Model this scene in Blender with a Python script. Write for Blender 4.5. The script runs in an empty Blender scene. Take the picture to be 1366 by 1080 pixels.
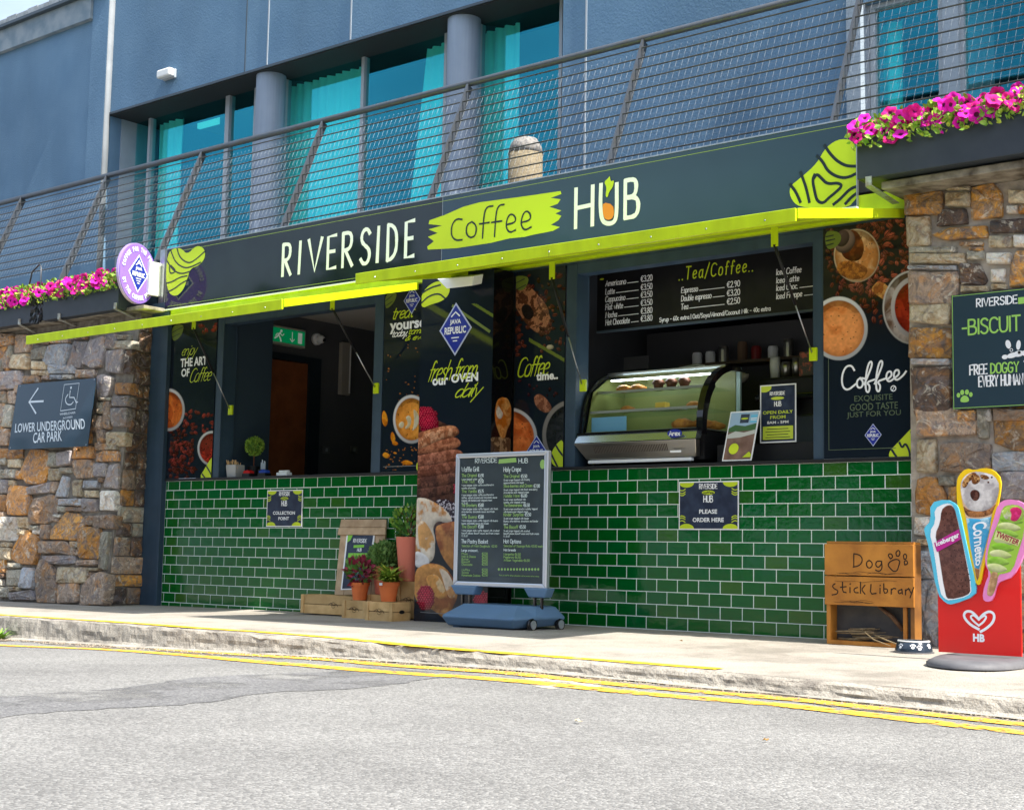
import bpy, bmesh, math, random
from mathutils import Vector, Matrix
R_=math.radians
rnd=random.Random(7)
scene=bpy.context.scene
C=scene.collection
# ---------------------------------------------------------------- camera
FPX,YAW,PITCH,ROLL=1904.89439,-0.682895,0.104227,0.0184518
CAMP=Vector((9.92996,-7.59866,0.44934))
_f=Vector((math.sin(YAW)*math.cos(PITCH),math.cos(YAW)*math.cos(PITCH),math.sin(PITCH)))
_r0=Vector((math.cos(YAW),-math.sin(YAW),0)); _u0=_r0.cross(_f)
CR=math.cos(ROLL)*_r0+math.sin(ROLL)*_u0
CU=-math.sin(ROLL)*_r0+math.cos(ROLL)*_u0
cam_d=bpy.data.cameras.new('camera'); cam=bpy.data.objects.new('camera',cam_d); C.objects.link(cam)
cam_d.sensor_fit='HORIZONTAL'; cam_d.sensor_width=36; cam_d.lens=36*FPX/1366.0
cam_d.clip_start=.05; cam_d.clip_end=2000
m3=Matrix((CR,CU,-_f)).transposed().to_4x4(); m3.translation=CAMP
cam.matrix_world=m3
scene.camera=cam
# ---------------------------------------------------------------- world and sun
SUN=Vector((0.74,-0.03,1.0)).normalized()      # direction towards the sun
w=bpy.data.worlds.new('World'); scene.world=w; w.use_nodes=True
nt=w.node_tree; bg=nt.nodes['Background']
sky=nt.nodes.new('ShaderNodeTexSky'); sky.sky_type='NISHITA'; sky.sun_disc=False
sky.sun_elevation=math.asin(SUN.z); sky.sun_rotation=math.atan2(SUN.x,SUN.y)
sky.air_density=1.0; sky.dust_density=5.0; sky.ozone_density=1.0
tc=nt.nodes.new('ShaderNodeTexCoord'); mpn=nt.nodes.new('ShaderNodeMapping'); mpn.inputs['Scale'].default_value=(1,1,2.2); cn=nt.nodes.new('ShaderNodeTexNoise'); cn.inputs['Scale'].default_value=2.6; cn.inputs['Detail'].default_value=7; cn.inputs['Roughness'].default_value=.55
crp=nt.nodes.new('ShaderNodeMapRange'); crp.inputs[1].default_value=.38; crp.inputs[2].default_value=.62; crp.inputs[3].default_value=.25; crp.inputs[4].default_value=1.0
cmx=nt.nodes.new('ShaderNodeMix'); cmx.data_type='RGBA'; cmx.inputs[7].default_value=(4.7,5.7,7.2,1)
nt.links.new(tc.outputs['Generated'],mpn.inputs[0]); nt.links.new(mpn.outputs[0],cn.inputs['Vector']); nt.links.new(cn.outputs[0],crp.inputs[0]); nt.links.new(crp.outputs[0],cmx.inputs[0]); nt.links.new(sky.outputs[0],cmx.inputs[6])
nt.links.new(cmx.outputs[2],bg.inputs[0]); bg.inputs[1].default_value=0.105
sd=bpy.data.lights.new('sun','SUN'); sd.energy=4.4; sd.angle=R_(0.5); sd.color=(1.0,.95,.86)
so=bpy.data.objects.new('sun',sd); C.objects.link(so); so.location=(6,-6,12)
so.rotation_euler=SUN.to_track_quat('Z','Y').to_euler()
scene.view_settings.view_transform='Standard'; scene.view_settings.look='None'
scene.view_settings.exposure=1.27; scene.view_settings.gamma=1
scene.view_settings.use_curve_mapping=False
# ---------------------------------------------------------------- photo ray helpers (used to measure real positions)
def ray(px,py): return (_f+((px-683)/FPX)*CR-((py-540)/FPX)*CU)
def W(px,py,y):                 # point on the plane y=const
    d=ray(px,py); return CAMP+d*((y-CAMP.y)/d.y)
def WX(px,py,x):
    d=ray(px,py); return CAMP+d*((x-CAMP.x)/d.x)
def WZ(px,py,z):
    d=ray(px,py); return CAMP+d*((z-CAMP.z)/d.z)
def WP(px,py,o,n):
    d=ray(px,py); n=Vector(n); return CAMP+d*((Vector(o)-CAMP).dot(n)/d.dot(n))
# ---------------------------------------------------------------- materials
MATS={}
def mat(name,col,rough=.6,metal=0.,noise=None,bump=None,coat=0.,spec=.28,emit=None,col2=None,rand=0.,ramp=None,alpha=None):
    """procedural principled material; noise=(scale,detail,lo,hi) mixes col and col2; bump=(scale,strength,dist)"""
    if name in MATS: return MATS[name]
    m=bpy.data.materials.new(name); m.use_nodes=True; t=m.node_tree; b=t.nodes['Principled BSDF']
    N=t.nodes.new; L=t.links.new
    b.inputs['Roughness'].default_value=rough; b.inputs['Metallic'].default_value=metal
    b.inputs['Coat Weight'].default_value=coat; b.inputs['Coat Roughness'].default_value=.04
    b.inputs['Specular IOR Level'].default_value=spec
    c=tuple(col)+(1,)
    g=N('ShaderNodeNewGeometry')
    out=None
    if noise:
        n=N('ShaderNodeTexNoise'); n.inputs['Scale'].default_value=noise[0]; n.inputs['Detail'].default_value=noise[1]
        L(g.outputs['Position'],n.inputs['Vector'])
        r=N('ShaderNodeValToRGB'); r.color_ramp.elements[0].position=noise[2]; r.color_ramp.elements[1].position=noise[3]
        r.color_ramp.elements[0].color=c; r.color_ramp.elements[1].color=tuple(col2 or [x*.7 for x in col])+(1,)
        L(n.outputs[0],r.inputs[0]); out=r.outputs[0]
    if rand:
        oi=N('ShaderNodeObjectInfo'); h=N('ShaderNodeHueSaturation')
        mr=N('ShaderNodeMapRange'); mr.inputs[3].default_value=1-rand; mr.inputs[4].default_value=1+rand
        L(oi.outputs['Random'],mr.inputs[0]); L(mr.outputs[0],h.inputs['Value'])
        if out: L(out,h.inputs['Color'])
        else: h.inputs['Color'].default_value=c
        out=h.outputs[0]
    if out: L(out,b.inputs['Base Color'])
    else: b.inputs['Base Color'].default_value=c
    if bump:
        n=N('ShaderNodeTexNoise'); n.inputs['Scale'].default_value=bump[0]; n.inputs['Detail'].default_value=6
        L(g.outputs['Position'],n.inputs['Vector'])
        bp=N('ShaderNodeBump'); bp.inputs['Strength'].default_value=bump[1]; bp.inputs['Distance'].default_value=bump[2]
        L(n.outputs[0],bp.inputs['Height']); L(bp.outputs[0],b.inputs['Normal'])
    if emit:
        b.inputs['Emission Color'].default_value=tuple(emit[0])+(1,); b.inputs['Emission Strength'].default_value=emit[1]
    MATS[name]=m; return m
def add_mask(m,scale,lo,hi,detail=5):
    """worn paint: noise-cut alpha"""
    t=m.node_tree; b=t.nodes['Principled BSDF']; g=t.nodes.new('ShaderNodeNewGeometry')
    n=t.nodes.new('ShaderNodeTexNoise'); n.inputs['Scale'].default_value=scale; n.inputs['Detail'].default_value=detail
    r=t.nodes.new('ShaderNodeMapRange'); r.inputs[1].default_value=lo; r.inputs[2].default_value=hi
    t.links.new(g.outputs['Position'],n.inputs['Vector']); t.links.new(n.outputs[0],r.inputs[0]); t.links.new(r.outputs[0],b.inputs['Alpha'])
    return m
def add_streaks(m,sc=(5,5,.35),lo=.80,hi=1.08):
    """rain streaks: a vertically stretched noise multiplied into the paint"""
    t=m.node_tree; b=t.nodes['Principled BSDF']; src=b.inputs['Base Color'].links[0].from_socket; g=t.nodes.new('ShaderNodeNewGeometry'); mp=t.nodes.new('ShaderNodeMapping'); mp.inputs['Scale'].default_value=sc
    n=t.nodes.new('ShaderNodeTexNoise'); n.inputs['Scale'].default_value=1; n.inputs['Detail'].default_value=7; r=t.nodes.new('ShaderNodeMapRange'); r.inputs[1].default_value=.35; r.inputs[2].default_value=.65; r.inputs[3].default_value=lo; r.inputs[4].default_value=hi
    x=t.nodes.new('ShaderNodeMix'); x.data_type='RGBA'; x.blend_type='MULTIPLY'; x.inputs[0].default_value=1; L=t.links.new
    L(g.outputs['Position'],mp.inputs[0]); L(mp.outputs[0],n.inputs['Vector']); L(n.outputs[0],r.inputs[0]); L(src,x.inputs[6]); L(r.outputs[0],x.inputs[7]); L(x.outputs[2],b.inputs['Base Color'])
# ---------------------------------------------------------------- mesh builder
class MB:
    def __init__(s): s.v=[]; s.f=[]
    def add(s,vs,fs):
        o=len(s.v); s.v+=[tuple(v) for v in vs]; s.f+=[tuple(i+o for i in f) for f in fs]
    def box(s,x0,x1,y0,y1,z0,z1,M=None):
        vs=[Vector((x,y,z)) for z in (z0,z1) for y in (y0,y1) for x in (x0,x1)]
        if M: vs=[M@v for v in vs]
        s.add(vs,[(0,2,3,1),(4,5,7,6),(0,1,5,4),(2,6,7,3),(0,4,6,2),(1,3,7,5)]); return s
    def poly(s,pts): s.add(pts,[tuple(range(len(pts)))]); return s
    def prism(s,pts,ext):
        """closed polygon pts (3d) pushed along ext"""
        n=len(pts); e=Vector(ext); a=[Vector(p) for p in pts]; b=[p+e for p in a]
        s.add(a+b,[tuple(range(n)),tuple(range(2*n-1,n-1,-1))]+[(i,i+n,(i+1)%n+n,(i+1)%n) for i in range(n)]); return s
    def tube(s,pts,r,n=6,cap=True):
        pts=[Vector(p) for p in pts]; rs=r if isinstance(r,(list,tuple)) else [r]*len(pts)
        rings=[]; prev=None
        for i,p in enumerate(pts):
            d=(pts[min(i+1,len(pts)-1)]-pts[max(i-1,0)]).normalized()
            a=prev if prev is not None else (Vector((0,0,1)) if abs(d.z)<.9 else Vector((1,0,0)))
            u=(a-d*a.dot(d)).normalized(); prev=u; v=d.cross(u)
            rings.append([p+(u*math.cos(2*math.pi*k/n)+v*math.sin(2*math.pi*k/n))*rs[i] for k in range(n)])
        vs=[q for r2 in rings for q in r2]; fs=[]
        for i in range(len(pts)-1):
            for k in range(n):
                fs.append((i*n+k,i*n+(k+1)%n,(i+1)*n+(k+1)%n,(i+1)*n+k))
        if cap: fs+=[tuple(range(n-1,-1,-1)),tuple(range((len(pts)-1)*n,len(pts)*n))]
        s.add(vs,fs); return s
    def lathe(s,c,prof,n=20,M=None,cap=True):
        c=Vector(c); vs=[]; fs=[]
        for r,z in prof:
            for k in range(n):
                a=2*math.pi*k/n; v=Vector((r*math.cos(a),r*math.sin(a),z)); vs.append(c+(M@v if M else v))
        for i in range(len(prof)-1):
            for k in range(n): fs.append((i*n+k,i*n+(k+1)%n,(i+1)*n+(k+1)%n,(i+1)*n+k))
        if cap: fs+=[tuple(range(n-1,-1,-1)),tuple(range((len(prof)-1)*n,len(prof)*n))]
        s.add(vs,fs); return s
    def blob(s,c,rx,ry,rz,nu=10,nv=6,jit=0.,M=None):
        c=Vector(c); vs=[]; fs=[]
        for j in range(1,nv):
            for i in range(nu):
                a=2*math.pi*i/nu; b=math.pi*j/nv; q=1+rnd.uniform(-jit,jit)
                v=Vector((rx*math.sin(b)*math.cos(a)*q,ry*math.sin(b)*math.sin(a)*q,rz*math.cos(b)*q)); vs.append(c+(M@v if M else v))
        t=len(vs); e=Vector((0,0,rz)); e2=-e
        if M: e=M@e; e2=M@e2
        vs+=[c+e,c+e2]
        for j in range(nv-2):
            for i in range(nu): fs.append((j*nu+i,(j+1)*nu+i,(j+1)*nu+(i+1)%nu,j*nu+(i+1)%nu))
        for i in range(nu): fs.append((t,i,(i+1)%nu)); fs.append((t+1,(nv-2)*nu+(i+1)%nu,(nv-2)*nu+i))
        s.add(vs,fs); return s
def mesh_of(name,mb,off=(0,0,0)):
    o=Vector(off); me=bpy.data.meshes.new(name)
    me.from_pydata([(v[0]-o[0],v[1]-o[1],v[2]-o[2]) for v in mb.v],[],mb.f); me.update(); return me
def rootloc(p):
    o=Vector((0,0,0))
    while p: o+=p.location; p=p.parent
    return o
def tag(o,label=None,cat=None,group=None,kind=None):
    if label: o['label']=label
    if cat: o['category']=cat
    if group: o['group']=group
    if kind: o['kind']=kind
    return o
def obj(name,mb,m,parent=None,bevel=0,smooth=False,kind=None,label=None,cat=None,group=None,origin=None,seg=2):
    off=rootloc(parent)
    loc=Vector((0,0,0))
    if parent is None and origin is not None: loc=Vector(origin); off=loc
    o=bpy.data.objects.new(name,mesh_of(name,mb,off)); C.objects.link(o); o.parent=parent
    if parent is None: o.location=loc
    if m: o.data.materials.append(m)
    if smooth:
        for p in o.data.polygons: p.use_smooth=True
    if bevel:
        b=o.modifiers.new('bevel','BEVEL'); b.width=bevel; b.segments=seg; b.limit_method='ANGLE'; b.angle_limit=R_(35)
    return tag(o,label,cat,group,kind)
def thing(name,label,cat,loc=(0,0,0),group=None,kind=None):
    o=bpy.data.objects.new(name,None); C.objects.link(o); o.location=loc; o.empty_display_size=.1
    return tag(o,label,cat,group,kind)
def B(*a): return MB().box(*a)
# ---------------------------------------------------------------- flat frames, prints and lettering
class Fr:
    """a plane: origin O, axes U (right) and V (up), normal N towards the viewer"""
    def __init__(s,O,U,V): s.O=Vector(O); s.U=Vector(U).normalized(); s.V=Vector(V).normalized(); s.N=s.U.cross(s.V)
    def p(s,u,v,n=0): return s.O+s.U*u+s.V*v+s.N*n
    def px(s,x,y):
        q=WP(x,y,s.O,s.N)-s.O; return (q.dot(s.U),q.dot(s.V))
def FY(y): return Fr((0,y,0),(1,0,0),(0,0,1))
def clip(poly,rect):
    if rect is None: return poly
    u0,v0,u1,v1=rect
    for ax,val,sg in ((0,u0,1),(0,u1,-1),(1,v0,1),(1,v1,-1)):
        out=[]
        for i in range(len(poly)):
            a=poly[i-1]; b=poly[i]; da=(a[ax]-val)*sg; db=(b[ax]-val)*sg
            if (da>=0)!=(db>=0):
                t=da/(da-db); out.append((a[0]+(b[0]-a[0])*t,a[1]+(b[1]-a[1])*t))
            if db>=0: out.append(b)
        poly=out
        if len(poly)<3: return []
    return poly
class Ink:
    """flat printed shapes of one colour on a frame, clipped to the sheet"""
    def __init__(s,fr,rect=None,h=.0015): s.fr=fr; s.rect=rect; s.h=h; s.mb=MB(); s.k=0
    def poly(s,pts,dh=0):
        q=clip(list(pts),s.rect)
        if len(q)>=3:
            s.k+=1; h=s.h+dh+(s.k%40)*.00001
            s.mb.poly([s.fr.p(u,v,h) for u,v in q])
    def circle(s,u,v,r,n=28,ry=None,rot=0,dh=0):
        ry=ry or r; c,si=math.cos(rot),math.sin(rot)
        s.poly([(u+r*math.cos(a)*c-ry*math.sin(a)*si,v+r*math.cos(a)*si+ry*math.sin(a)*c) for a in [2*math.pi*k/n for k in range(n)]],dh)
    def ring(s,u,v,r,t,n=36,a0=0,a1=360):
        for k in range(n):
            a=R_(a0+(a1-a0)*k/n); b=R_(a0+(a1-a0)*(k+1)/n)
            s.poly([(u+r*math.cos(a),v+r*math.sin(a)),(u+r*math.cos(b),v+r*math.sin(b)),(u+(r-t)*math.cos(b),v+(r-t)*math.sin(b)),(u+(r-t)*math.cos(a),v+(r-t)*math.sin(a))])
    def line(s,pts,t,taper=False,rough=0.):
        """ribbon with mitred joins"""
        n=len(pts)
        if n<2: return
        L=[];Rr=[]
        for i in range(n):
            a=pts[max(i-1,0)]; b=pts[min(i+1,n-1)]; dx,dy=b[0]-a[0],b[1]-a[1]; l=math.hypot(dx,dy) or 1e-9
            k=1.
            if taper: k=.35+.65*math.sin(math.pi*(i+.35)/(n-.3))
            k*=1+rnd.uniform(-rough,rough)
            ox,oy=-dy/l*t/2*k,dx/l*t/2*k; p=pts[i]
            if i==0: p=(p[0]-dx/l*t*.3,p[1]-dy/l*t*.3)
            if i==n-1: p=(p[0]+dx/l*t*.3,p[1]+dy/l*t*.3)
            L.append((p[0]+ox,p[1]+oy)); Rr.append((p[0]-ox,p[1]-oy))
        for i in range(n-1): s.poly([L[i],Rr[i],Rr[i+1],L[i+1]])
    def done(s,name,m,parent,**k):
        if s.mb.v:
            if s.k>1 or 'letter' in name or 'border' in name: k.setdefault('kind','stuff')
            return obj(name,s.mb,m,parent,**k)
def smooth(pts,it=2,closed=False):
    for _ in range(it):
        out=[] if closed else [pts[0]]
        rng=range(len(pts)) if closed else range(len(pts)-1)
        for i in rng:
            a=pts[i]; b=pts[(i+1)%len(pts)]
            out+=[(a[0]*.75+b[0]*.25,a[1]*.75+b[1]*.25),(a[0]*.25+b[0]*.75,a[1]*.25+b[1]*.75)]
        if not closed: out.append(pts[-1])
        pts=out
    return pts
# single-stroke hand lettering: strokes separated by |, a leading ~ smooths the stroke
G={
'A':(6,"0,0 3,10 6,0|1,3.5 5,3.5"),'B':(6,"0,0 0,10|~0,10 4,10 5,9 5,7 4,5.5 0.5,5.4|~0.5,5.4 4.5,5.2 6,4 6,1.5 4.5,0 0,0"),
'C':(6,"~6,8.5 4.5,10 2,10 0,8 0,2 2,0 4.5,0 6,1.5"),'D':(6,"0,0 0,10|~0,10 2.5,9.8 5,8.5 6,6.5 6,3.5 5,1.5 2.5,.2 0,0"),
'E':(5,"5,10 0,9.8 0,0 5,.2|0,5.2 4.2,5.2"),'F':(5,"5,10 0,9.8 0,0|0,5.2 4,5.2"),
'G':(6.5,"~6,8.5 4.5,10 2,10 0,8 0,2 2,0 5,0 6.2,2 6.2,4.5|6.2,4.5 3.5,4.5"),'H':(6,"0,0 0,10|6,0 6,10|0,5 6,5.2"),
'I':(0.6,"0.3,0 0.3,10"),'J':(5,"~5,10 5,2 3.5,0 1.5,0 0,2"),'K':(5.5,"0,0 0,10|5,10 0,4.5|1,5.4 5.5,0"),'L':(5,"0,10 0,0 5,0"),
'M':(7.5,"0,0 .6,10 3.7,3 6.9,10 7.5,0"),'N':(6,"0,0 0,10 6,0 6,10"),'O':(6.5,"~3.2,10 1,9.5 0,7 0,3 1,.5 3.2,0 5.5,.5 6.5,3 6.5,7 5.5,9.5 3.2,10"),
'P':(5.5,"0,0 0,10|~0,10 4,10 5.5,8.8 5.5,6.5 4,5 0,5"),'Q':(6.5,"~3.2,10 1,9.5 0,7 0,3 1,.5 3.2,0 5.5,.5 6.5,3 6.5,7 5.5,9.5 3.2,10|4,2.5 6.8,-.8"),
'R':(5.6,"0,0 0,10|~0,10 3.5,10 5,9 5,6.5 3.5,5 .3,4.8|1.5,4.8 5.6,0"),'S':(5.5,"~5.3,8.6 4,10 1.8,10 .3,8.5 .5,6.5 2.7,5.2 5,4 5.5,2 4,0 1.5,0 0,1.5"),
'T':(6,"0,10 6,10|3,10 3,0"),'U':(6,"~0,10 0,2.5 1.2,.3 3,0 4.8,.3 6,2.5 6,10"),'V':(6,"0,10 3,0 6,10"),'W':(9,"0,10 2.2,0 4.5,8 6.8,0 9,10"),
'X':(6,"0,0 6,10|0,10 6,0"),'Y':(6,"0,10 3,5 6,10|3,5 3,0"),'Z':(6,"0,10 6,10 0,0 6,0"),
'a':(4.6,"~4.3,5.5 2.5,6.4 .4,5 0,2.5 .8,.2 2.6,0 4.2,2|4.4,6.3 4.3,1.5 5,0"),'b':(4.5,"0,10 0,0|~0,4 1.5,6.2 3.5,6 4.5,3.5 3.8,.6 2,0 0,1.5"),
'c':(4,"~4,5.2 2.8,6.3 1,5.8 0,3.2 .8,.6 2.4,0 4,1"),'d':(4.6,"~4.4,4.5 3,6.3 1,5.8 0,3 .8,.4 2.5,0 4.4,2|4.4,10.2 4.5,0"),
'e':(4.4,"~.2,3 4.3,3.6 4,5.8 2.4,6.5 .6,5.5 0,3 .8,.6 2.4,0 4.3,1.2"),'f':(3.4,"~3.6,9.2 2.8,10.3 1.6,10 1.2,8 1.2,0|0,5.8 3.2,6.1"),
'g':(4.5,"~4.3,4.5 3,6.3 1,5.8 0,3.2 .8,.8 2.6,.5 4.3,2.2|~4.4,6.3 4.4,-2 3,-4 .8,-3.6"),'h':(4.4,"0,10 0,0|~0,3.5 1.5,6 3.5,6 4.2,4.5 4.2,0"),
'i':(.8,"0.3,6 0.3,0|0.3,8 0.3,8.6"),'j':(2.6,"~2.2,6 2.2,-2 1.2,-4 0,-3.2|2.2,8 2.2,8.6"),'k':(4.2,"0,10 0,0|4,6.3 .2,2.8 4.2,0"),'l':(1.2,"~.2,10 .2,1.2 1.3,0"),
'm':(7,"0,6.2 0,0|~0,3.5 1.3,6.2 2.8,6 3.4,4.5 3.4,0|~3.4,3.5 4.7,6.2 6.3,6 6.9,4.5 6.9,0"),'n':(4.4,"0,6.2 0,0|~0,3.5 1.5,6.2 3.5,6 4.2,4.5 4.2,0"),
'o':(4.8,"~2.4,6.4 .6,5.8 0,3.2 .6,.5 2.4,0 4.2,.5 4.8,3.2 4.2,5.8 2.4,6.4"),'p':(4.5,"0,6.2 0,-4|~0,4 1.5,6.2 3.5,6 4.5,3.5 3.8,.6 2,0 0,1.5"),
'q':(4.5,"~4.3,4.5 3,6.3 1,5.8 0,3 .8,.4 2.5,0 4.3,2|4.3,6.2 4.3,-4"),'r':(3.2,"0,6.2 0,0|~0,3.2 1.2,5.8 3.2,6.2"),'s':(3.8,"~3.7,5.4 2.4,6.4 .8,6 .5,4.4 2,3.4 3.6,2.4 3.4,.5 1.8,0 0,1"),
't':(3.4,"~1.4,9 1.4,1.2 2.4,0 3.4,.6|0,6.2 3.4,6.2"),'u':(4.4,"~0,6.2 0,1.5 1,0 2.8,0 4.2,2|4.3,6.2 4.4,0"),'v':(4.2,"0,6.2 2.1,0 4.2,6.2"),
'w':(6.2,"0,6.2 1.5,0 3.1,5 4.7,0 6.2,6.2"),'x':(4,"0,6.2 4,0|4,6.2 0,0"),'y':(4.3,"0,6.2 2.2,.5|4.3,6.2 1.2,-4"),'z':(4,"0,6.2 4,6.2 0,0 4,0"),
'0':(5,"~2.5,10 .6,9 0,5 .6,1 2.5,0 4.4,1 5,5 4.4,9 2.5,10"),'1':(2,"0,8 1.6,10 1.6,0"),'2':(5,"~.2,8 1.5,10 3.8,10 4.8,8 4,5.5 0,0|0,0 5,0"),
'3':(5,"~.3,9 2,10 4.3,9.5 4.6,7 2,5.3|~2,5.3 4.8,4.8 5,1.5 3,0 0,1"),'4':(5,"3.6,0 3.6,10 0,3 5,3"),'5':(5,"4.6,10 .6,10 .3,5.6|~.3,5.6 3,6.3 5,4.5 4.6,1.2 2.5,0 0,1"),
'6':(5,"~4.2,9.6 2,9 .3,5 .2,2 2,0 4,0.4 4.8,2.8 3.4,5 .6,3.6"),'7':(5,"0,10 5,10 1.8,0"),'8':(5,"~2.5,5.3 .5,7 1,9.5 2.5,10 4,9.5 4.5,7 2.5,5.3 .2,3.5 .3,.8 2.5,0 4.7,.8 4.8,3.5 2.5,5.3"),
'9':(5,"~4.4,6.5 2.5,5 .6,6.4 .8,9.2 2.8,10 4.6,8.5 4.4,4 2,0"),'€':(6,"~6,8.8 4.5,10 2.2,9.5 1,6.5 1,3.5 2.2,.5 4.5,0 6,1.2|0,6.2 4.4,6.2|0,3.9 4,3.9"),
'.':(.8,"0.2,0 0.4,.5"),',':(1,".6,.6 .2,-1.2"),'-':(3.4,"0,4.5 3.4,4.5"),'/':(4,"0,-1 4,11"),'|':(.6,".3,-1 .3,11"),'!':(.8,".3,10 .3,3|.3,.6 .3,0"),'&':(6,"~6,0 1.5,7 2,9.8 3.8,9.5 3.6,7 .4,3.5 .8,.5 3,0 5.8,4"),
'_':(6,"0,0 6,0"),'(':(2,"~2,11 .4,8 .2,3 2,-1"),')':(2,"~0,11 1.6,8 1.8,3 0,-1"),' ':(2.6,""),"'":(.8,".4,10 .3,8"),'+':(4,"2,2 2,7|0,4.5 4,4.5"),}
def layout(s,gap=1.7):
    x=0; st=[]
    for ch in s:
        wd,g=G[ch]
        if g:
            for q in g.split('|'):
                sm=q.startswith('~'); q=q.lstrip('~')
                p=[tuple(float(c) for c in k.split(',')) for k in q.split()]
                if sm: p=smooth(p,1 if len(s)>14 else 2)
                st.append([(a+x,b) for a,b in p])
        x+=wd+gap
    return st
def stext(ink,s,u0,v0,u1,v1,t,slant=0.,gap=1.7,taper=False,jit=0.,rough=0.,base=False,map2=None):
    """hand-lettered s with its ink filling the box; base=True: v0..v1 is baseline..cap height"""
    st=layout(s,gap)
    st=[[(a+b*slant,b) for a,b in p] for p in st]
    xs=[a for p in st for a,b in p]; ys=[b for p in st for a,b in p]
    x0,x1=min(xs),max(xs); y0,y1=(0,10) if base else (min(ys),max(ys))
    for p in st:
        jx,jy=rnd.uniform(-jit,jit),rnd.uniform(-jit,jit)
        q=[(u0+(a-x0+jx)/(x1-x0)*(u1-u0),v0+(b-y0+jy)/(y1-y0)*(v1-v0)) for a,b in p]
        if map2: q=[map2(*z) for z in q]
        ink.line(q,t,taper,rough)
def btext(ink,s,u0,v0,u1,v1,bold=0.,map2=None,shear=0.,keep=False):
    """sans lettering from the built-in font, ink filling the box"""
    cu=bpy.data.curves.new('t','FONT'); cu.body=s; cu.size=1; cu.offset=bold; cu.shear=shear; cu.resolution_u=3
    o=bpy.data.objects.new('t',cu); C.objects.link(o)
    dg=bpy.context.evaluated_depsgraph_get(); me=bpy.data.meshes.new_from_object(o.evaluated_get(dg))
    vs=[v.co.copy() for v in me.vertices]; fs=[tuple(p.vertices) for p in me.polygons]
    bpy.data.objects.remove(o); bpy.data.curves.remove(cu); bpy.data.meshes.remove(me)
    if not vs: return
    x0=min(v.x for v in vs); x1=max(v.x for v in vs); y0=min(v.y for v in vs); y1=max(v.y for v in vs)
    if keep: # keep aspect, centre
        k=(v1-v0)/(y1-y0); c=(u0+u1)/2; u0,u1=c-(x1-x0)*k/2,c+(x1-x0)*k/2
    out=[]
    for v in vs:
        q=(u0+(v.x-x0)/(x1-x0)*(u1-u0),v0+(v.y-y0)/(y1-y0)*(v1-v0))
        if map2: q=map2(*q)
        if ink.rect: q=(min(max(q[0],ink.rect[0]),ink.rect[2]),min(max(q[1],ink.rect[1]),ink.rect[3]))
        out.append(ink.fr.p(q[0],q[1],ink.h+.0003))
    ink.mb.add(out,fs)
def pbox(fr,xl,yb,xr,yt):
    """box from photo corners: bottom-left (xl,yb) and top-right (xr,yt)"""
    a=fr.px(xl,yb); b=fr.px(xr,yt); return (a[0],a[1],b[0],b[1])
# ================================================================ MATERIALS
navy=mat('slate_navy_paint',(.030,.056,.088),.42,noise=(9,3,.3,.8),col2=(.040,.070,.108),bump=(30,.08,.004))
gloss=mat('glossy_navy_panel',(.008,.013,.022),.05,spec=.34,noise=(3,2,.3,.8),col2=(.013,.022,.034))
black=mat('matt_black',(.012,.012,.014),.5)
blackgl=mat('gloss_black',(.008,.008,.01),.12,coat=.5)
white=mat('white_ink',(.82,.84,.87),.4)
lime=mat('lime_ink',(.50,.62,.02),.4)
limep=mat('lime_painted_metal',(.54,.70,.008),.34,coat=.2,noise=(7,4,.35,.8),col2=(.48,.64,.008))
inkline=mat('dark_ink',(.012,.022,.034),.35)
dimlime=mat('dull_lime_ink',(.14,.19,.03),.4)
wallblue=mat('blue_grey_render',(.105,.195,.30),.85,noise=(2.2,5,.3,.75),col2=(.135,.235,.345),bump=(55,.6,.007))
wallpale=mat('pale_grey_render',(.26,.32,.38),.8,noise=(4,5,.3,.75),col2=(.33,.38,.43),bump=(45,.4,.005))
colm=mat('column_grey_paint',(.24,.30,.39),.5,noise=(4,3,.3,.8),col2=(.28,.34,.43),bump=(30,.15,.004))
steel=mat('galvanised_steel',(.42,.44,.46),.35,.9,noise=(20,3,.3,.8),col2=(.30,.32,.34))
railm=mat('dark_railing_steel',(.085,.10,.125),.4,.4,noise=(14,3,.35,.75),col2=(.085,.085,.085))
barm=mat('railing_bar_steel',(.10,.095,.085),.4,.5,noise=(25,3,.35,.75),col2=(.05,.05,.05))
framem=mat('window_frame_grey',(.05,.07,.09),.4)
framel=mat('light_window_frame',(.34,.38,.42),.4)
grout=mat('pale_grout',(.82,.90,.84),.9,noise=(30,4,.3,.8),col2=(.74,.82,.74))
mortar=mat('stone_mortar',(.11,.095,.08),.95,noise=(14,6,.3,.7),col2=(.26,.235,.20),bump=(40,.8,.012))
mortar2=mat('flush_pinkish_mortar',(.46,.40,.33),.95,noise=(14,8,.35,.65),col2=(.28,.245,.21),bump=(40,.8,.012))
darkwood=mat('dark_brown_wood',(.26,.085,.03),.5,noise=(8,5,.3,.7),col2=(.17,.05,.018))
crate=mat('pale_crate_wood',(.66,.44,.20),.7,noise=(12,5,.3,.75),col2=(.46,.27,.10),bump=(40,.4,.004),rand=.15)
orangewood=mat('orange_varnished_wood',(.52,.22,.035),.45,noise=(7,6,.3,.75),col2=(.30,.11,.02),bump=(30,.4,.004),rand=.08)
terra=mat('terracotta_clay',(.74,.19,.055),.75,noise=(12,4,.3,.8),col2=(.60,.14,.04),bump=(60,.15,.003))
pinkpl=mat('salmon_plastic',(.72,.20,.13),.5,noise=(5,3,.3,.8),col2=(.65,.17,.11))
plinth=mat('slate_blue_plastic',(.11,.20,.33),.45,noise=(6,3,.3,.8),col2=(.10,.18,.28),bump=(80,.1,.002))
alu=mat('silver_aluminium',(.62,.65,.72),.3,.75)
stainless=mat('brushed_stainless',(.55,.52,.47),.28,.95,noise=(3,6,.3,.8),col2=(.45,.43,.39))
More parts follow.
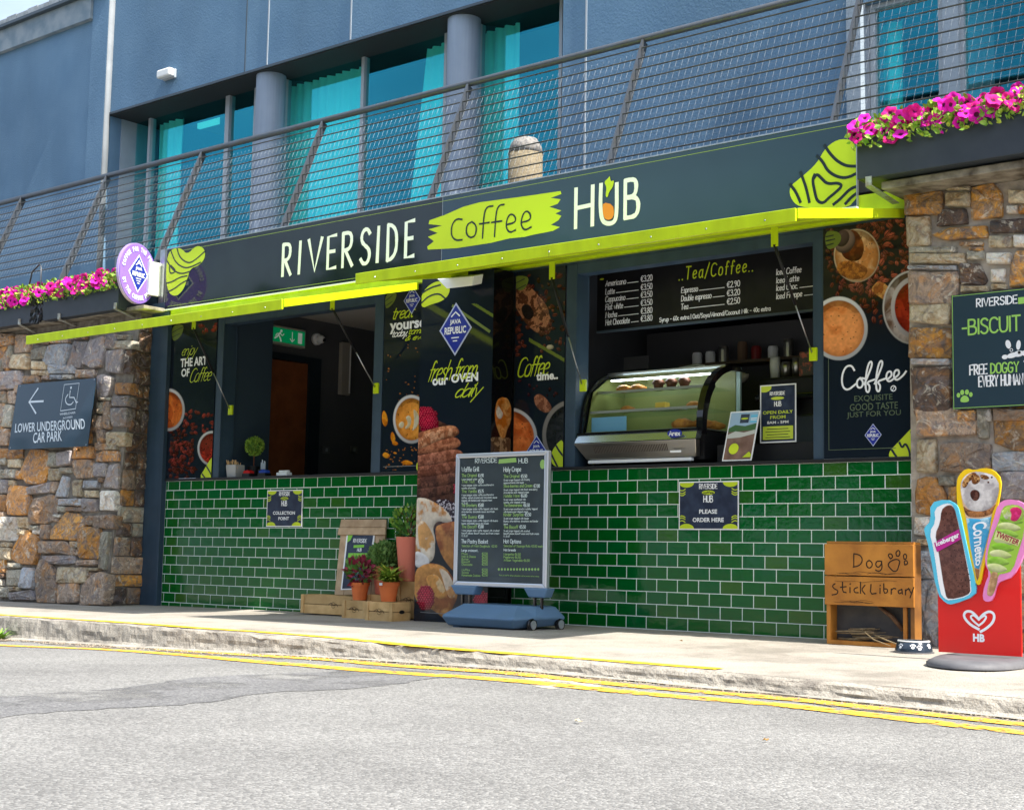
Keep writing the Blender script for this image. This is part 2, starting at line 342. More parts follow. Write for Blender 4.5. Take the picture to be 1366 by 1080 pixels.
redp=mat('red_sign_print',(.72,.008,.006),.25,coat=.4)
rubber=mat('grey_rubber',(.10,.10,.11),.6,noise=(12,4,.3,.8),col2=(.14,.14,.15),bump=(50,.3,.004))
curt=mat('teal_net_curtain',(.32,.92,.86),.8,noise=(3,3,.3,.8),col2=(.26,.88,.84))
purple=mat('purple_ink',(.22,.11,.50),.3,coat=.3)
blueink=mat('royal_blue_ink',(.015,.03,.30),.3)
paper=mat('white_paper',(.75,.75,.74),.6)
leafm=mat('fresh_green_leaf',(.14,.30,.03),.55,noise=(30,2,.35,.65),col2=(.28,.42,.06),rand=.15)
leafd=mat('dark_green_leaf',(.055,.17,.03),.55,noise=(30,2,.35,.65),col2=(.13,.28,.05))
leafy=mat('yellow_green_leaf',(.46,.52,.06),.55,noise=(40,2,.35,.65),col2=(.14,.26,.03))
leafp=mat('burgundy_leaf',(.20,.02,.045),.5,noise=(40,2,.35,.65),col2=(.40,.05,.09))
petal=mat('magenta_petal',(.66,.004,.32),.8,noise=(18,2,.35,.65),col2=(.78,.012,.46),rand=.15)
petal2=mat('crimson_petal',(.58,.004,.16),.8,noise=(18,2,.35,.65),col2=(.70,.008,.26),rand=.15)
throat=mat('dark_petal_throat',(.12,.0,.05),.6)
soil=mat('dark_soil',(.03,.02,.012),.95,bump=(60,.8,.01))
add_streaks(wallblue,(1.6,1.6,.45),.88,1.05); add_streaks(limep,(9,9,3),.86,1.05); add_streaks(navy,(8,8,1),.85,1.12); add_streaks(colm,(9,9,.6),.85,1.06)
def glass_mat(name,col,rough=.02,mix=.0,ior=1.5,gc=(.75,.9,1,1)):
    m=bpy.data.materials.new(name); m.use_nodes=True; t=m.node_tree
    for n in list(t.nodes): t.nodes.remove(n)
    o=t.nodes.new('ShaderNodeOutputMaterial'); a=t.nodes.new('ShaderNodeBsdfTransparent'); g=t.nodes.new('ShaderNodeBsdfGlossy')
    f=t.nodes.new('ShaderNodeFresnel'); f.inputs[0].default_value=ior; x=t.nodes.new('ShaderNodeMixShader')
    a.inputs[0].default_value=tuple(col)+(1,); g.inputs['Roughness'].default_value=rough; g.inputs[0].default_value=gc
    ad=t.nodes.new('ShaderNodeMath'); ad.operation='MULTIPLY_ADD'; ad.inputs[1].default_value=1.0; ad.inputs[2].default_value=mix
    gm_=t.nodes.new('ShaderNodeNewGeometry'); iv=t.nodes.new('ShaderNodeMath'); iv.operation='SUBTRACT'; iv.inputs[0].default_value=1; t.links.new(gm_.outputs['Backfacing'],iv.inputs[1])
    ml=t.nodes.new('ShaderNodeMath'); ml.operation='MULTIPLY'; t.links.new(f.outputs[0],ad.inputs[0]); t.links.new(ad.outputs[0],ml.inputs[0]); t.links.new(iv.outputs[0],ml.inputs[1]); t.links.new(ml.outputs[0],x.inputs[0])
    t.links.new(a.outputs[0],x.inputs[1]); t.links.new(g.outputs[0],x.inputs[2]); t.links.new(x.outputs[0],o.inputs[0]); return m
teal=glass_mat('teal_tinted_glass',(.74,.985,.97),.02,.17,1.45,(.06,.60,.82,1))
clear=glass_mat('clear_glass',(.94,.97,.96),.01,.0,1.22)
# ---- glazed tile: mostly bottle green, some blue-green, a few olive, from the object's own random number
def tile_mat():
    m=bpy.data.materials.new('green_glazed_tile'); m.use_nodes=True; t=m.node_tree; b=t.nodes['Principled BSDF']
    oi=t.nodes.new('ShaderNodeObjectInfo'); r=t.nodes.new('ShaderNodeValToRGB'); e=r.color_ramp.elements
    e[0].position=0; e[0].color=(.0,.105,.012,1); e[1].position=1; e[1].color=(.030,.115,.012,1)
    for p,c in ((.22,(.0,.098,.013,1)),(.4,(.001,.104,.010,1)),(.62,(.0,.104,.024,1)),(.78,(.0,.094,.015,1)),(.93,(.004,.104,.012,1))):
        q=e.new(p); q.color=c
    t.links.new(oi.outputs['Random'],r.inputs[0])
    g=t.nodes.new('ShaderNodeNewGeometry'); n=t.nodes.new('ShaderNodeTexNoise'); n.inputs['Scale'].default_value=28; n.inputs['Detail'].default_value=3
    t.links.new(g.outputs['Position'],n.inputs['Vector']); mx=t.nodes.new('ShaderNodeMix'); mx.data_type='RGBA'; mx.blend_type='MULTIPLY'; mx.inputs[0].default_value=.5
    cr=t.nodes.new('ShaderNodeValToRGB'); cr.color_ramp.elements[0].color=(.78,.78,.78,1); cr.color_ramp.elements[0].position=.3; cr.color_ramp.elements[1].position=.7
    t.links.new(n.outputs[0],cr.inputs[0]); t.links.new(r.outputs[0],mx.inputs[6]); t.links.new(cr.outputs[0],mx.inputs[7]); t.links.new(mx.outputs[2],b.inputs['Base Color'])
    b.inputs['Roughness'].default_value=.09; b.inputs['Specular IOR Level'].default_value=.38
    n2=t.nodes.new('ShaderNodeTexNoise'); n2.inputs['Scale'].default_value=22; n2.inputs['Detail'].default_value=2
    t.links.new(g.outputs['Position'],n2.inputs['Vector']); bp=t.nodes.new('ShaderNodeBump'); bp.inputs['Strength'].default_value=.25; bp.inputs['Distance'].default_value=.004
    t.links.new(n2.outputs[0],bp.inputs['Height']); t.links.new(bp.outputs[0],b.inputs['Normal']); return m
tilem=tile_mat()
def stone_mat(name,ca,cb,cc,vein=(.42,.40,.36)):
    m=bpy.data.materials.new(name); m.use_nodes=True; t=m.node_tree; b=t.nodes['Principled BSDF']; N=t.nodes.new; L=t.links.new
    g=N('ShaderNodeNewGeometry'); oi=N('ShaderNodeObjectInfo')
    n=N('ShaderNodeTexNoise'); n.inputs['Scale'].default_value=11; n.inputs['Detail'].default_value=10; n.inputs['Roughness'].default_value=.70; n.inputs['Distortion'].default_value=1.6
    L(g.outputs['Position'],n.inputs['Vector']); r=N('ShaderNodeValToRGB'); e=r.color_ramp.elements
    e[0].position=.38; e[0].color=ca+(1,); e[1].position=.60; e[1].color=cc+(1,); q=e.new(.5); q.color=cb+(1,)
    L(n.outputs[0],r.inputs[0])
    cur=r.outputs[0]
    def lay(scale,lo,hi,col,fac,off,dist=1.5):
        nonlocal cur
        mp=N('ShaderNodeMapping'); mp.inputs['Location'].default_value=(off,off*1.7,off*.6); L(g.outputs['Position'],mp.inputs[0]); a=N('ShaderNodeTexNoise'); a.inputs['Scale'].default_value=scale; a.inputs['Detail'].default_value=9; a.inputs['Roughness'].default_value=.66; a.inputs['Distortion'].default_value=dist; L(mp.outputs[0],a.inputs['Vector'])
        q2=N('ShaderNodeMapRange'); q2.inputs[1].default_value=lo; q2.inputs[2].default_value=hi; q2.inputs[4].default_value=fac; L(a.outputs[0],q2.inputs[0]); mx=N('ShaderNodeMix'); mx.data_type='RGBA'; L(q2.outputs[0],mx.inputs[0]); L(cur,mx.inputs[6]); mx.inputs[7].default_value=col+(1,); cur=mx.outputs[2]
    k_=.85 if name[:2] in ('ru','oc') else (.45 if name[0]=='b' and name[1]=='r' else .22)
    lay(6,.52,.60,(.46,.20,.035),k_,3); lay(7,.54,.62,(.13,.115,.12),.6,11); lay(9,.56,.63,(.50,.46,.38),.55,23,2.5); lay(16,.60,.66,vein,.35,31,3)
    h=N('ShaderNodeHueSaturation'); mr=N('ShaderNodeMapRange'); mr.inputs[3].default_value=1.15; mr.inputs[4].default_value=2.2
    L(oi.outputs['Random'],mr.inputs[0]); L(mr.outputs[0],h.inputs['Value']); L(cur,h.inputs['Color']); L(h.outputs[0],b.inputs['Base Color'])
    b.inputs['Roughness'].default_value=.72; b.inputs['Specular IOR Level'].default_value=.4
    v=N('ShaderNodeTexNoise'); v.inputs['Scale'].default_value=24; v.inputs['Detail'].default_value=12; v.inputs['Roughness'].default_value=.68; v.inputs['Distortion'].default_value=.9; L(g.outputs['Position'],v.inputs['Vector'])
    bp=N('ShaderNodeBump'); bp.inputs['Strength'].default_value=1.0; bp.inputs['Distance'].default_value=.035; L(v.outputs[0],bp.inputs['Height']); L(bp.outputs[0],b.inputs['Normal'])
    return m
ST={'r':stone_mat('rusty_orange_stone',(.26,.125,.045),(.40,.20,.07),(.18,.115,.08)),
'o':stone_mat('ochre_stone',(.50,.24,.035),(.28,.16,.07),(.15,.10,.07)),
'b':stone_mat('brown_stone',(.19,.14,.105),(.29,.21,.15),(.13,.105,.09)),
'p':stone_mat('purple_grey_stone',(.14,.13,.14),(.22,.20,.20),(.18,.15,.13)),
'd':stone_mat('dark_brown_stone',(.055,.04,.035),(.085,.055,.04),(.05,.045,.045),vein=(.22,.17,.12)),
'g':stone_mat('grey_green_stone',(.20,.19,.16),(.26,.25,.20),(.17,.15,.12)),
'k':stone_mat('blue_grey_stone',(.20,.22,.25),(.27,.29,.31),(.20,.18,.17)),
'c':stone_mat('cream_stone',(.44,.39,.28),(.36,.30,.20),(.27,.19,.11)),
'w':stone_mat('pale_stone',(.50,.48,.42),(.44,.42,.38),(.36,.30,.22))}
# asphalt, concrete
def asphalt(name,a,bc,light):
    m=bpy.data.materials.new(name); m.use_nodes=True; t=m.node_tree; b=t.nodes['Principled BSDF']; N=t.nodes.new; L=t.links.new
    g=N('ShaderNodeNewGeometry'); v=N('ShaderNodeTexVoronoi'); v.inputs['Scale'].default_value=120; L(g.outputs['Position'],v.inputs['Vector'])
    sx=N('ShaderNodeSeparateColor'); L(v.outputs['Color'],sx.inputs[0])
    r=N('ShaderNodeValToRGB'); e=r.color_ramp.elements; e[0].position=.0; e[0].color=a+(1,); e[1].position=1; e[1].color=light+(1,); q=e.new(.55); q.color=bc+(1,)
    L(sx.outputs[0],r.inputs[0])
    n=N('ShaderNodeTexNoise'); n.inputs['Scale'].default_value=1.1; n.inputs['Detail'].default_value=9; n.inputs['Roughness'].default_value=.68; L(g.outputs['Position'],n.inputs['Vector'])
    r3=N('ShaderNodeValToRGB'); r3.color_ramp.elements[0].position=.3; r3.color_ramp.elements[0].color=(.72,.71,.70,1); r3.color_ramp.elements[1].position=.68; r3.color_ramp.elements[1].color=(1.08,1.07,1.05,1)
    L(n.outputs[0],r3.inputs[0]); mx=N('ShaderNodeMix'); mx.data_type='RGBA'; mx.blend_type='MULTIPLY'; mx.inputs[0].default_value=1; L(r.outputs[0],mx.inputs[6]); L(r3.outputs[0],mx.inputs[7])
    L(mx.outputs[2],b.inputs['Base Color']); b.inputs['Roughness'].default_value=.85
    bp=N('ShaderNodeBump'); bp.inputs['Strength'].default_value=.8; bp.inputs['Distance'].default_value=.006; bp.invert=True; L(v.outputs['Distance'],bp.inputs['Height']); L(bp.outputs[0],b.inputs['Normal'])
    return m
road_m=asphalt('worn_pale_asphalt',(.135,.134,.132),(.205,.203,.198),(.30,.298,.29))
strip_m=add_mask(asphalt('darker_road_strip',(.10,.10,.105),(.155,.155,.16),(.23,.23,.23)),2.4,.40,.56)
def concrete(name,a,bc,stain,scale=1.2):
    m=bpy.data.materials.new(name); m.use_nodes=True; t=m.node_tree; b=t.nodes['Principled BSDF']; N=t.nodes.new; L=t.links.new
    g=N('ShaderNodeNewGeometry'); n=N('ShaderNodeTexNoise'); n.inputs['Scale'].default_value=scale; n.inputs['Detail'].default_value=10; n.inputs['Roughness'].default_value=.72; L(g.outputs['Position'],n.inputs['Vector'])
    r=N('ShaderNodeValToRGB'); e=r.color_ramp.elements; e[0].position=.38; e[0].color=stain+(1,); e[1].position=.58; e[1].color=a+(1,); q=e.new(.48); q.color=bc+(1,); L(n.outputs[0],r.inputs[0])
    s=N('ShaderNodeTexNoise'); s.inputs['Scale'].default_value=140; s.inputs['Detail'].default_value=4; L(g.outputs['Position'],s.inputs['Vector'])
    r2=N('ShaderNodeValToRGB'); r2.color_ramp.elements[0].position=.36; r2.color_ramp.elements[0].color=(.62,.60,.58,1); r2.color_ramp.elements[1].position=.52; r2.color_ramp.elements[1].color=(1,1,1,1); L(s.outputs[0],r2.inputs[0])
    mx=N('ShaderNodeMix'); mx.data_type='RGBA'; mx.blend_type='MULTIPLY'; mx.inputs[0].default_value=.8; L(r.outputs[0],mx.inputs[6]); L(r2.outputs[0],mx.inputs[7]); L(mx.outputs[2],b.inputs['Base Color'])
    b.inputs['Roughness'].default_value=.9; bp=N('ShaderNodeBump'); bp.inputs['Strength'].default_value=.6; bp.inputs['Distance'].default_value=.006; L(s.outputs[0],bp.inputs['Height']); L(bp.outputs[0],b.inputs['Normal'])
    return m
pave_m=concrete('warm_worn_concrete',(.37,.34,.295),(.32,.29,.25),(.22,.20,.17))
kerb_m=concrete('rough_kerb_concrete',(.38,.35,.30),(.30,.275,.235),(.20,.18,.155),6)
yel_m=add_mask(mat('yellow_road_paint',(.78,.42,.03),.6,noise=(20,5,.3,.8),col2=(.66,.38,.07)),22,.34,.50)
yel2_m=add_mask(mat('worn_yellow_kerb_paint',(.78,.52,.02),.6,noise=(20,5,.3,.8),col2=(.66,.46,.05)),16,.30,.42)
# ================================================================ GROUND
def interp(x,T):
    if x<=T[0][0]: return T[0][1]
    for (a,b),(c,d) in zip(T,T[1:]):
        if x<=c: return b+(d-b)*(x-a)/(c-a)
    return T[-1][1]
def zbase(x): return interp(x,[(-6,-.07),(-2.5,-.05),(0,-.03),(1.5,-.016),(3,-.014),(4.3,-.001),(9,0)])
def zkerb(x): return interp(x,[(-6,-.05),(1.1,-.025),(2.9,-.015),(3.8,-.020),(4.65,-.022),(5.5,-.029),(6.7,-.033),(8.0,-.047),(12,-.07)])
def zroad0(x): return interp(x,[(-6,-.20),(1.2,-.172),(2.9,-.145),(4.7,-.104),(5.7,-.093),(7.3,-.104),(8.05,-.117),(12,-.13)])
KY=-2.2
def zpave(x,y):
    t=max(0,min(1,-y/-KY)); z=zbase(x)*(1-t)+zkerb(x)*t
    k=max(0,min(1,(5.2-x)/1.5)); return z-.010*k*math.exp(-((y+.42)/.36)**2)
def zroad(x,y):
    t=max(0,min(1,(-y-2.25)/2.5)); return zroad0(x)*(1-t)-.115*t
def hit(px,py,fn):
    z=-.05
    for _ in range(30): p=WZ(px,py,z); z=.5*z+.5*fn(p.x,p.y)
    return WZ(px,py,z)
mb=MB(); xs=[-40,-15,-6]+[-4+.25*i for i in range(61)]+[14,25,60]
ys=[.05,-.1,-.2,-.3,-.4,-.5,-.6,-.75,-.95,-1.2,-1.6,-2.0,KY]
for y in ys:
    for x in xs: mb.v.append((x,y,zpave(x,y)))
n=len(xs)
for j in range(len(ys)-1):
    for i in range(n-1): mb.f.append((j*n+i,(j+1)*n+i,(j+1)*n+i+1,j*n+i+1))
obj('pavement',mb,pave_m,kind='structure')
mb=MB(); ys=[-2.27,-2.5,-2.75,-3.0,-3.25,-3.5,-4,-4.75,-5.2,-8,-15,-40,-150]
for y in ys:
    for x in xs+[150]: mb.v.append((x,y,zroad(x,y)))
n=len(xs)+1
for j in range(len(ys)-1):
    for i in range(n-1): mb.f.append((j*n+i,(j+1)*n+i,(j+1)*n+i+1,j*n+i+1))
obj('road',mb,road_m,kind='structure')
# ground to the horizon, below everything
mb=MB(); mb.poly([(-600,-600,-.3),(600,-600,-.3),(600,600,-.3),(-600,600,-.3)]); obj('ground',mb,mat('far_ground',(.10,.11,.07),.9),kind='structure')
# rough cast kerb: battered face with chipped arris
from mathutils import noise as mn
mb=MB(); kx=[-6+.018*i for i in range(1000)]; rr=random.Random(3)
def nz(x,s,k): return mn.noise(Vector((x*s,k*7.3,k)))
rows=[]
for x in kx:
    chip=.020*max(0,nz(x,5,1)+.12)+.008*abs(nz(x,23,2))+.004*abs(nz(x,60,5))
    if abs(x-3.78)<.10: chip+=.030*(1-abs(x-3.78)/.10)
    zt=zpave(x,KY); zb_=zroad(x,-2.27)
    prof=[(KY+.004,zt+.001),(KY-.010-chip*.5,zt-.003-chip*.6)]
    for q,dy in ((.82,.022),(.6,.030),(.4,.034),(.22,.040),(.10,.048)):
        prof.append((KY-dy+.008*nz(x,7,q*9)+.0045*nz(x,31,q*20),zt*q+zb_*(1-q)-chip*.2))
    prof.append((KY-.12+.03*nz(x,4,2),zb_+.006))
    rows.append([(x,)+p for p in prof])
m_=len(rows[0])
for r_ in rows: mb.v+=r_
for i in range(len(rows)-1):
    for j in range(m_-1): mb.f.append((i*m_+j,i*m_+j+1,(i+1)*m_+j+1,(i+1)*m_+j))
obj('kerb',mb,kerb_m,kind='structure')
# gutter grit strip
mb=MB()
gx=[-6+.1*i for i in range(180)]
for x in gx:
    a=.20+.09*nz(x,3,.3); mb.v+=[(x,-2.27,zroad(x,-2.27)+.004),(x,-2.27-a,zroad(x,-2.27-a)+.004)]
for i in range(len(gx)-1): mb.f.append((2*i,2*i+1,2*i+3,2*i+2))
obj('gutter',mb,add_mask(mat('brown_gutter_grit',(.26,.20,.14),.95,noise=(30,6,.3,.7),col2=(.15,.12,.09),bump=(120,.8,.008)),14,.40,.62),kind='structure')
# darker grey strip laid across the road, broken up by noise
def sheet(name,L,Rt,fn,h,m):
    mb=MB()
    for a,b in zip(L,Rt): mb.v+=[(a[0],a[1],fn(*a)+h),(b[0],b[1],fn(*b)+h)]
    for i in range(len(L)-1): mb.f.append((2*i,2*i+1,2*i+3,2*i+2))
    return obj(name,mb,m,kind='structure')
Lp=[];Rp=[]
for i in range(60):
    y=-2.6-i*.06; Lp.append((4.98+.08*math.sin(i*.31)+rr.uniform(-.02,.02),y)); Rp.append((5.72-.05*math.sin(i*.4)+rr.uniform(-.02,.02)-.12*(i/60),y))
sheet('dark_road_strip',Lp,Rp,zroad,.0015,strip_m)
def pline(name,pts,wd,fn,m,h=.008,jit=.004):
    P=[hit(x,y,fn) for x,y in pts]
    L=[];Rt=[]
    dense=[]
    for a,b in zip(P,P[1:]):
        k=max(2,int((b-a).length/.08)); dense+=[a.lerp(b,i/k) for i in range(k)]
    dense.append(P[-1]); dense=[Vector(q) for q in dense]
    for _ in range(6): dense=[dense[0]]+[(dense[i-1]+dense[i]*2+dense[i+1])/4 for i in range(1,len(dense)-1)]+[dense[-1]]
    for i,p in enumerate(dense):
        d=(dense[min(i+1,len(dense)-1)]-dense[max(i-1,0)]); d.z=0; d.normalize(); nrm=Vector((-d.y,d.x,0)); k=wd/2+rr.uniform(-jit,jit)
        a=p+nrm*k; b=p-nrm*k; L.append((a.x,a.y)); Rt.append((b.x,b.y))
    return sheet(name,L,Rt,fn,h,m)
pline('yellow_line',[(-60,857),(0,861),(140,866),(250,874),(350,883.5),(452,891.5),(529,898),(700,909),(854,925.5),(1050,941),(1366,977.5),(1480,990)],.125,zroad,yel_m,h=.004)
pline('yellow_line',[(215,866),(350,875),(452,881),(504,887),(580,891.5),(700,900),(854,916.6),(1050,932.5),(1366,967),(1480,979)],.115,zroad,yel_m,h=.0045)
pline('kerb_line',[(-60,816),(0,820),(141,828.7),(256,837.3),(350,843),(452,851),(555,862),(700,873),(854,884.6),(960,892.5)],.085,lambda x,y:zpave(x,y),yel2_m,h=.004,jit=.010)
# dried white paint spill on the double line
P=[hit(x,y,zroad) for x,y in [(700,905),(745,903),(790,908),(815,914),(780,918),(735,919),(706,914)]]
mb=MB(); mb.poly([(p.x,p.y,zroad(p.x,p.y)+.002) for p in P]); obj('paint_spill',mb,add_mask(mat('cream_paint',(.50,.46,.36),.8),16,.38,.56),kind='structure')
# ================================================================ UPPER BUILDING
YW=1.5
hotel=thing('hotel_building','blue grey rendered upper storey with teal windows and round columns behind the balcony','building',(3,YW,3))
def bpart(name,mb,m,par=hotel,**k): return obj(name,mb,m,par,**k)
ZS=5.215                                  # soffit
XL=W(143,60,1.42).x-.01                    # edge of the projecting left wing
xw1=W(750,100,YW).x                        # right end of the big windows
for nm,mb in (('wall',B(XL,12,YW,2.3,ZS,9.5)),('wall',B(xw1,W(1140,80,YW).x,YW,2.3,2.95,ZS))): bpart(nm,mb,wallblue)
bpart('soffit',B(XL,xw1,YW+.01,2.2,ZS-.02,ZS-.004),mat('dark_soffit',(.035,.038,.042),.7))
bpart('drip_edge',B(XL,xw1,YW-.012,YW+.0,ZS-.012,ZS+.012),framem)
# incised vertical joints of the render
for px in (328,): 
    x=W(px,60,YW).x; bpart('joint_strip',B(x-.006,x+.006,YW-.006,YW+.002,ZS+.02,9.4),framem)
for px in (358,468,782):
    x=W(px,40,YW).x; bpart('joint_strip',B(x-.008,x+.008,YW-.006,YW+.002,ZS+.02 if px<500 else 2.96,9.4),framel)
# projecting left wing with parapet, inset panel and coping
yl=1.455
xl2=W(125,60,yl).x
zc=W(60,27+ (125-60)*.36,yl).z
pz=W(125,27,yl).z                          # underside of the parapet band
cz=W(125,-3,yl).z                          # coping
bpart('wall',B(-9,XL,yl,3.72,2.95,4.0+ (cz-4.0)),wallblue,label='lower left wing wall with a recessed panel')
bpart('pilaster',B(xl2,XL-.002,yl-.03,yl-.001,2.95,cz-.002),wallblue)
bpart('parapet_band',B(-9,xl2-.002,yl-.06,yl-.001,pz,cz-.002),mat('weathered_band',(.16,.22,.27),.85,noise=(5,6,.35,.6),col2=(.26,.31,.35),bump=(40,.4,.005)))
bpart('coping',B(-9,XL+.03,yl-.12,3.5,cz,cz+.035),framem)
mb=MB()
for i in range(26):
    x=-9+i*.22; 
    if x+.21<XL+.03: mb.box(x,x+.21,yl-.10,1.75,cz+.036,cz+.10+.01*(i%2))
bpart('coping_flashing',mb,mat('pale_roof_flashing',(.42,.45,.47),.6,noise=(12,5,.3,.7),col2=(.25,.27,.28)),kind='stuff')
# sunlit jamb strip
bpart('wing_return',B(XL+.001,XL+.012,yl-.028,YW+.0,2.95,cz-.004),mat('white_painted_edge',(.17,.19,.21),.8,noise=(6,5,.3,.8),col2=(.24,.26,.28)))
YG=1.86
bpart('jamb',B(XL+.014,W(168,200,YG).x-.0,YW+.16,YG+.3,2.95,ZS-.022),wallpale)
bpart('window_room',B(XL,12,3.6,3.7,2.9,6.0),mat('dim_room_wall',(.05,.08,.10),.9))
bpart('room_floor',B(XL,12,YG+.25,3.59,2.80,2.93),mat('room_carpet',(.03,.04,.05),.9))
bpart('room_ceiling',B(XL,12,YG+.25,3.59,5.35,5.42),mat('room_ceiling_paint',(.35,.36,.36),.9))
def window(px0,px1,zt,mull=(),zb=2.96,y=YG,fm=framel):
    x0=W(px0,150,y).x; x1=W(px1,150,y).x
    f=MB(); t=.032
    f.box(x0,x0+t,y-.04,y+.04,zb,zt); f.box(x1-t,x1,y-.04,y+.04,zb,zt); f.box(x0+t+.001,x1-t-.001,y-.04,y+.04,zt-t,zt); f.box(x0+t+.001,x1-t-.001,y-.04,y+.04,zb,zb+t)
    for m in mull:
        xm=W(m,150,y).x; f.box(xm-.02,xm+.02,y-.038,y+.038,zb+t+.001,zt-t-.001)
    w_=bpart('window',f,fm)
    obj('pane',B(x0+t,x1-t,y-.004,y+.004,zb+t,zt-t),teal,w_); return w_,x0,x1
def curtain(par,x0,x1,zt,zb=2.97,y=YG+.16,taper=0.):
    mb=MB(); n=max(8,int((x1-x0)/.022)); N=8
    for j in range(N+1):
        q=j/N; z=zt+(zb-zt)*q
        for i in range(n+1):
            u=i/n; xx=x0+(x1-x0)*u - taper*q*(1-u)
            mb.v.append((xx,y+.028*math.sin(i*1.25+.3*math.sin(q*3))+.01*math.sin(i*.43),z))
    for j in range(N):
        for i in range(n): a=j*(n+1)+i; mb.f.append((a,a+n+1,a+n+2,a+1))
    obj('curtain',mb,curt,par,smooth=True)
zt1=W(240,138,YG).z
w1,a,b_=window(172,307,zt1,(204,))
window(307,345,zt1,())
curtain(w1,W(172,200,YG+.16).x,W(201,200,YG+.16).x,zt1-.05); curtain(w1,W(212,200,YG+.16).x,W(243,200,YG+.16).x,zt1-.10)
zt2=W(490,62,YG).z+.03
w2,a,b_=window(381,598,zt2,(486,)); curtain(w2,W(383,100,YG+.16).x,W(483,100,YG+.16).x,zt2-.07,taper=-.0); curtain(w2,W(570,100,YG+.16).x,W(600,100,YG+.16).x,zt2-.07,taper=.28)
w3,a,b_=window(638,752,zt2+.03,()); curtain(w3,W(641,100,YG+.16).x,W(692,100,YG+.16).x,zt2-.07,taper=0)
# ceiling exit box seen in the first window
bpart('exit_box',B(W(264,150,2.4).x,W(290,150,2.4).x,2.4,2.44,W(277,168,2.4).z,W(277,150,2.4).z),mat('pale_green_box',(.20,.7,.6),.5,emit=((.15,.8,.7),.25)))
for px in (361.5,617.5):                # round columns
    c=W(px,120,1.68); mb=MB().lathe((c.x,1.68,0),[(.150,2.95),(.150,ZS-.021)],n=32); bpart('column',mb,colm,smooth=False)
    for p in hotel.children[-1].data.polygons: p.use_smooth=len(p.vertices)==4
# right-hand windows with pale pilaster
xp0=W(1133,80,YW).x; xp1=W(1152,80,YW).x
bpart('pilaster',B(xp0+.001,xp1,YW-.05,2.2,2.95,ZS-.002),wallpale)
zt3=W(1180,6,YW+.1).z
w4,a,b_=window(1158,1262,zt3,(1168,),y=YW+.1,fm=framel); curtain(w4,W(1172,100,1.8).x,W(1206,100,1.8).x,zt3-.06,y=1.8)
w5,a,b_=window(1284,1500,zt3,(1400,),y=YW+.1,fm=framel); 
bpart('wall',B(xp1+.002,12,YW+.0,2.3,zt3+.002,ZS-.001),wallblue)
bpart('wall',B(W(1262,60,YW+.1).x+.002,W(1284,60,YW+.1).x-.002,YW+.03,2.2,2.95,zt3-.002),wallpale)
bpart('balcony_slab',B(-9,12,.12,3.3,2.62,2.90),mat('dark_slab_concrete',(.10,.10,.10),.9))
# outdoor bulkhead lamp on the render
p=W(228,100,YW); lamp=thing('bulkhead_lamp','small white bulkhead lamp on the blue upper wall above the first window','lamp',(p.x,YW,p.z))
obj('lamp_base',B(p.x-.10,p.x+.10,YW-.03,YW-.001,p.z-.055,p.z+.045),framel,lamp,bevel=.008)
obj('lamp_cover',B(p.x-.11,p.x+.11,YW-.11,YW-.032,p.z-.05,p.z+.04),mat('white_plastic',(.72,.73,.72),.4),lamp,bevel=.02,seg=3)
# ================================================================ BALCONY RAILING
def rail_pt(x,z): return Vector((x,.02+.42*(z-3.05),z))
ZT=4.03; rail=thing('balcony_railing','dark steel balcony railing with slanted posts, horizontal bars and wire mesh','railing',(3,.02,3.0))
obj('handrail',MB().tube([rail_pt(-6,ZT+.0)-Vector((0,0,0)),rail_pt(10.5,ZT+.02)],.026,12),railm,rail,smooth=True)
NB=11
for i in range(NB):
    z=3.08+(ZT-.07-3.08)*i/(NB-1)
    obj('rail_bar',MB().tube([rail_pt(-6,z)+Vector((0,-.012,0)),rail_pt(10.5,z)+Vector((0,-.012,0))],.0056,6),barm,rail)
fr_r=Fr(rail_pt(0,3.0),(1,0,0),rail_pt(0,4)-rail_pt(0,3))
for px,py in [(27,271),(143,237),(270,205),(434,157),(629,104),(862,45)]:
    q=WP(px,py,fr_r.O,fr_r.N); x=q.x
    mb=MB(); M_=Matrix.Translation(Vector((x,0,0)))
    a=rail_pt(x,2.93); b=rail_pt(x,ZT-.01); dn=(b-a).normalized(); dy=Vector((0,1,0))-dn*dn.y; dy.normalize()
    mb.prism([a+Vector((-.008,0,0))-dy*.022,a+Vector((.008,0,0))-dy*.022,a+Vector((.008,0,0))+dy*.04,a+Vector((-.008,0,0))+dy*.04],b-a); obj('post',mb,railm,rail)
for px,py in [(1112,158),]:
    q=WP(px,py,fr_r.O,fr_r.N)
    for x in (q.x,q.x+1.55,q.x+3.1):
        mb=MB(); a=rail_pt(x,2.93); b=rail_pt(x,ZT-.01); dn=(b-a).normalized(); dy=Vector((0,1,0))-dn*dn.y; dy.normalize()
        mb.prism([a+Vector((-.008,0,0))-dy*.022,a+Vector((.008,0,0))-dy*.022,a+Vector((.008,0,0))+dy*.04,a+Vector((-.008,0,0))+dy*.04],b-a); obj('post',mb,railm,rail)
mb=MB(); s_=.0006
x=-5.5
while x<9.5:
    a=rail_pt(x,3.06)+Vector((0,.012,0)); b=rail_pt(x,ZT-.10)+Vector((0,.012,0)); mb.prism([a+Vector((-s_,0,0)),a+Vector((0,-s_,0)),a+Vector((s_,s_,0))],b-a); x+=.05
z=3.09
while z<ZT-.1:
    a=rail_pt(-5.5,z)+Vector((0,.010,0)); mb.prism([a+Vector((0,-s_,-s_)),a+Vector((0,-s_,s_)),a+Vector((0,s_,0))],(15,0,0)); z+=.05
obj('wire_mesh',mb,mat('grey_mesh_wire',(.22,.25,.28),.45,.3),rail,kind='stuff')
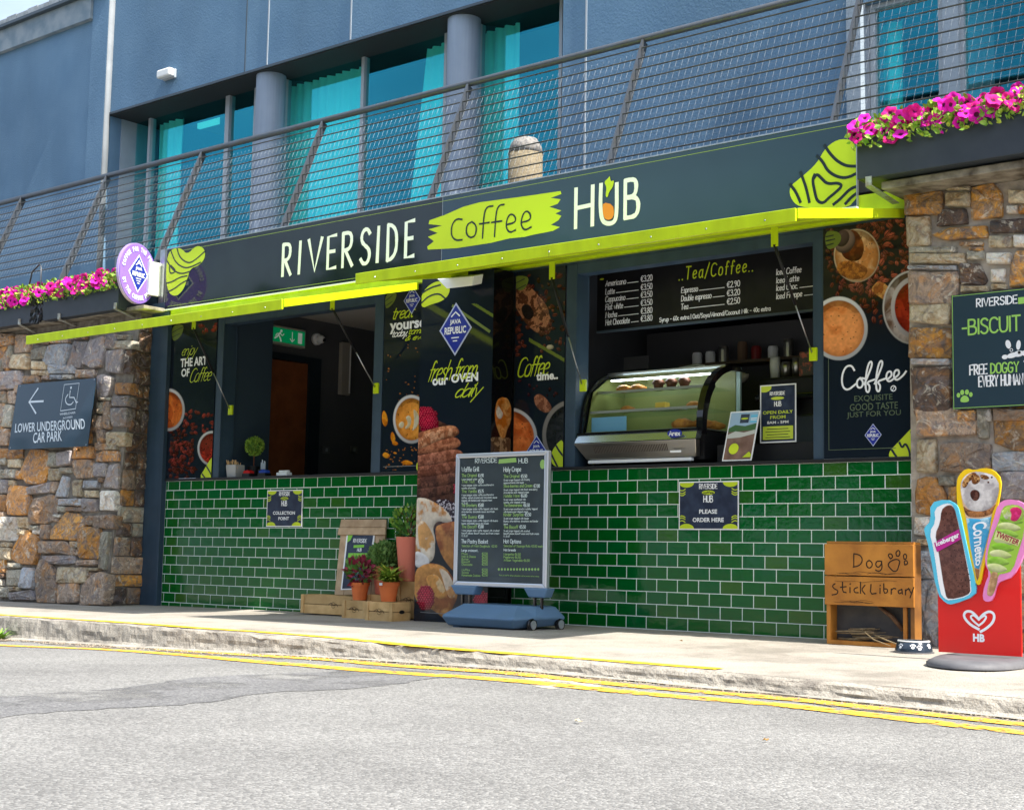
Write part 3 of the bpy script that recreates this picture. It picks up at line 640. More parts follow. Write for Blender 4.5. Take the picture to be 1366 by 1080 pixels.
# wicker-look lantern standing on the balcony
p=W(701,210,.9); pb=W(701,240,.9); lan=thing('balcony_lantern','cream cylinder lantern with dark domed top behind the railing above the word coffee','lantern',(p.x,.9,3.0))
zt_=W(701,183,.9).z; zm=W(701,206,.9).z
obj('lantern_shade',MB().lathe((p.x,.9,0),[(.13,2.92),(.135,3.1),(.135,zm)],n=20),mat('cream_wicker',(.24,.20,.13),.8,noise=(60,3,.3,.7),col2=(.13,.105,.07),bump=(70,.6,.006)),lan,smooth=True)
obj('lantern_cap',MB().lathe((p.x,.9,0),[(.137,zm+.001),(.125,zm+.06),(.09,zt_-.02),(.02,zt_)],n=20),mat('grey_weathered_cap',(.10,.10,.105),.8,noise=(40,3,.3,.6),col2=(.28,.26,.24)),lan,smooth=True)
# ================================================================ STONE WALLS
def stone(parent,fr,pts,code,proud=.03,depth=.06,chamf=.075,rr=rnd,grow=1.05):
    """one rubble stone: outline pts (u,v) on frame fr, rounded corners, domed uneven face"""
    n=len(pts); cu=sum(p[0] for p in pts)/n; cv=sum(p[1] for p in pts)/n
    pts=[(cu+(p[0]-cu)*grow,cv+(p[1]-cv)*grow) for p in pts]; out=[]
    for i in range(n):
        a=pts[i-1]; b=pts[i]; c=pts[(i+1)%n]
        k1=chamf*rr.uniform(.6,1.3); k2=chamf*rr.uniform(.6,1.3)
        out+=[(b[0]+(a[0]-b[0])*k1,b[1]+(a[1]-b[1])*k1),(b[0]+(c[0]-b[0])*k2,b[1]+(c[1]-b[1])*k2)]
        m=((b[0]+c[0])/2,(b[1]+c[1])/2); j=rr.uniform(-.04,.05); out.append((m[0]+(cu-m[0])*-j,m[1]+(cv-m[1])*-j))
    N=len(out); size=min(max(p[0] for p in pts)-min(p[0] for p in pts),max(p[1] for p in pts)-min(p[1] for p in pts))
    e=min(.009,size*.08); vs=[]
    tilt=(rr.uniform(-.12,.12),rr.uniform(-.12,.12))
    def h(u,v): return proud+ (u-cu)*tilt[0]+(v-cv)*tilt[1]
    for u,v in out: vs.append(fr.p(u,v,-depth))
    for u,v in out: vs.append(fr.p(u,v,max(.004,h(u,v)*.55)))
    for u,v in out:
        d=math.hypot(cu-u,cv-v) or 1; k=e/d
        vs.append(fr.p(u+(cu-u)*k,v+(cv-v)*k,h(u,v)*.9+rr.uniform(-.003,.003)))
    for u,v in out:
        k=.5; vs.append(fr.p(u+(cu-u)*(k+rr.uniform(-.15,.15)),v+(cv-v)*(k+rr.uniform(-.15,.15)),h(u,v)+rr.uniform(-.004,.014)))
    vs.append(fr.p(cu,cv,proud+rr.uniform(.003,.012)))
    fs=[]
    for r_ in range(3):
        for i in range(N): fs.append((r_*N+i,r_*N+(i+1)%N,(r_+1)*N+(i+1)%N,(r_+1)*N+i))
    for i in range(N): fs.append((3*N+i,3*N+(i+1)%N,4*N))
    mb=MB(); mb.add(vs,fs)
    o=obj('stone',mb,ST[code],parent)
    for p in o.data.polygons: p.use_smooth=p.index<2*N
    return o
def rq(a): # rect -> quad with small jitter
    x0,y0,x1,y1=a; j=lambda:rnd.uniform(-.05,.05)*min(x1-x0,y1-y0)
    return [(x0+j(),y0+j()),(x1+j(),y0+j()),(x1+j(),y1+j()),(x0+j(),y1+j())]
def place(parent,fr,data,s,o,clipr=None,**k):
    for d in data:
        *g,code=d
        pts=g[0] if isinstance(g[0],list) else rq(g)
        q=[fr.px(o[0]+x/s,o[1]+y/s) for x,y in pts][::-1]
        if clipr:
            q=clip(q,clipr)
            if len(q)<3: continue
        stone(parent,fr,q,code,proud=rnd.uniform(.018,.040),**k)
# left wall: battered face
XC=-.27
wall_l=thing('stone_wall','brown and rust rubble stone wall carrying the car park sign at the left','stone wall',(-1.4,-.2,0))
BAT=.09
frL=Fr((0,-.16-BAT*2.35,-.05),(1,0,0),(0,BAT,1)); frL.O=Vector((0,-.16-.02-BAT*2.35,-.05))
def lp(u,z): # point of mortar face
    return Vector((u,-.165-BAT*(2.35-z),z))
mb=MB(); mb.prism([lp(-6,-.1),lp(XC-.012,-.1),lp(XC-.012,2.47),lp(-6,2.47)],(0,.6,0)); obj('mortar_bed',mb,mortar,wall_l)
c3=[(10,45,150,105,'r'),(0,95,45,145,'g'),(55,112,148,165,'c'),([(205,52),(320,60),(318,190),(290,265),(190,268),(150,200)],'r'),(330,65,380,160,'g'),([(385,70),(480,55),(475,140),(385,158)],'p'),
(325,170,395,245,'c'),(405,165,470,200,'g'),(0,180,40,235,'g'),(48,175,110,235,'g'),(112,185,152,240,'r'),(0,245,62,330,'p'),(70,250,105,285,'c'),([(200,300),(335,260),(330,325),(205,340)],'p'),(340,260,378,330,'b'),
([(420,220),(455,230),(440,355),(370,355)],'k'),([(75,285),(195,295),(205,380),(195,470),(60,470),(50,400)],'r'),(0,345,45,450,'r'),(400,370,540,412,'k'),([(245,370),(350,345),(390,380),(370,500),(300,530),(205,530),(215,430)],'b'),
(390,418,436,455,'g'),(448,424,540,450,'b'),(0,455,40,490,'b'),(0,495,120,640,'w'),(130,490,195,560,'c'),(125,568,178,605,'c'),(205,545,260,575,'g'),(230,575,270,600,'w'),(275,540,330,630,'b'),(368,472,405,492,'w'),(358,498,392,520,'b'),
([(440,455),(520,470),(575,520),(545,600),(505,640),(340,630),(345,570)],'o'),([(280,650),(430,648),(500,690),(510,740),(400,725),(280,725)],'b'),(475,650,520,685,'c'),([(190,578),(250,610),(265,700),(235,795),(130,790),(70,745),(90,690),(140,610)],'r'),
(0,690,75,765,'c'),(20,655,80,685,'c'),(0,770,40,850,'o'),([(295,745),(495,738),(500,790),(400,800),(330,790)],'p'),(45,835,145,935,'g'),(60,790,140,822,'g'),([(155,820),(225,825),(220,955),(140,950)],'k'),
([(290,765),(345,800),(375,880),(365,1045),(245,1040),(245,850)],'b'),(385,820,490,915,'c'),(380,930,515,1045,'b'),(0,895,25,935,'w'),(0,950,75,1015,'g'),(80,945,135,972,'c'),([(80,985),(215,965),(235,1030),(80,1030)],'p'),(0,860,35,890,'d'),
(505,700,545,740,'b')]
place(wall_l,frL,c3,4.909,(0,590))
RC=(-6,-9,XC+.01,9)
c4=[(0,25,125,105,'r'),([(0,120),(110,112),(135,170),(120,225),(20,235),(0,200)],'b'),([(150,75),(195,55),(290,58),(290,120),(150,125)],'r'),(135,142,212,225,'p'),(65,250,160,298,'k'),(0,250,55,352,'c'),(165,232,195,262,'b'),
([(235,150),(290,140),(285,300),(195,290)],'p'),(70,315,150,358,'c'),(55,370,150,450,'p'),(0,368,45,415,'b'),([(175,320),(280,320),(272,445),(165,440)],'w'),(75,480,118,540,'b'),([(128,482),(250,470),(290,490),(285,565),(125,555)],'b'),
([(50,560),(170,565),(175,700),(160,762),(40,755)],'o'),(20,772,160,805,'b'),(0,650,30,690,'g'),(0,700,30,740,'b'),([(190,592),(235,590),(225,700),(205,830),(170,820),(180,680)],'g'),(95,822,168,842,'c'),(0,820,85,915,'c'),(92,850,140,880,'b'),
([(180,850),(250,880),(285,960),(290,1060),(35,1060),(60,940),(110,880)],'b'),(145,5,215,50,'b'),(225,5,285,48,'c')]
place(wall_l,frL,c4,4.909,(100,590),RC)
c7=[([(5,470),(75,450),(60,590),(0,600)],'b'),([(95,390),(200,395),(180,490),(90,500)],'b'),([(80,510),(180,505),(175,595),(60,590)],'c'),([(195,480),(290,460),(270,530),(190,540)],'g'),([(300,455),(435,450),(395,590),(285,570),(260,540)],'k'),(205,550,280,600,'c'),
([(450,430),(530,435),(495,590),(420,580)],'p'),([(545,430),(635,400),(640,480),(615,580),(560,590),(505,560)],'p'),(640,385,710,470,'p'),(720,390,790,420,'g'),(655,428,815,480,'g'),([(650,490),(765,480),(740,620),(645,610)],'p'),([(778,490),(815,480),(800,620),(755,620)],'d'),
(310,575,460,625,'k'),(200,605,300,635,'c'),([(0,620),(130,605),(140,670),(100,710),(0,720)],'p'),(150,635,240,680,'b'),(255,635,300,660,'b'),(310,632,380,660,'k'),(390,632,450,660,'w'),(470,600,580,650,'b'),([(590,640),(632,630),(690,650),(660,760),(590,770)],'p'),
(700,680,800,745,'r'),(605,768,680,785,'g'),(692,760,790,820,'p'),(590,795,622,860,'g'),(630,792,672,950,'b'),(685,832,775,940,'p'),([(565,870),(620,880),(615,960),(550,970)],'b'),(0,745,45,800,'g'),(52,730,100,800,'b'),(0,812,80,940,'g'),(0,955,55,1050,'b'),
([(590,965),(640,960),(645,1010),(600,1060)],'b'),(655,975,800,1055,'c'),(0,385,85,440,'b'),(210,400,300,445,'d'),(310,385,420,440,'b'),(430,385,530,420,'d'),(100,690,300,740,'b'),(300,700,560,760,'g'),(150,800,300,900,'b'),(320,800,520,900,'p'),(120,950,330,1040,'b'),(350,950,540,1040,'r')]
place(wall_l,frL,c7,4.5,(0,360),RC)
# stones of the wall left of the picture edge
def course(parent,fr,u0,u1,v0,v1,codes,seed,hmin=.10,hmax=.22,wmin=.14,wmax=.40):
    q=random.Random(seed); v=v0
    while v<v1-.05:
        h=min(q.uniform(hmin,hmax),v1-v); u=u0
        while u<u1-.04:
            w_=min(q.uniform(wmin,wmax),u1-u); g=.008; jj=lambda:q.uniform(-.012,.012)
            stone(parent,fr,[(u+g+jj(),v+g+jj()),(u+w_-g+jj(),v+g+jj()),(u+w_-g+jj(),v+h-g+jj()),(u+g+jj(),v+h-g+jj())],q.choice(codes),proud=q.uniform(.015,.035),rr=q); u+=w_
        v+=h
course(wall_l,frL,-3.6,frL.px(0,600)[0]-.01,.02,2.5,'rbpgcb',5,wmax=.5)
# return face towards the kiosk
frR=Fr((XC-.012,0,-.05),(0,1,0),(0,0,1))
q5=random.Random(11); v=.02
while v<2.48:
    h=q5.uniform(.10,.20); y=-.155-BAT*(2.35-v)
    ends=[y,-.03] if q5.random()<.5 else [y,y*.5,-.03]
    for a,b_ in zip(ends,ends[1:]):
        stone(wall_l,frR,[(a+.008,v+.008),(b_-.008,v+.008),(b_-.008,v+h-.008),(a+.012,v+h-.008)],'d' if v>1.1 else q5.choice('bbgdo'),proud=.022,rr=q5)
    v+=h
# right wall
wall_r=thing('stone_wall','lighter coursed stone wall with pinkish mortar at the right behind the ice cream sign','stone wall',(7.4,-.1,0))
XR=W(1213,450,-.105).x
obj('mortar_bed',B(XR,12,-.10,.5,-.05,2.49),mortar2,wall_r)
frW=FY(-.105)
cr1=[(10,90,170,185,'o'),(185,90,290,150,'c'),([(300,70),(390,50),(430,100),(430,195),(300,205)],'o'),(462,80,530,135,'c'),(455,148,500,180,'w'),(505,145,560,180,'o'),(20,200,115,320,'c'),([(155,165),(270,160),(280,225),(150,238)],'d'),([(385,215),(560,200),(560,262),(385,265)],'d'),
([(130,275),(200,245),(360,235),(368,285),(190,298)],'o'),(250,305,345,322,'o'),(290,328,345,345,'o'),(28,325,230,352,'g'),(375,280,475,325,'c'),(483,275,560,325,'w'),(35,355,270,400,'c'),(283,345,350,380,'g'),(365,352,470,400,'w'),(30,410,230,428,'k'),([(250,400),(330,400),(365,470),(350,490),(250,490)],'d'),
(385,425,445,480,'w'),([(495,350),(560,340),(560,500),(465,500),(470,420)],'o'),(30,438,235,568,'b'),(255,498,370,525,'c'),(385,490,450,512,'c'),([(30,580),(205,575),(205,668),(30,650)],'c'),(30,682,210,808,'o'),(45,815,200,842,'k'),([(38,855),(205,850),(205,1040),(55,1060)],'d'),(245,1040,318,1085,'o'),(328,1035,385,1085,'w'),(395,1035,560,1085,'b'),
(30,60,150,80,'b'),(170,55,290,78,'c'),(215,560,300,660,'c'),(310,560,500,700,'b')]
place(wall_r,frW,cr1,3.275,(1206,230),chamf=.055)
cr2=[([(135,18),(370,10),(368,118),(140,128)],'b'),(378,15,420,130,'g'),([(440,20),(600,5),(600,180),(520,180),(445,150)],'o'),(135,142,212,268,'c'),([(235,160),(330,152),(425,160),(430,260),(330,268),(232,262)],'b'),([(437,195),(600,180),(600,262),(440,266)],'k'),([(138,300),(205,288),(252,370),(220,440),(132,430),(128,350)],'r'),(222,285,282,322,'g'),(262,328,292,385,'o'),
(470,272,600,380,'p'),(124,450,180,520,'w'),(136,538,180,562,'c'),(134,588,208,695,'k'),([(140,705),(214,705),(216,985),(160,950),(134,860)],'k'),(220,440,300,560,'c'),(300,300,460,440,'b'),(220,570,360,700,'g'),(370,450,470,600,'c'),(480,400,600,560,'o'),(380,620,600,760,'c'),(230,715,370,860,'b'),(230,870,400,1000,'g'),(385,775,600,900,'b'),(410,910,600,1000,'r')]
place(wall_r,frW,cr2,3.0,(1180,540),chamf=.06)
course(wall_r,frW,frW.px(1366,600)[0]+.06,8.6,.0,2.47,'cobgwkr',9)
# weathered timber and concrete capping between wall and planter
obj('lintel',B(6.62,12,-.33,.2,2.492,2.536),mat('weathered_lintel',(.30,.27,.22),.85,noise=(9,6,.35,.65),col2=(.07,.055,.04),bump=(40,.7,.01)),wall_r,bevel=.006)
obj('lintel',B(-6,XC+.18,-.27,.2,2.472,2.505),mat('weathered_lintel',(.3,.27,.22)),wall_l,bevel=.006)
# ================================================================ KIOSK
kiosk=thing('coffee_kiosk','coffee kiosk with slate blue posts and two serving openings over green tiled counters','kiosk',(3.2,0,0))
HZ=2.40; CT=1.014                         # head of the openings, top of tiles
obj('post',B(XC+.005,-.035,-.05,.12,-.06,2.56),navy,kiosk,bevel=.004)
obj('post',B(XC-.22,XC-.0,.0,.12,-.06,2.9),navy,kiosk)
def mull(x0,x1,y0=-.005,y1=.14): obj('post',B(x0,x1,y0,y1,CT+.02,HZ-.002),navy,kiosk,bevel=.003)
mull(.575,.655); mull(2.405,2.50); mull(4.21,4.295); mull(6.035,6.105)
obj('lintel',B(-.03,6.72,.0,.12,HZ,2.57),navy,kiosk)
obj('lintel',B(.656,2.404,.0,.10,2.31,HZ-.002),navy,kiosk); obj('lintel',B(4.296,6.034,.0,.10,2.33,HZ-.002),navy,kiosk)
obj('lime_fascia',B(-.03,6.70,-.035,-.001,2.415,2.56),limep,kiosk)
obj('counter',B(-.03,3.10,-.022,.55,CT+.002,CT+.020),black,kiosk,bevel=.003)
obj('counter',B(3.775,6.71,-.022,.55,CT+.002,CT+.020),black,kiosk,bevel=.003)
# rooms behind the openings
iw=mat('dark_interior_wall',(.085,.092,.105),.7,noise=(3,4,.3,.8),col2=(.105,.11,.125)); ic=mat('ceiling_paint',(.52,.50,.48),.9)
XI=.3
obj('interior_wall',B(XI-.1,XI,.125,3.1,-.02,2.56),iw,kiosk); obj('interior_wall',B(XI-.1,6.7,3.1,3.2,-.02,2.56),iw,kiosk)
obj('interior_wall',B(6.5,6.6,.125,3.1,-.02,2.56),iw,kiosk); obj('interior_wall',B(3.05,3.85,.125,3.1,-.02,2.56),iw,kiosk)
obj('interior_wall',B(XI+.001,.62,.125,.56,CT+.02,2.55),mat('interior_navy_wall',(.035,.06,.09),.55),kiosk)
obj('ceiling',B(XI,6.5,.125,3.1,2.561,2.60),ic,kiosk); obj('floor',B(XI,6.5,.125,3.1,-.02,.04),mat('interior_floor',(.06,.05,.045),.6),kiosk)
# brown flush door and its frame on the left room wall
def LX(px,py): q=WX(px,py,XI+.002); return q.y,q.z
y0=LX(333,480)[0]; y1=LX(409,485)[0]; zd=2.14
dr=obj('door',B(XI+.002,XI+.02,y0,y1,.04,zd),darkwood,kiosk)
obj('door_frame',B(XI+.001,XI+.05,y1+.002,y1+.14,.04,zd+.06),mat('dark_frame_paint',(.012,.022,.032),.4),dr); obj('door_frame',B(XI+.001,XI+.05,y0-.06,y1,zd+.004,zd+.06),MATS['dark_frame_paint'],dr)
# ---- tiled counter fronts
def tile_mesh():
    a,b,c=.0745,.0363,.0025; m=MB()
    vs=[(-a,0,-b),(a,0,-b),(a,0,b),(-a,0,b),(-a,-.0012,-b),(a,-.0012,-b),(a,-.0012,b),(-a,-.0012,b),(-a+c,-.003,-b+c),(a-c,-.003,-b+c),(a-c,-.003,b-c),(-a+c,-.003,b-c)]
    m.add(vs,[(0,1,5,4),(1,2,6,5),(2,3,7,6),(3,0,4,7),(4,5,9,8),(5,6,10,9),(6,7,11,10),(7,4,8,11),(8,9,10,11)]); me=mesh_of('tile',m); me.materials.append(tilem); return me
TM=tile_mesh()
def tiled(label,x0,x1,off,ngroup):
    t=thing('tiled_wall',label,'tiled wall',((x0+x1)/2,0,0)); o_=t.location
    obj('grout_bed',B(x0,x1,-.003,.12,-.06,CT),grout,t)
    q=random.Random(int(x0*10)+3); w_,h_=.153,.078
    for r_ in range(14):
        zc=CT-h_*(r_+.5)
        k=int((x0-off)/w_)-2
        while True:
            xa=off+k*w_+(w_/2 if r_%2 else 0); xb=xa+w_; k+=1
            if xb<=x0+.012: continue
            if xa>=x1-.012: break
            a=max(xa,x0); b=min(xb,x1)
            if x0<0 and a<x0+.02: a=x0+.002
            ob=bpy.data.objects.new('tile',TM); C.objects.link(ob); ob.parent=t
            ob.location=Vector(((a+b)/2,-.003,zc))-o_; ob.scale=((b-a-.0062)/.149,1,1)
            ob.rotation_euler=(q.uniform(-.0035,.0035),0,q.uniform(-.006,.006))
    return t
tiled('green glazed brick-tile counter front under the left collection opening',-.03,3.10,0.0,'')
tiled('green glazed brick-tile counter front under the right ordering opening',3.775,6.72,4.1086,'')
# ---- lime flaps held open by gas struts
def flap(label,x0,x1,yf,zl,zr,hz=2.405):
    t=thing('awning_flap',label,'flap',((x0+x1)/2,0,hz)); T=.012
    A=Vector((x0,-.04,hz)); Bv=Vector((x1,-.04,hz)); Cv=Vector((x1,yf,zr)); D=Vector((x0,yf,zl))
    dn=(D-A).normalized(); up=Vector((1,0,0)).cross(dn).normalized(); 
    if up.z<0: up=-up
    mb=MB(); mb.prism([A,D,Cv,Bv],up*T); obj('flap_panel',mb,limep,t)
    hl=.055
    mb=MB(); mb.prism([D+up*(T+.001),D-Vector((0,0,hl)),Cv-Vector((0,0,hl)),Cv+up*(T+.001)],(0,-.014,0)); obj('front_lip',mb,limep,t,bevel=.003)
    for P,Q in ((A,D),(Bv,Cv)):
        s=1 if P.x>x0+.1 else -1
        mb=MB(); mb.prism([P+up*(T+.001),Q+up*(T+.001),Q-Vector((0,0,.040)),P-Vector((0,0,.04))],(.010*s,0,0)); obj('side_lip',mb,limep,t,bevel=.002)
    for k in (.33,.66):
        P=A.lerp(D,k); Q=Bv.lerp(Cv,k); mb=MB(); mb.prism([P-up*.001,P+dn*.04-up*.001,Q+dn*.04-up*.001,Q-up*.001],-up*.012); obj('stiffening_rib',mb,limep,t)
    for i in range(9):
        P=D.lerp(Cv,(i+.5)/9)+Vector((0,-.015,-.028)); obj('rivet',MB().lathe(P,[(.005,0),(.004,.002),(.001,.003)],n=8,M=Matrix.Rotation(R_(90),4,'X')),steel,t)
    P=D.lerp(Cv,.5); obj('panel_seam',B(P.x-.0015,P.x+.0015,P.y-.0155,P.y-.0142,P.z-.054,P.z+.012),MATS['dull_lime_ink'],t)
    return t,dn,up,A,D
f1,dn1,up1,A1,D1=flap('lower left lime green flap propped open over the collection opening',-.13,2.87,-1.33,2.085,2.085)
f2,dn2,up2,A2,D2=flap('larger right lime green flap propped open over the ordering opening',3.53,6.62,-1.31,2.185,2.175,hz=2.43)
def strut(par,x,top,pb):
    """gas strut: tab on the flap, tube, rod, bracket on the post"""
    tp=Vector(top); bp_=Vector(pb); tb=MB(); tb.prism([tp+Vector((-.022,0,.10)),tp+Vector((.022,0,.10)),tp+Vector((.022,0,-.012)),tp+Vector((-.022,0,-.012))],(0,.006,0)); obj('strut_tab',tb,limep,par)
    md=tp.lerp(bp_,.55); obj('strut_tube',MB().tube([tp,md],.009,8),black,par,smooth=True); obj('strut_rod',MB().tube([md,bp_],.0045,8),steel,par,smooth=True)
    obj('strut_bracket',B(bp_.x-.02,bp_.x+.03,bp_.y-.0,bp_.y+.02,bp_.z-.05,bp_.z+.03),limep,par,bevel=.004)
def onflap(px,py,A,dn,up): return WP(px,py,A-up*.03,up)
def strutx(par,pt,pb,y=-.02):
    b_=W(pb[0],pb[1],y); t_=WX(pt[0],pt[1],b_.x); strut(par,0,t_,b_)
strutx(f1,(258,437),(306,545)); strutx(f1,(443,411),(500,516))
strutx(f2,(736,370),(776,512)); strutx(f2,(1033,326),(1083,470))
# floodlight under the right flap
q=W(607,378,-.25); fl=thing('floodlight','white flat floodlight mounted under the left end of the right lime flap','floodlight',tuple(q))
pa=[W(*p,-.42) for p in ((583,372),(632,368),(630,381),(596,385))]
mb=MB(); mb.prism([pa[0],pa[1],pa[2],pa[3]][::-1],(0,.10,.03)); obj('lamp_housing',mb,white,fl,bevel=.004)
obj('lamp_arm',MB().tube([pa[1]+Vector((-.1,.1,.02)),W(640,366,-.05)],.01,6),steel,fl)
# red tip hanging below the left flap
# ================================================================ SIGN BOARD ABOVE
ys=-.055
sx0=W(222,360,ys).x; sx1=W(1142,200,ys).x; sz0=W(700,345,ys).z-.004; sz1=W(700,240,ys).z
sz0=W(1142,275,ys).z; sz1=W(1142,158,ys).z
sg=thing('shop_sign','long dark blue board lettered RIVERSIDE coffee HUB over both openings','shop sign',(3,ys,2.8))
xj=W(590,300,ys).x
obj('sign_panel',B(sx0,xj-.002,ys,ys+.016,sz0,sz1),gloss,sg); obj('sign_panel',B(xj+.002,sx1,ys,ys+.016,sz0,sz1),mat('navy_board_face',(.024,.050,.092),.22,coat=.2,noise=(2,2,.3,.8),col2=(.028,.058,.105)),sg)
obj('edge_trim',B(sx0-.004,sx1+.004,ys-.004,ys+.018,sz1+.001,sz1+.010),steel,sg); obj('edge_trim',B(sx0-.004,sx1+.004,ys-.008,ys+.018,sz0-.012,sz0-.001),white,sg); obj('edge_trim',B(sx1+.001,sx1+.006,ys-.003,ys+.018,sz0,sz1),steel,sg)
obj('edge_trim',B(xj-.0018,xj+.0018,ys-.001,ys+.015,sz0,sz1),steel,sg)
fs=FY(ys)
def spx(ink,pts): return [ink.fr.px(*p) for p in pts]
def lines(ink,L,t,sm=2,**k):
    for l in L: ink.line(smooth([ink.fr.px(*p) for p in l],sm),t,**k)
ln=Ink(fs,(sx0,sz0,sx1,sz1),.001); b_=.030
for zz in (sz0+.022,sz1-.03): ln.line([(sx0+.04,zz),(sx1-.055,zz)],.0035)
ln.line([(sx1-.055,sz0+.022),(sx1-.055,sz1-.03)],.0035)
ln.done('border_line',mat('soft_lime_ink',(.30,.40,.08),.4),sg)
def letters(ink,s,xs,yb,yt,t,**k):
    """each letter at its own photo x-range; yb,yt = (left,right) photo y of base and cap lines"""
    n=len(s); X0=xs[0][0]; X1=xs[-1][1]
    for ch,(a,b) in zip(s,xs):
        f=lambda x,Y:Y[0]+(Y[1]-Y[0])*(x-X0)/(X1-X0)
        u0,v0=ink.fr.px(a,f(a,yb)); u1,v1=ink.fr.px(b,f(b,yt)); stext(ink,ch,u0,v0,u1,v1,t,rough=.10,base=True) if ch!='I' else ink.line([((u0+u1)/2-.004,v0),((u0+u1)/2+.004,v1)],t,rough=.1)
wk=Ink(fs,None,.002)
letters(wk,'RIVERSIDE',[(377,389),(398,402),(411,430),(437,449),(457,471),(481,494),(502,507),(517,530),(541,553)],(368,342),(327,294),.030)
letters(wk,'H',[(768,791)],(304,300),(253,248),.030); letters(wk,'B',[(834,852)],(291,288),(241,238),.030)
lines(wk,[[(802,246),(801,275),(803,294),(810,299),(820,297),(823,285),(823,245)]],.030)
wk.done('lettering',white,sg)
br=Ink(fs,None,.0012)
br.poly(spx(br,[(573,294),(593,287),(618,276),(640,270),(670,266),(700,262),(748,255),(749,259),(735,264),(748,266),(744,272),(733,276),(749,281),(741,285),(749,288),(745,294),(735,300),(747,303),(738,308),(728,310),(712,313),(700,316),(680,318),(655,324),(610,331),(571,333),(570,329),(579,322),(571,316),(584,311),(572,306),(590,301),(572,299)]))
br.done('brush_mark',lime,sg)
cf=Ink(fs,None,.0035)
lines(cf,[[(617,293),(609,292),(603,300),(602,314),(608,321),(617,320)],[(630,296),(623,300),(622,312),(628,318),(635,314),(636,301),(630,296)],
 [(658,275),(650,276),(646,285),(644,318)],[(640,299),(653,297)],[(673,273),(666,274),(662,283),(660,316)],[(656,297),(670,295)],
 [(676,300),(688,297),(688,289),(682,285),(677,291),(675,303),(680,311),(688,307)],[(696,297),(708,294),(708,285),(702,281),(697,288),(695,300),(700,308),(709,303)]],.0125,rough=.12)
cf.done('coffee_lettering',inkline,sg)
fm=Ink(fs,None,.0045)
fm.poly(smooth(spx(fm,[(808,262),(810,250),(806,243),(812,238),(814,234),(815,243),(820,240),(818,250),(813,256),(811,264)]),2,True)); fm.done('steam_mark',lime,sg)
cp=Ink(fs,None,.004); cp.poly(smooth(spx(cp,[(805,270),(818,273),(820,285),(817,292),(811,294),(806,291),(804,280)]),1,True)); cp.done('cup_mark',mat('orange_ink',(.75,.25,.03),.4),sg)
# leaf motifs
lf=Ink(fs,(sx0,sz0,sx1,sz1),.0012)
lf.poly(smooth(spx(lf,[(1052,250),(1070,236),(1090,218),(1102,196),(1122,184),(1145,190),(1150,280),(1070,278),(1056,268)]),2,True))
lf.poly(smooth(spx(lf,[(224,338),(232,331),(242,331),(250,340),(262,327),(273,331),(274,344),(266,354),(254,358),(250,372),(244,388),(234,396),(224,390),(221,365)]),2,True)); lf.done('leaf_mark',lime,sg)
lk=Ink(fs,(sx0,sz0,sx1,sz1),.003)
lines(lk,[[(1100,194),(1108,206),(1118,216),(1130,222),(1145,222)],[(1090,208),(1098,216),(1104,228),(1116,236),(1130,238),(1146,230)],[(1068,230),(1072,240),(1076,252),(1080,270)],[(1054,246),(1062,256),(1068,270)],
 [(1087,233),(1084,240),(1087,256),(1090,268),(1098,272),(1106,264),(1116,256),(1124,248),(1118,244),(1104,246),(1096,238),(1090,232),(1086,238)],[(1112,273),(1122,265),(1134,252),(1146,248)],[(1128,272),(1136,263),(1146,256)]],.018)
lines(lk,[[(236,330),(240,344),(252,352),(262,346),(274,335)],[(228,334),(234,350),(246,358),(256,356),(268,350)],[(222,346),(230,360),(242,366),(254,362)],[(222,378),(230,376),(240,370),(250,368)],[(222,390),(232,386),(242,378),(250,374)],[(226,356),(227,366),(236,362),(228,354)]],.012)
lk.done('leaf_lines',inkline,sg)
# ================================================================ ROUND BLADE SIGN
xd=-.19; cy=-.272; cz=2.784; TH=R_(17)
dn_=Vector((math.cos(TH),math.sin(TH),0)); frd=Fr((xd,cy,cz),(-math.sin(TH),math.cos(TH),0),(0,0,1))
rd=thing('round_sign','round purple projecting sign with blue diamond beside the long shop board','sign',(xd,cy,cz))
Mx=Matrix.Rotation(R_(90),4,'Y'); Mr=Matrix.Rotation(TH,4,'Z')@Mx
r0=.262; bc=Vector((xd,cy,cz))-dn_*.06
obj('sign_body',MB().lathe(bc,[(r0,.032),(r0,.055)],n=48,M=Mr),mat('lilac_edge',(.34,.24,.62),.4),rd)
obj('wall_plate',B(xd-.05,xd-.002,cy+.12,.02,cz-.16,cz+.13),mat('white_sign_back',(.70,.70,.69),.4),rd)
obj('wall_plate',B(xd-.02,xd+.045,-.035,.03,cz-.28,cz+.25),steel,rd)
k=Ink(frd,None,.001); k.circle(0,0,r0-.008,48); k.done('sign_face',mat('bright_violet_ink',(.24,.13,.62),.3),rd)
k=Ink(frd,None,.003); 
def dia(ink,u,v,a,b): ink.poly([(u-a,v),(u,v-b),(u+a,v),(u,v+b)])
dia(k,0,0,.135,.165); k.done('diamond_border',white,rd)
k=Ink(frd,None,.005); dia(k,0,0,.120,.150); k.done('diamond',blueink,rd)
k=Ink(frd,None,.007); btext(k,'REPUBLIC',-.085,-.028,.085,.012,.03); btext(k,'JAVA',-.045,.022,.045,.055,.03)
k.line([(-.04,.07),(0,.095),(.04,.07)],.010); k.line([(-.02,.09),(0,.115),(.02,.09)],.008)
for i in range(3): k.line([(-.035+.01*i,-.045-.02*i),(.035-.01*i,-.045-.02*i)],.006)
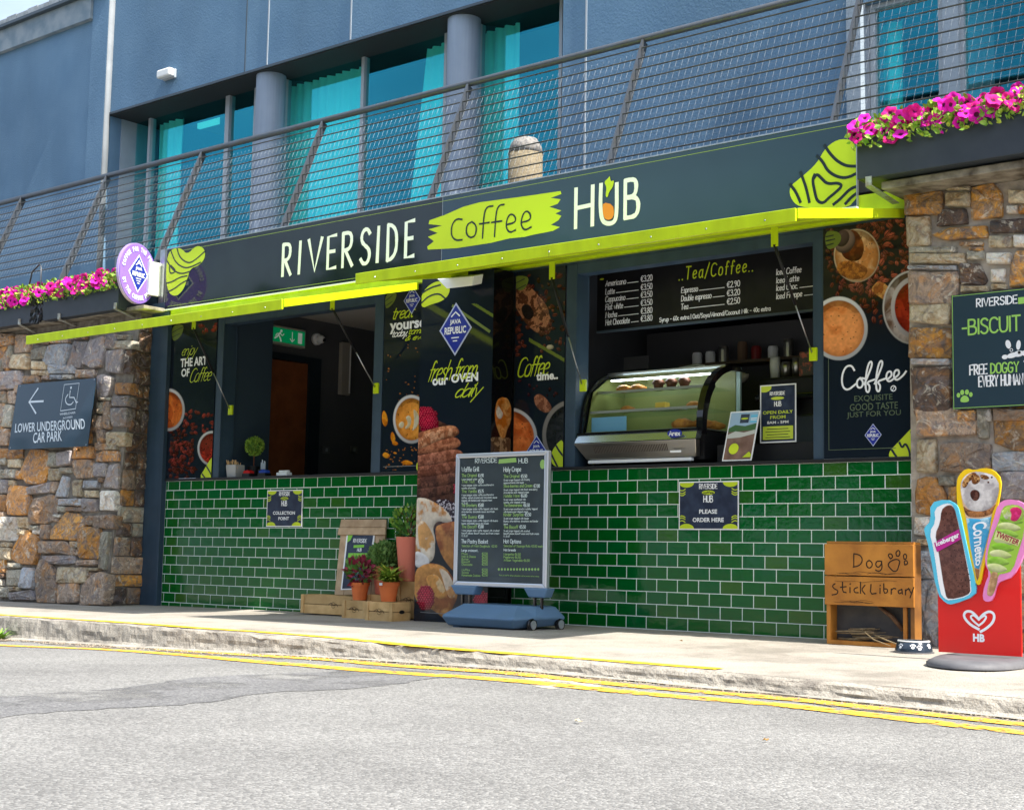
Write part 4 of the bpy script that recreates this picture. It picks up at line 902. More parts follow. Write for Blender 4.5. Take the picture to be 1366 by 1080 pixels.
def arc(ink,s,r,h,a0,a1,inner=False,bold=.02):
    """text round a circle, a0..a1 in degrees clockwise from the top"""
    st=s; n=len(s)
    for i,ch in enumerate(s):
        if ch==' ': continue
        a=R_(a0+(a1-a0)*(i+.5)/n); wd=abs(R_(a1-a0))/n*r*.80
        if ch in 'I.': wd*=.35
        def mp(u,v,a=a):
            rr2=r+v if not inner else r-v
            sgn=1 if not inner else -1
            return (rr2*math.sin(a)+u*math.cos(a)*sgn, rr2*math.cos(a)-u*math.sin(a)*sgn)
        btext(ink,ch,-wd/2,0,wd/2,h,bold,map2=mp)
arc(k,'COFFEE FOR THE PEOPLE',.192,.040,-82,82,bold=.035); arc(k,'BY THE COFFEE PEOPLE',.230,.040,-108,-252,inner=True,bold=.035)
k.done('lettering',white,rd)
# ================================================================ CAR PARK SIGN
cpk=[WP(*p,frL.O,frL.N) for p in ((24,513),(127,504),(117,594),(11,600))]
# upright plate bolted just in front of the wall
fc=FY(-.33); 
x0c=fc.px(24,513)[0]; x1c=fc.px(128,504)[0]; z1c=fc.px(75,508)[1]; z0c=fc.px(63,598)[1]
cs=thing('car_park_sign','dark blue LOWER UNDERGROUND CAR PARK sign with arrow on the left stone wall','sign',(x0c,-.33,z0c))
# the real plate leans back with the wall
frc=Fr(WP(11,600,frL.O+frL.N*.10,frL.N),(1,0,0),frL.V); W0=frc.px(121,596)[0]; H0=frc.px(30,513)[1]
mb=MB(); sk=frc.px(24,513)[0]
P4=[frc.px(11,600),frc.px(117,595),frc.px(128,504),frc.px(24,513)]
mb.prism([frc.p(*p,0) for p in P4],frc.N*-.006); obj('sign_plate',mb,mat('navy_sign_face',(.012,.035,.062),.3,coat=.3),cs)
def quadmap(P): return lambda u,v:(P[0][0]*(1-u)*(1-v)+P[1][0]*u*(1-v)+P[2][0]*u*v+P[3][0]*(1-u)*v,P[0][1]*(1-u)*(1-v)+P[1][1]*u*(1-v)+P[2][1]*u*v+P[3][1]*(1-u)*v)
k=Ink(frc,None,.002)
lines(k,[[(58,535),(39,536)],[(51,518),(39,536),(48,551)]],.018,sm=0)
q4=[frc.px(*p) for p in ((81,548),(101,545),(106,511),(86,513))]; k.line(q4+[q4[0],q4[1]],.007)
k.circle(*frc.px(95,517),.012,12)
lines(k,[[(94,521),(93,530),(99,530),(102,537),(104,536)]],.010,sm=0); lines(k,[[(91,526),(87,532),(89,539),(95,540),(98,536)]],.010)
for s,a,b2,c_,d in (('LOWER UNDERGROUND',(20,577),(114,572),(113,558),(21,565)),('CAR PARK',(44,591),(83,588),(83,574),(45,577)),('WHEELCHAIR',(80,554),(101,551.5),(101,548.5),(80,551)),('ACCESS',(84,559),(97,557),(97,554.5),(84,556.5))):
    Q=[frc.px(*z) for z in (a,b2,c_,d)]; btext(k,s,0,0,1,1,.012,map2=quadmap(Q))
k.done('lettering',mat('pale_blue_ink',(.60,.68,.75),.4),cs)
k=Ink(frc,None,.002)
for p in ((14,597),(115,593),(126,506),(27,515)): k.circle(*frc.px(*p),.007,10)
k.done('screws',steel,cs)
# ================================================================ BISCUIT SIGN (right)
yb=-.16; fb=FY(yb); bx0=fb.px(1270,470)[0]; bz0=fb.px(1274,546)[1]; bz1=fb.px(1270,394)[1]; bx1=bx0+.62
bs=thing('biscuit_sign','dark blue dog biscuit sign with green border and paw print on the right stone wall','sign',(bx0,yb,bz0))
obj('sign_plate',B(bx0,bx1,yb,yb+.005,bz0,bz1),mat('navy_sign_face2',(.022,.045,.065),.25,coat=.3),bs)
k=Ink(fb,None,.0015)
k.done('dummy',None,bs) if 0 else None
for a,b2 in (((bx0+.006,bz0+.006),(bx1-.006,bz0+.006)),((bx0+.006,bz1-.006),(bx1-.006,bz1-.006)),((bx0+.006,bz0),(bx0+.006,bz1)),((bx1-.006,bz0),(bx1-.006,bz1))): k.line([a,b2],.003)
u,v=fb.px(1287,532); 
k.poly(smooth([(u-.025,v-.018),(u+.025,v-.018),(u+.022,v+.008),(u,v+.022),(u-.022,v+.008)],2,True))
for a,b2,rr_ in ((-.034,.022,.010),(-.013,.036,.011),(.013,.036,.011),(.034,.022,.010)): k.circle(u+a,v+b2,rr_,14,ry=rr_*1.3)
a=fb.px(1284,447); b2=fb.px(1366,420); stext(k,'-BISCUIT BAR-',a[0],a[1],bx1-.03,b2[1]+.0,.010,gap=1.5)
cxx=(bx0+bx1)/2
a=fb.px(1322,499); stext(k,'DOGGY',fb.px(1322,497)[0],fb.px(1322,498)[1],fb.px(1359,496)[0],fb.px(1322,485)[1],.008)
k.line([fb.px(1361,401),(bx0+.44,fb.px(1361,401)[1])],.035); k.done('green_lettering',mat('soft_green_ink',(.32,.60,.12),.4),bs)
k=Ink(fb,None,.0016); stext(k,'RIVERSIDE',fb.px(1303,409)[0],fb.px(1303,409.5)[1],fb.px(1357,404)[0],fb.px(1303,399)[1],.007)
stext(k,'HUB',bx0+.46,fb.px(1303,409.5)[1],bx0+.56,fb.px(1303,399)[1],.007)
stext(k,'FREE',fb.px(1294,499)[0],fb.px(1294,500)[1],fb.px(1317,498)[0],fb.px(1294,487)[1],.008)
stext(k,'TREATS',fb.px(1359,500)[0]+.03,fb.px(1294,500)[1],bx1-.03,fb.px(1294,487)[1],.008)
stext(k,'EVERY HUMAN WELCOME',fb.px(1306,515)[0],fb.px(1306,516)[1],bx1-.06,fb.px(1306,502)[1],.008)
# dog face drawn in white
u,v=fb.px(1362,470)
def E(a,b2,r1,r2,rot=0): k.circle(u+a,v+b2,r1,18,ry=r2,rot=rot)
E(-.066,.048,.014,.024,.25); E(-.012,.040,.012,.026,-.1); E(.04,.048,.014,.024,-.25); E(-.045,-.012,.030,.014,.2); E(-.012,-.006,.028,.016,.1); E(-.085,-.018,.016,.012); E(.03,-.006,.028,.016,-.1)
k.ring(u-.050,v+.016,.009,.003,16); k.done('white_lettering',white,bs)
k=Ink(fb,None,.004); k.circle(u-.008,v+.0,.008,12); k.circle(u-.05,v+.016,.003,8); k.done('dog_nose',black,bs)
# ================================================================ POSTERS
# ---------------------------------------------------------------- printed pictures: a fine grid of coloured cells (flat artwork, unlit)
import numpy as np
class Art:
    """picture printed on frame fr inside rect; shapes are given in measured coordinates of the real poster seen in the photo"""
    def __init__(s,fr,rect,res=.005,bg=(.008,.013,.022),h=.0006):
        s.fr=fr; s.h=h; u0,v0,u1,v1=rect; s.nu=int((u1-u0)/res); s.nv=int((v1-v0)/res)
        U,V=np.meshgrid((np.arange(s.nu)+.5)/s.nu*(u1-u0)+u0,(np.arange(s.nv)+.5)/s.nv*(v1-v0)+v0)
        s.rect=rect; s.U=U.ravel(); s.V=V.ravel()
        P=np.array(fr.O)[None]+s.U[:,None]*np.array(fr.U)+s.V[:,None]*np.array(fr.V)-np.array(CAMP)
        z=P@np.array(_f); s.X=683+FPX*(P@np.array(CR))/z; s.Y=540-FPX*(P@np.array(CU))/z
        s.c=np.tile(np.array(bg,float),(len(s.X),1)); s.rs=np.random.RandomState(int(abs(u0*100))+5); s.T=s.rs.rand(64,64)
    def noise(s,sc,oc=4,wx=0,wy=0):
        o=0;a=1;t=0
        for k in range(oc):
            x=(s.U+wx)*sc*2**k+k*7.3; y=(s.V+wy)*sc*2**k+k*3.1; xi=np.floor(x).astype(int); yi=np.floor(y).astype(int); fx=x-xi; fy=y-yi; fx=fx*fx*(3-2*fx); fy=fy*fy*(3-2*fy)
            g=lambda i,j:s.T[i%64,j%64]; o=o+a*((g(xi,yi)*(1-fx)+g(xi+1,yi)*fx)*(1-fy)+(g(xi,yi+1)*(1-fx)+g(xi+1,yi+1)*fx)*fy); t+=a; a*=.55
        return o/t
    def put(s,m,col): s.c=s.c*(1-m[:,None])+col*m[:,None]
    def ell(s,cx,cy,rx,ry,rot=0):
        dx=s.X-cx; dy=s.Y-cy; c,n=math.cos(rot),math.sin(rot); a=(dx*c+dy*n)/rx; b=(-dx*n+dy*c)/ry; return a,b,np.sqrt(a*a+b*b)
    def ball(s,cx,cy,rx,ry,base,rot=0,lo=.25,spec=.25,tex=0.):
        i=np.where((abs(s.X-cx)<max(rx,ry)*1.1)&(abs(s.Y-cy)<max(rx,ry)*1.1))[0]
        if len(i)==0: return
        dx=s.X[i]-cx; dy=s.Y[i]-cy; c,n=math.cos(rot),math.sin(rot); a=(dx*c+dy*n)/rx; b=(-dx*n+dy*c)/ry; r=a*a+b*b; m=np.clip((1-r)*6,0,1)
        nz=np.sqrt(np.clip(1-r,0,1)); l=np.clip(nz*.72-dx/max(rx,ry)*.3-dy/max(rx,ry)*.5,0,1.2); col=np.array(base)[None]*(lo+(1-lo)*l)[:,None]+(spec*np.clip(l-.85,0,1)*3)[:,None]
        s.c[i]=s.c[i]*(1-m[:,None])+col*m[:,None]
    def bean(s,cx,cy,r,rot,base):
        s.ball(cx,cy,r,r*.62,base,rot,.18,.35)
        i=np.where((abs(s.X-cx)<r)&(abs(s.Y-cy)<r))[0]; dx=s.X[i]-cx; dy=s.Y[i]-cy; c,n=math.cos(rot),math.sin(rot); a=(dx*c+dy*n)/r; b=(-dx*n+dy*c)/r
        m=((abs(b-.12*np.sin(a*2.5))<.09)&(abs(a)<.85)).astype(float)*.85; s.c[i]*=(1-m)[:,None]
    def beans(s,x0,y0,x1,y1,n,r,base=(.22,.05,.03)):
        for _ in range(n): k=s.rs.uniform(.35,1.3); s.bean(s.rs.uniform(x0,x1),s.rs.uniform(y0,y1),r*s.rs.uniform(.75,1.25),s.rs.uniform(0,3.1),np.array(base)*k)
    def poly(s,pts,base,col2=None,nz=(20,.5,.15),edge=5,lo=.35,ly=-.5,tex=.35,it=2):
        """shaded rounded shape; col2 mixed in by noise; edge = rounding width in px"""
        P=np.array(smooth(pts,it,True)) if it else np.array(pts,float); inside=np.zeros(len(s.X),bool); d=np.full(len(s.X),1e9); gx=np.zeros(len(s.X)); gy=np.zeros(len(s.X))
        bx=(s.X>P[:,0].min()-2)&(s.X<P[:,0].max()+2)&(s.Y>P[:,1].min()-2)&(s.Y<P[:,1].max()+2); I=np.where(bx)[0]
        if len(I)==0: return
        x=s.X[I]; y=s.Y[I]; ins=np.zeros(len(I),bool); dd=np.full(len(I),1e9); nx=np.zeros(len(I)); ny=np.zeros(len(I))
        for a,b in zip(P,np.roll(P,-1,0)):
            cnd=((a[1]>y)!=(b[1]>y)); xx=(b[0]-a[0])*(y-a[1])/((b[1]-a[1]) if b[1]!=a[1] else 1e-9)+a[0]; ins^=cnd&(x<xx)
            e=b-a; t=np.clip(((x-a[0])*e[0]+(y-a[1])*e[1])/(e@e+1e-9),0,1); px_=x-a[0]-t*e[0]; py_=y-a[1]-t*e[1]; q=np.hypot(px_,py_); k=q<dd; dd[k]=q[k]; nx[k]=(px_/(q+1e-6))[k]; ny[k]=(py_/(q+1e-6))[k]
        h=np.clip(dd/edge,0,1); sl=(1-h); light=np.clip(.75+sl*( (-nx)*-.25*-1+ (-ny)*ly*-1*-1 ),0,1.3)
        # outward normal is -(nx,ny): lit from the top left
        light=np.clip(.72+sl*(nx*.25+ny*.55),.0,1.25)
        f=s.noise(nz[0],5)[I]; g=s.noise(nz[0]*4,3,5,2)[I]; col=np.tile(np.array(base,float),(len(I),1))
        if col2 is not None: k=np.clip((f-nz[1])/nz[2]+.5,0,1)[:,None]; col=col*(1-k)+np.array(col2)*k
        sh=(lo+(1-lo)*light)*(1-tex+tex*2*g); m=(ins&True).astype(float)*np.clip(dd/.6,0,1); s.c[I]=s.c[I]*(1-m[:,None])+col*sh[:,None]*m[:,None]
    def cup(s,cx,cy,rx,ry,rim,ca,cb,rimc=(.62,.62,.64),milk=0):
        a,b,r=s.ell(cx,cy,rx,ry); m=np.clip((1-r)*rx/1.0,0,1); ang=np.arctan2(b,a); s.put(m,np.array(rimc)[None]*(.55+.45*np.clip(.5-.6*np.sin(ang+.6),0,1))[:,None])
        k=1-rim/rx; a,b,r=s.ell(cx,cy,rx*k,ry*k); m=np.clip((1-r)*rx/1.2,0,1)
        w=s.noise(5,3); f=s.noise(9,5,w*.35,w*.5); t=np.clip((f-.42)/.2,0,1)[:,None]; col=np.array(ca)*(1-t)+np.array(cb)*t
        g=s.noise(60,2,1,1); col=col*(.8+.4*g)[:,None]*(1.12-.55*np.clip(r,0,1)**5)[:,None]; sh=np.clip(1-(.9-np.clip(-b*.5-a*.2+r*.7,0,1))*0,0,1)
        col=col*np.where((b<-.55)&(r>.78),.6,1.0)[:,None]; s.put(m,col)
        for _ in range(24): q=s.rs.uniform(0,6.28); z=math.sqrt(s.rs.rand())*.9*k; s.ball(cx+rx*z*math.cos(q),cy+ry*z*math.sin(q),.8,.8,np.array(ca)*.25)
    def berry(s,cx,cy,w,h,d=3.0,base=(.62,.012,.06)):
        a,b,r=s.ell(cx,cy,w,h); s.put(np.clip((1-r)*w,0,1),np.array([.12,.002,.012])[None]); L=[]
        for j in range(-int(h/d)-1,int(h/d)+2):
            for i in range(-int(w/d)-1,int(w/d)+2): L.append((i*d+(j%2)*d/2+s.rs.uniform(-.3,.3),j*d*.86+s.rs.uniform(-.3,.3)))
        for x,y in L:
            q=(x/w)**2+(y/h)**2
            if q<.98: k=1-.55*q+.25*(-x/w*.4-y/h*.6); s.ball(cx+x,cy+y,d*.56,d*.56,np.array(base)*max(.2,k),0,.22,.5)
    def mask(s,pts,it=1):
        P=smooth(pts,it,True) if it else pts; ins=np.zeros(len(s.X),bool)
        for a,b in zip(P,P[1:]+P[:1]):
            cnd=((a[1]>s.Y)!=(b[1]>s.Y)); xx=(b[0]-a[0])*(s.Y-a[1])/((b[1]-a[1]) or 1e-9)+a[0]; ins^=cnd&(s.X<xx)
        return ins
    def done(s,parent,nm='printed_picture',keep=None):
        u0,v0,u1,v1=s.rect; gu=np.linspace(u0,u1,s.nu+1); gv=np.linspace(v0,v1,s.nv+1); GU,GV=np.meshgrid(gu,gv); off=np.array(rootloc(parent)); O=np.array(s.fr.O)+np.array(s.fr.N)*s.h-off
        co=(O[None]+GU.ravel()[:,None]*np.array(s.fr.U)+GV.ravel()[:,None]*np.array(s.fr.V)).astype(np.float32); n=s.nu+1
        i,j=np.meshgrid(np.arange(s.nu),np.arange(s.nv)); a=(j*n+i).ravel(); F=np.stack([a,a+1,a+n+1,a+n],1).astype(np.int32); F=F if keep is None else F[keep]; sc_=s.c if keep is None else s.c[keep]; me=bpy.data.meshes.new(nm); nf=len(F)
        me.vertices.add(len(co)); me.vertices.foreach_set('co',co.ravel()); me.loops.add(nf*4); me.loops.foreach_set('vertex_index',F.ravel()); me.polygons.add(nf); me.polygons.foreach_set('loop_start',np.arange(nf,dtype=np.int32)*4); me.polygons.foreach_set('loop_total',np.full(nf,4,np.int32)); me.update()
        at=me.color_attributes.new('print','FLOAT_COLOR','CORNER'); cc=np.ones((nf,4,4),np.float32); cc[:,:,:3]=np.clip(sc_,0,.9)[:,None,:]; at.data.foreach_set('color',cc.ravel())
        if 'gloss_print' not in MATS:
            m=bpy.data.materials.new('gloss_print'); m.use_nodes=True; t=m.node_tree; b=t.nodes['Principled BSDF']; an=t.nodes.new('ShaderNodeAttribute'); an.attribute_name='print'; t.links.new(an.outputs[0],b.inputs['Base Color']); b.inputs['Roughness'].default_value=.07; b.inputs['Specular IOR Level'].default_value=.34; MATS['gloss_print']=m
        me.materials.append(MATS['gloss_print']); o=bpy.data.objects.new(nm,me); C.objects.link(o); o.parent=parent; return o
cof=mat('coffee_crema_print',(.62,.20,.03),.3,noise=(9,6,.32,.7),col2=(.36,.10,.018))
cof2=mat('pale_latte_print',(.62,.27,.10),.3,noise=(8,6,.32,.7),col2=(.45,.13,.035))
latte=mat('golden_latte_print',(.60,.30,.05),.3,noise=(12,5,.3,.7),col2=(.42,.17,.03))
cupw=mat('cup_rim_print',(.62,.62,.62),.3); cupd=mat('grey_rim_print',(.22,.22,.22),.3)
bean=mat('coffee_bean_print',(.055,.010,.006),.25,noise=(45,2,.42,.68),col2=(.26,.06,.035))
beand=mat('dark_bean_print',(.018,.006,.005),.3,noise=(30,3,.4,.7),col2=(.06,.015,.010))
wafm=mat('waffle_print',(.34,.12,.05),.35,noise=(13,6,.32,.68),col2=(.16,.05,.03)); wafl=mat('waffle_edge_print',(.50,.22,.11),.35,noise=(16,6,.3,.7),col2=(.30,.10,.05))
past=mat('pastry_print',(.62,.30,.09),.35,noise=(8,6,.32,.66),col2=(.34,.11,.03)); creamp=mat('cream_print',(.72,.66,.58),.35,noise=(14,6,.4,.7),col2=(.52,.30,.16))
rasp=mat('raspberry_print',(.48,.01,.04),.3,noise=(60,2,.35,.6),col2=(.20,.003,.02)); orangep=mat('orange_peel_print',(.72,.28,.02),.35,noise=(12,4,.35,.7),col2=(.5,.14,.01))
amber=mat('amber_glass_print',(.50,.15,.02),.2,noise=(20,4,.35,.65),col2=(.70,.34,.12)); sauc=mat('saucer_print',(.50,.38,.26),.3,noise=(12,6,.35,.65),col2=(.50,.20,.05))
def diamond(par,fr,cu,cv,a,rect=None):
    k=Ink(fr,rect,.0028); k.poly([(cu-a,cv),(cu,cv-a*1.25),(cu+a,cv),(cu,cv+a*1.25)]); k.done('diamond_border',mat('pale_blue_border',(.45,.5,.7),.3),par)
    k=Ink(fr,rect,.0040); b=a*.9; k.poly([(cu-b,cv),(cu,cv-b*1.25),(cu+b,cv),(cu,cv+b*1.25)]); k.done('diamond',blueink,par)
    k=Ink(fr,rect,.0055); btext(k,'REPUBLIC',cu-a*.66,cv-a*.22,cu+a*.66,cv+a*.12,.03); btext(k,'JAVA',cu-a*.34,cv+a*.18,cu+a*.34,cv+a*.46,.03)
    k.line([(cu-a*.25,cv+a*.6),(cu,cv+a*.8),(cu+a*.25,cv+a*.6)],a*.07); k.line([(cu-a*.22,cv-a*.4),(cu+a*.22,cv-a*.4)],a*.05); k.line([(cu-a*.12,cv-a*.55),(cu+a*.12,cv-a*.55)],a*.05)
    k.done('diamond_lettering',white,par)
def leafmark(par,fr,rect,pts,lns,t=.012,m=None):
    k=Ink(fr,rect,.0018); k.poly(smooth([fr.px(*p) for p in pts],2,True)); k.done('leaf_mark',m or lime,par)
    k=Ink(fr,rect,.0035); lines(k,lns,t); k.done('leaf_lines',inkline,par)
def beans(par,fr,rect,regs,seed,sz=.017,m=None,h=.0012):
    q=random.Random(seed); k=Ink(fr,rect,h); hl=Ink(fr,rect,h+.0009); cr=Ink(fr,rect,h+.0016)
    for (u0,v0,u1,v1,n) in regs:
        for _ in range(n):
            u,v,s_,r_=q.uniform(u0,u1),q.uniform(v0,v1),sz*q.uniform(.7,1.25),q.uniform(0,3.1); k.circle(u,v,s_,10,ry=s_*.62,rot=r_)
            if m is None:
                hl.circle(u-s_*.15,v+s_*.22,s_*.55,8,ry=s_*.24,rot=r_); cr.line([(u-s_*.8*math.cos(r_),v-s_*.8*math.sin(r_)),(u+s_*.12*math.sin(r_),v-s_*.12*math.cos(r_)),(u+s_*.8*math.cos(r_),v+s_*.8*math.sin(r_))],s_*.13)
    k.done('bean_print',m or bean,par); hl.done('bean_highlight',mat('bean_highlight_print',(.34,.13,.085),.3,noise=(60,2,.4,.6),col2=(.16,.05,.03)),par); cr.done('bean_crease',beand,par)
def cup(par,fr,rect,cu,cv,r,m,rim=.028,rm=None,h=.002):
    k=Ink(fr,rect,h); k.circle(cu,cv,r,48); k.done('cup_rim',rm or cupw,par)
    k=Ink(fr,rect,h+.0010); k.ring(cu,cv,r-rim*.35,rim*.28,40,200,400); k.done('rim_shade',cupd,par)
    k=Ink(fr,rect,h+.0020); k.circle(cu,cv,r-rim*.9,48); k.done('coffee_edge',mat('dark_coffee_edge',(.20,.055,.012),.3),par)
    k=Ink(fr,rect,h+.0030); k.circle(cu+r*.01,cv-r*.015,r-rim*1.2,48); k.done('coffee_print',m,par)
    if m not in (gloss,):
        q=random.Random(int(r*1000)); k=Ink(fr,rect,h+.0042)
        for i in range(5):
            a0=q.uniform(0,6.28); rr_=(r-rim)*q.uniform(.35,.85); k.line(smooth([(cu+rr_*math.cos(a0+.25*j),cv+rr_*(1-.03*j)*math.sin(a0+.25*j)) for j in range(6)],1),r*.05,taper=True)
        for i in range(14):
            a0=q.uniform(0,6.28); rr_=(r-rim*1.4)*math.sqrt(q.random())*.95; k.circle(cu+rr_*math.cos(a0),cv+rr_*math.sin(a0),q.uniform(.0015,.004),6)
        k.done('crema_swirl',mat('light_crema_print',(.72,.36,.13),.3) if r<.25 else mat('bright_crema_print',(.74,.30,.08),.3),par)
def poster(label,x0,x1,z0,z1,y=-.012,name='poster_panel'):
    t=thing(name,label,'poster',((x0+x1)/2,y,z0)); obj('panel',B(x0,x1,y,y+.010,z0,z1),gloss,t)
    return t,FY(y),(x0,z0,x1,z1)
PZ=CT+.022
# ---- 1: enjoy the art of coffee
p1,f,rc=poster('narrow poster reading enjoy THE ART OF Coffee beside the left post',-.032,.572,PZ,HZ-.003)
A=Art(f,rc,.005); A.beans(266,432,290,444,12,3.2,(.35,.03,.02)); A.beans(246,548,290,578,26,3.0,(.34,.05,.035)); A.beans(226,566,262,640,120,3.0,(.16,.03,.02))
A.cup(225,546.5,22,29,3,(.66,.17,.03),(.42,.08,.015)); A.cup(283,598,20,24,2.5,(.16,.012,.008),(.42,.03,.015),(.5,.5,.5)); A.beans(228,590,256,622,50,3.0,(.28,.04,.03)); A.done(p1)
leafmark(p1,f,rc,[(264,640),(275,622),(282,610),(292,604),(296,645)],[[(270,632),(276,640)],[(276,622),(282,632),(284,640)],[(284,612),(288,624),(294,634)]],.014)
leafmark(p1,f,rc,[(229,434),(246,432),(244,444),(238,452),(230,456)],[[(230,444),(240,438),(246,436)],[(230,450),(240,445)]],.006,m=dimlime)
k=Ink(f,rc,.002); btext(k,'THE ART',f.px(241,487)[0],f.px(241,490)[1],f.px(276,487)[0],f.px(241,478.5)[1],.035); btext(k,'OF',f.px(242,501)[0],f.px(242,503)[1],f.px(253,500)[0],f.px(242,492)[1],.035); k.done('lettering',white,p1)
k=Ink(f,rc,.0025); stext(k,'enjoy',f.px(243,477)[0],f.px(243,480)[1],f.px(264,470)[0],f.px(243,463)[1],.007,slant=.5,gap=0,taper=True); stext(k,'Coffee',f.px(254,505)[0],f.px(254,510)[1],f.px(283,500)[0],f.px(254,492)[1],.008,slant=.5,gap=0,taper=True); k.done('script_lettering',lime,p1)
# ---- 2: treat yourself
p2,f,rc=poster('poster reading treat yourself over a latte cup, right of the left opening',2.515,3.098,PZ,HZ-.003)
k=Ink(f,rc,.0012); k.line([(2.545,PZ+.04),(3.09,PZ+.04)],.004); k.done('border_line',cupd,p2)
A=Art(f,rc,.0045)
for _ in range(70): A.ball(A.rs.uniform(514,566),A.rs.choice([A.rs.uniform(455,540),A.rs.uniform(595,628),A.rs.uniform(595,628)]),A.rs.uniform(.5,1.6),A.rs.uniform(.5,1.2),(.45,.16,.03))
for x,y,a_,b_,r_ in ((513,558,5,13,.1),(524,583,4,9,-.4),(527,591,5,4,.3),(515,607,6,5,.2),(543,617,9,4.5,.25),(527,604,3,2,.4)): A.poly([(x-a_,y),(x-a_*.3,y-b_),(x+a_*.7,y-b_*.4),(x+a_,y+b_*.5),(x,y+b_)],(.80,.32,.02),(.62,.18,.01),edge=3,tex=.3)
A.cup(549,559,25,33,3,(.72,.30,.05),(.55,.20,.03))
for pts in ([(531,566),(536,561),(540,564),(538,571),(533,571)],[(540,557),(545,553),(549,557),(549,566),(543,573),(539,571),(545,564)],[(551,545),(556,548),(560,557),(558,568),(549,577),(552,566),(552,556)]): A.poly(pts,(.72,.66,.48),(.66,.52,.30),edge=2,tex=.1)
A.done(p2)
k=Ink(f,rc,.002); btext(k,'yourself',f.px(520,444)[0],f.px(520,446)[1],f.px(520,444)[0]+.43,f.px(520,427)[1],.035); stext(k,'today,',f.px(524,448)[0],f.px(524,453)[1],f.px(544,446)[0],f.px(524,441)[1],.007,slant=.4,gap=.3); k.done('lettering',white,p2)
k=Ink(f,rc,.0025); stext(k,'treat',f.px(525,425)[0],f.px(525,426)[1],f.px(554,418)[0],f.px(525,412)[1],.009,slant=.4,gap=.5); stext(k,'tomorrow',f.px(546,446)[0],f.px(546,446)[1],f.px(546,446)[0]+.30,f.px(546,439)[1],.006,slant=.4,gap=.4); stext(k,'& every day',f.px(541,455)[0],f.px(541,457)[1],f.px(541,455)[0]+.42,f.px(541,448)[1],.006,slant=.4,gap=.4); k.done('script_lettering',lime,p2)
diamond(p2,f,f.px(550,400)[0],f.px(550,400)[1],.085,rc)
leafmark(p2,f,rc,[(514,392),(530,389),(528,400),(520,410),(514,412)],[[(514,402),(524,394)],[(515,408),(524,402)]],.006,m=dimlime)
leafmark(p2,f,rc,[(566,612),(556,616),(555,626),(562,632),(572,630)],[[(560,616),(562,628)]],.008)
# ---- 3: projecting door box with oven print
DX0,DX1,DY=3.10,3.765,-.24; DZ0,DZ1=-.035,2.395
p3=thing('poster_door','tall projecting panel printed fresh from our OVEN daily with waffles','poster',(3.43,DY,0))
obj('panel',B(DX0,DX1,DY,-.026,DZ0,DZ1),gloss,p3)
f=FY(DY-.0); rc=(DX0,DZ0+.03,DX1,DZ1)
def P(ink,pts,sm=2): ink.poly(smooth([ink.fr.px(*p) for p in pts],sm,True) if sm else [ink.fr.px(*p) for p in pts])
def layer(nm,m,h,polys,sm=2,par=p3,fr=None,rect=None):
    k=Ink(fr or f,rect or rc,h)
    for a in polys: P(k,a,sm)
    return k.done(nm,m,par)
A=Art(f,(DX0+.001,DZ0+.012,DX1-.001,DZ1-.002),.0042)
A.poly([(552,560),(570,556),(590,562),(606,572),(618,640),(626,700),(552,708)],(.10,.04,.025),(.05,.02,.015),edge=10)
A.berry(568,555,15,13,3.2); A.berry(574,570,12,10,3.2); A.berry(571,562,13,12,3.2)
for k_,(y,w_,cb,c2) in enumerate(((660,56,(.15,.06,.04),(.07,.03,.02)),(647,60,(.20,.08,.05),(.09,.035,.025)),(632,62,(.32,.12,.075),(.18,.06,.035)),(617,60,(.42,.16,.095),(.24,.08,.045)),(601,56,(.50,.19,.10),(.28,.09,.045)),(586,54,(.56,.23,.11),(.30,.10,.05)))):
    A.poly([(552,y-9),(566,y-11),(585,y-14-k_*.6),(560+w_-8,y-17-k_*.6),(560+w_,y-11),(560+w_-4,y-4),(590,y+1),(572,y+4),(552,y+5)],cb,c2,(26,.5,.12),edge=6,tex=.55,lo=.16)
A.poly([(556,588),(566,579),(584,573),(600,570),(612,573),(610,579),(598,583),(580,590),(566,597),(556,600)],(.60,.30,.17),(.36,.13,.06),(30,.5,.12),edge=5,tex=.6,lo=.2)
A.poly([(576,672),(588,664),(604,668),(616,680),(612,700),(590,696)],(.03,.018,.03),(.55,.50,.56),(70,.58,.06),edge=4,tex=.5)
A.poly([(578,704),(590,697),(612,694),(648,700),(668,748),(640,778),(610,768),(588,742)],(.52,.22,.06),(.28,.08,.02),(10,.5,.2),edge=12,lo=.12,tex=.4)
A.poly([(602,730),(616,722),(640,735),(650,760),(625,766),(608,752)],(.30,.10,.035),(.12,.035,.015),(9,.5,.2),edge=8,lo=.2,tex=.4)
A.poly([(552,664),(566,663),(580,669),(596,680),(605,694),(596,698),(584,694),(577,704),(582,720),(578,742),(568,752),(552,742)],(.74,.64,.52),(.60,.27,.08),(9,.56,.10),edge=7,lo=.3,tex=.25)
A.poly([(556,700),(564,692),(574,704),(581,722),(580,744),(572,752),(560,738)],(.66,.34,.11),(.78,.68,.55),(9,.52,.10),edge=6,lo=.25,tex=.35)
A.poly([(552,734),(564,736),(574,746),(572,756),(552,758)],(.76,.74,.74),(.55,.50,.50),(12,.6,.1),edge=5,tex=.15)
A.poly([(552,762),(564,752),(580,750),(596,757),(607,774),(612,795),(603,812),(596,828),(584,818),(566,806),(552,800)],(.60,.27,.07),(.30,.09,.025),(9,.52,.14),edge=9,lo=.15,tex=.4)
A.poly([(584,756),(596,760),(606,778),(610,794),(600,800),(594,786),(590,770)],(.74,.60,.46),(.58,.28,.10),(11,.54,.1),edge=5,lo=.35,tex=.25)
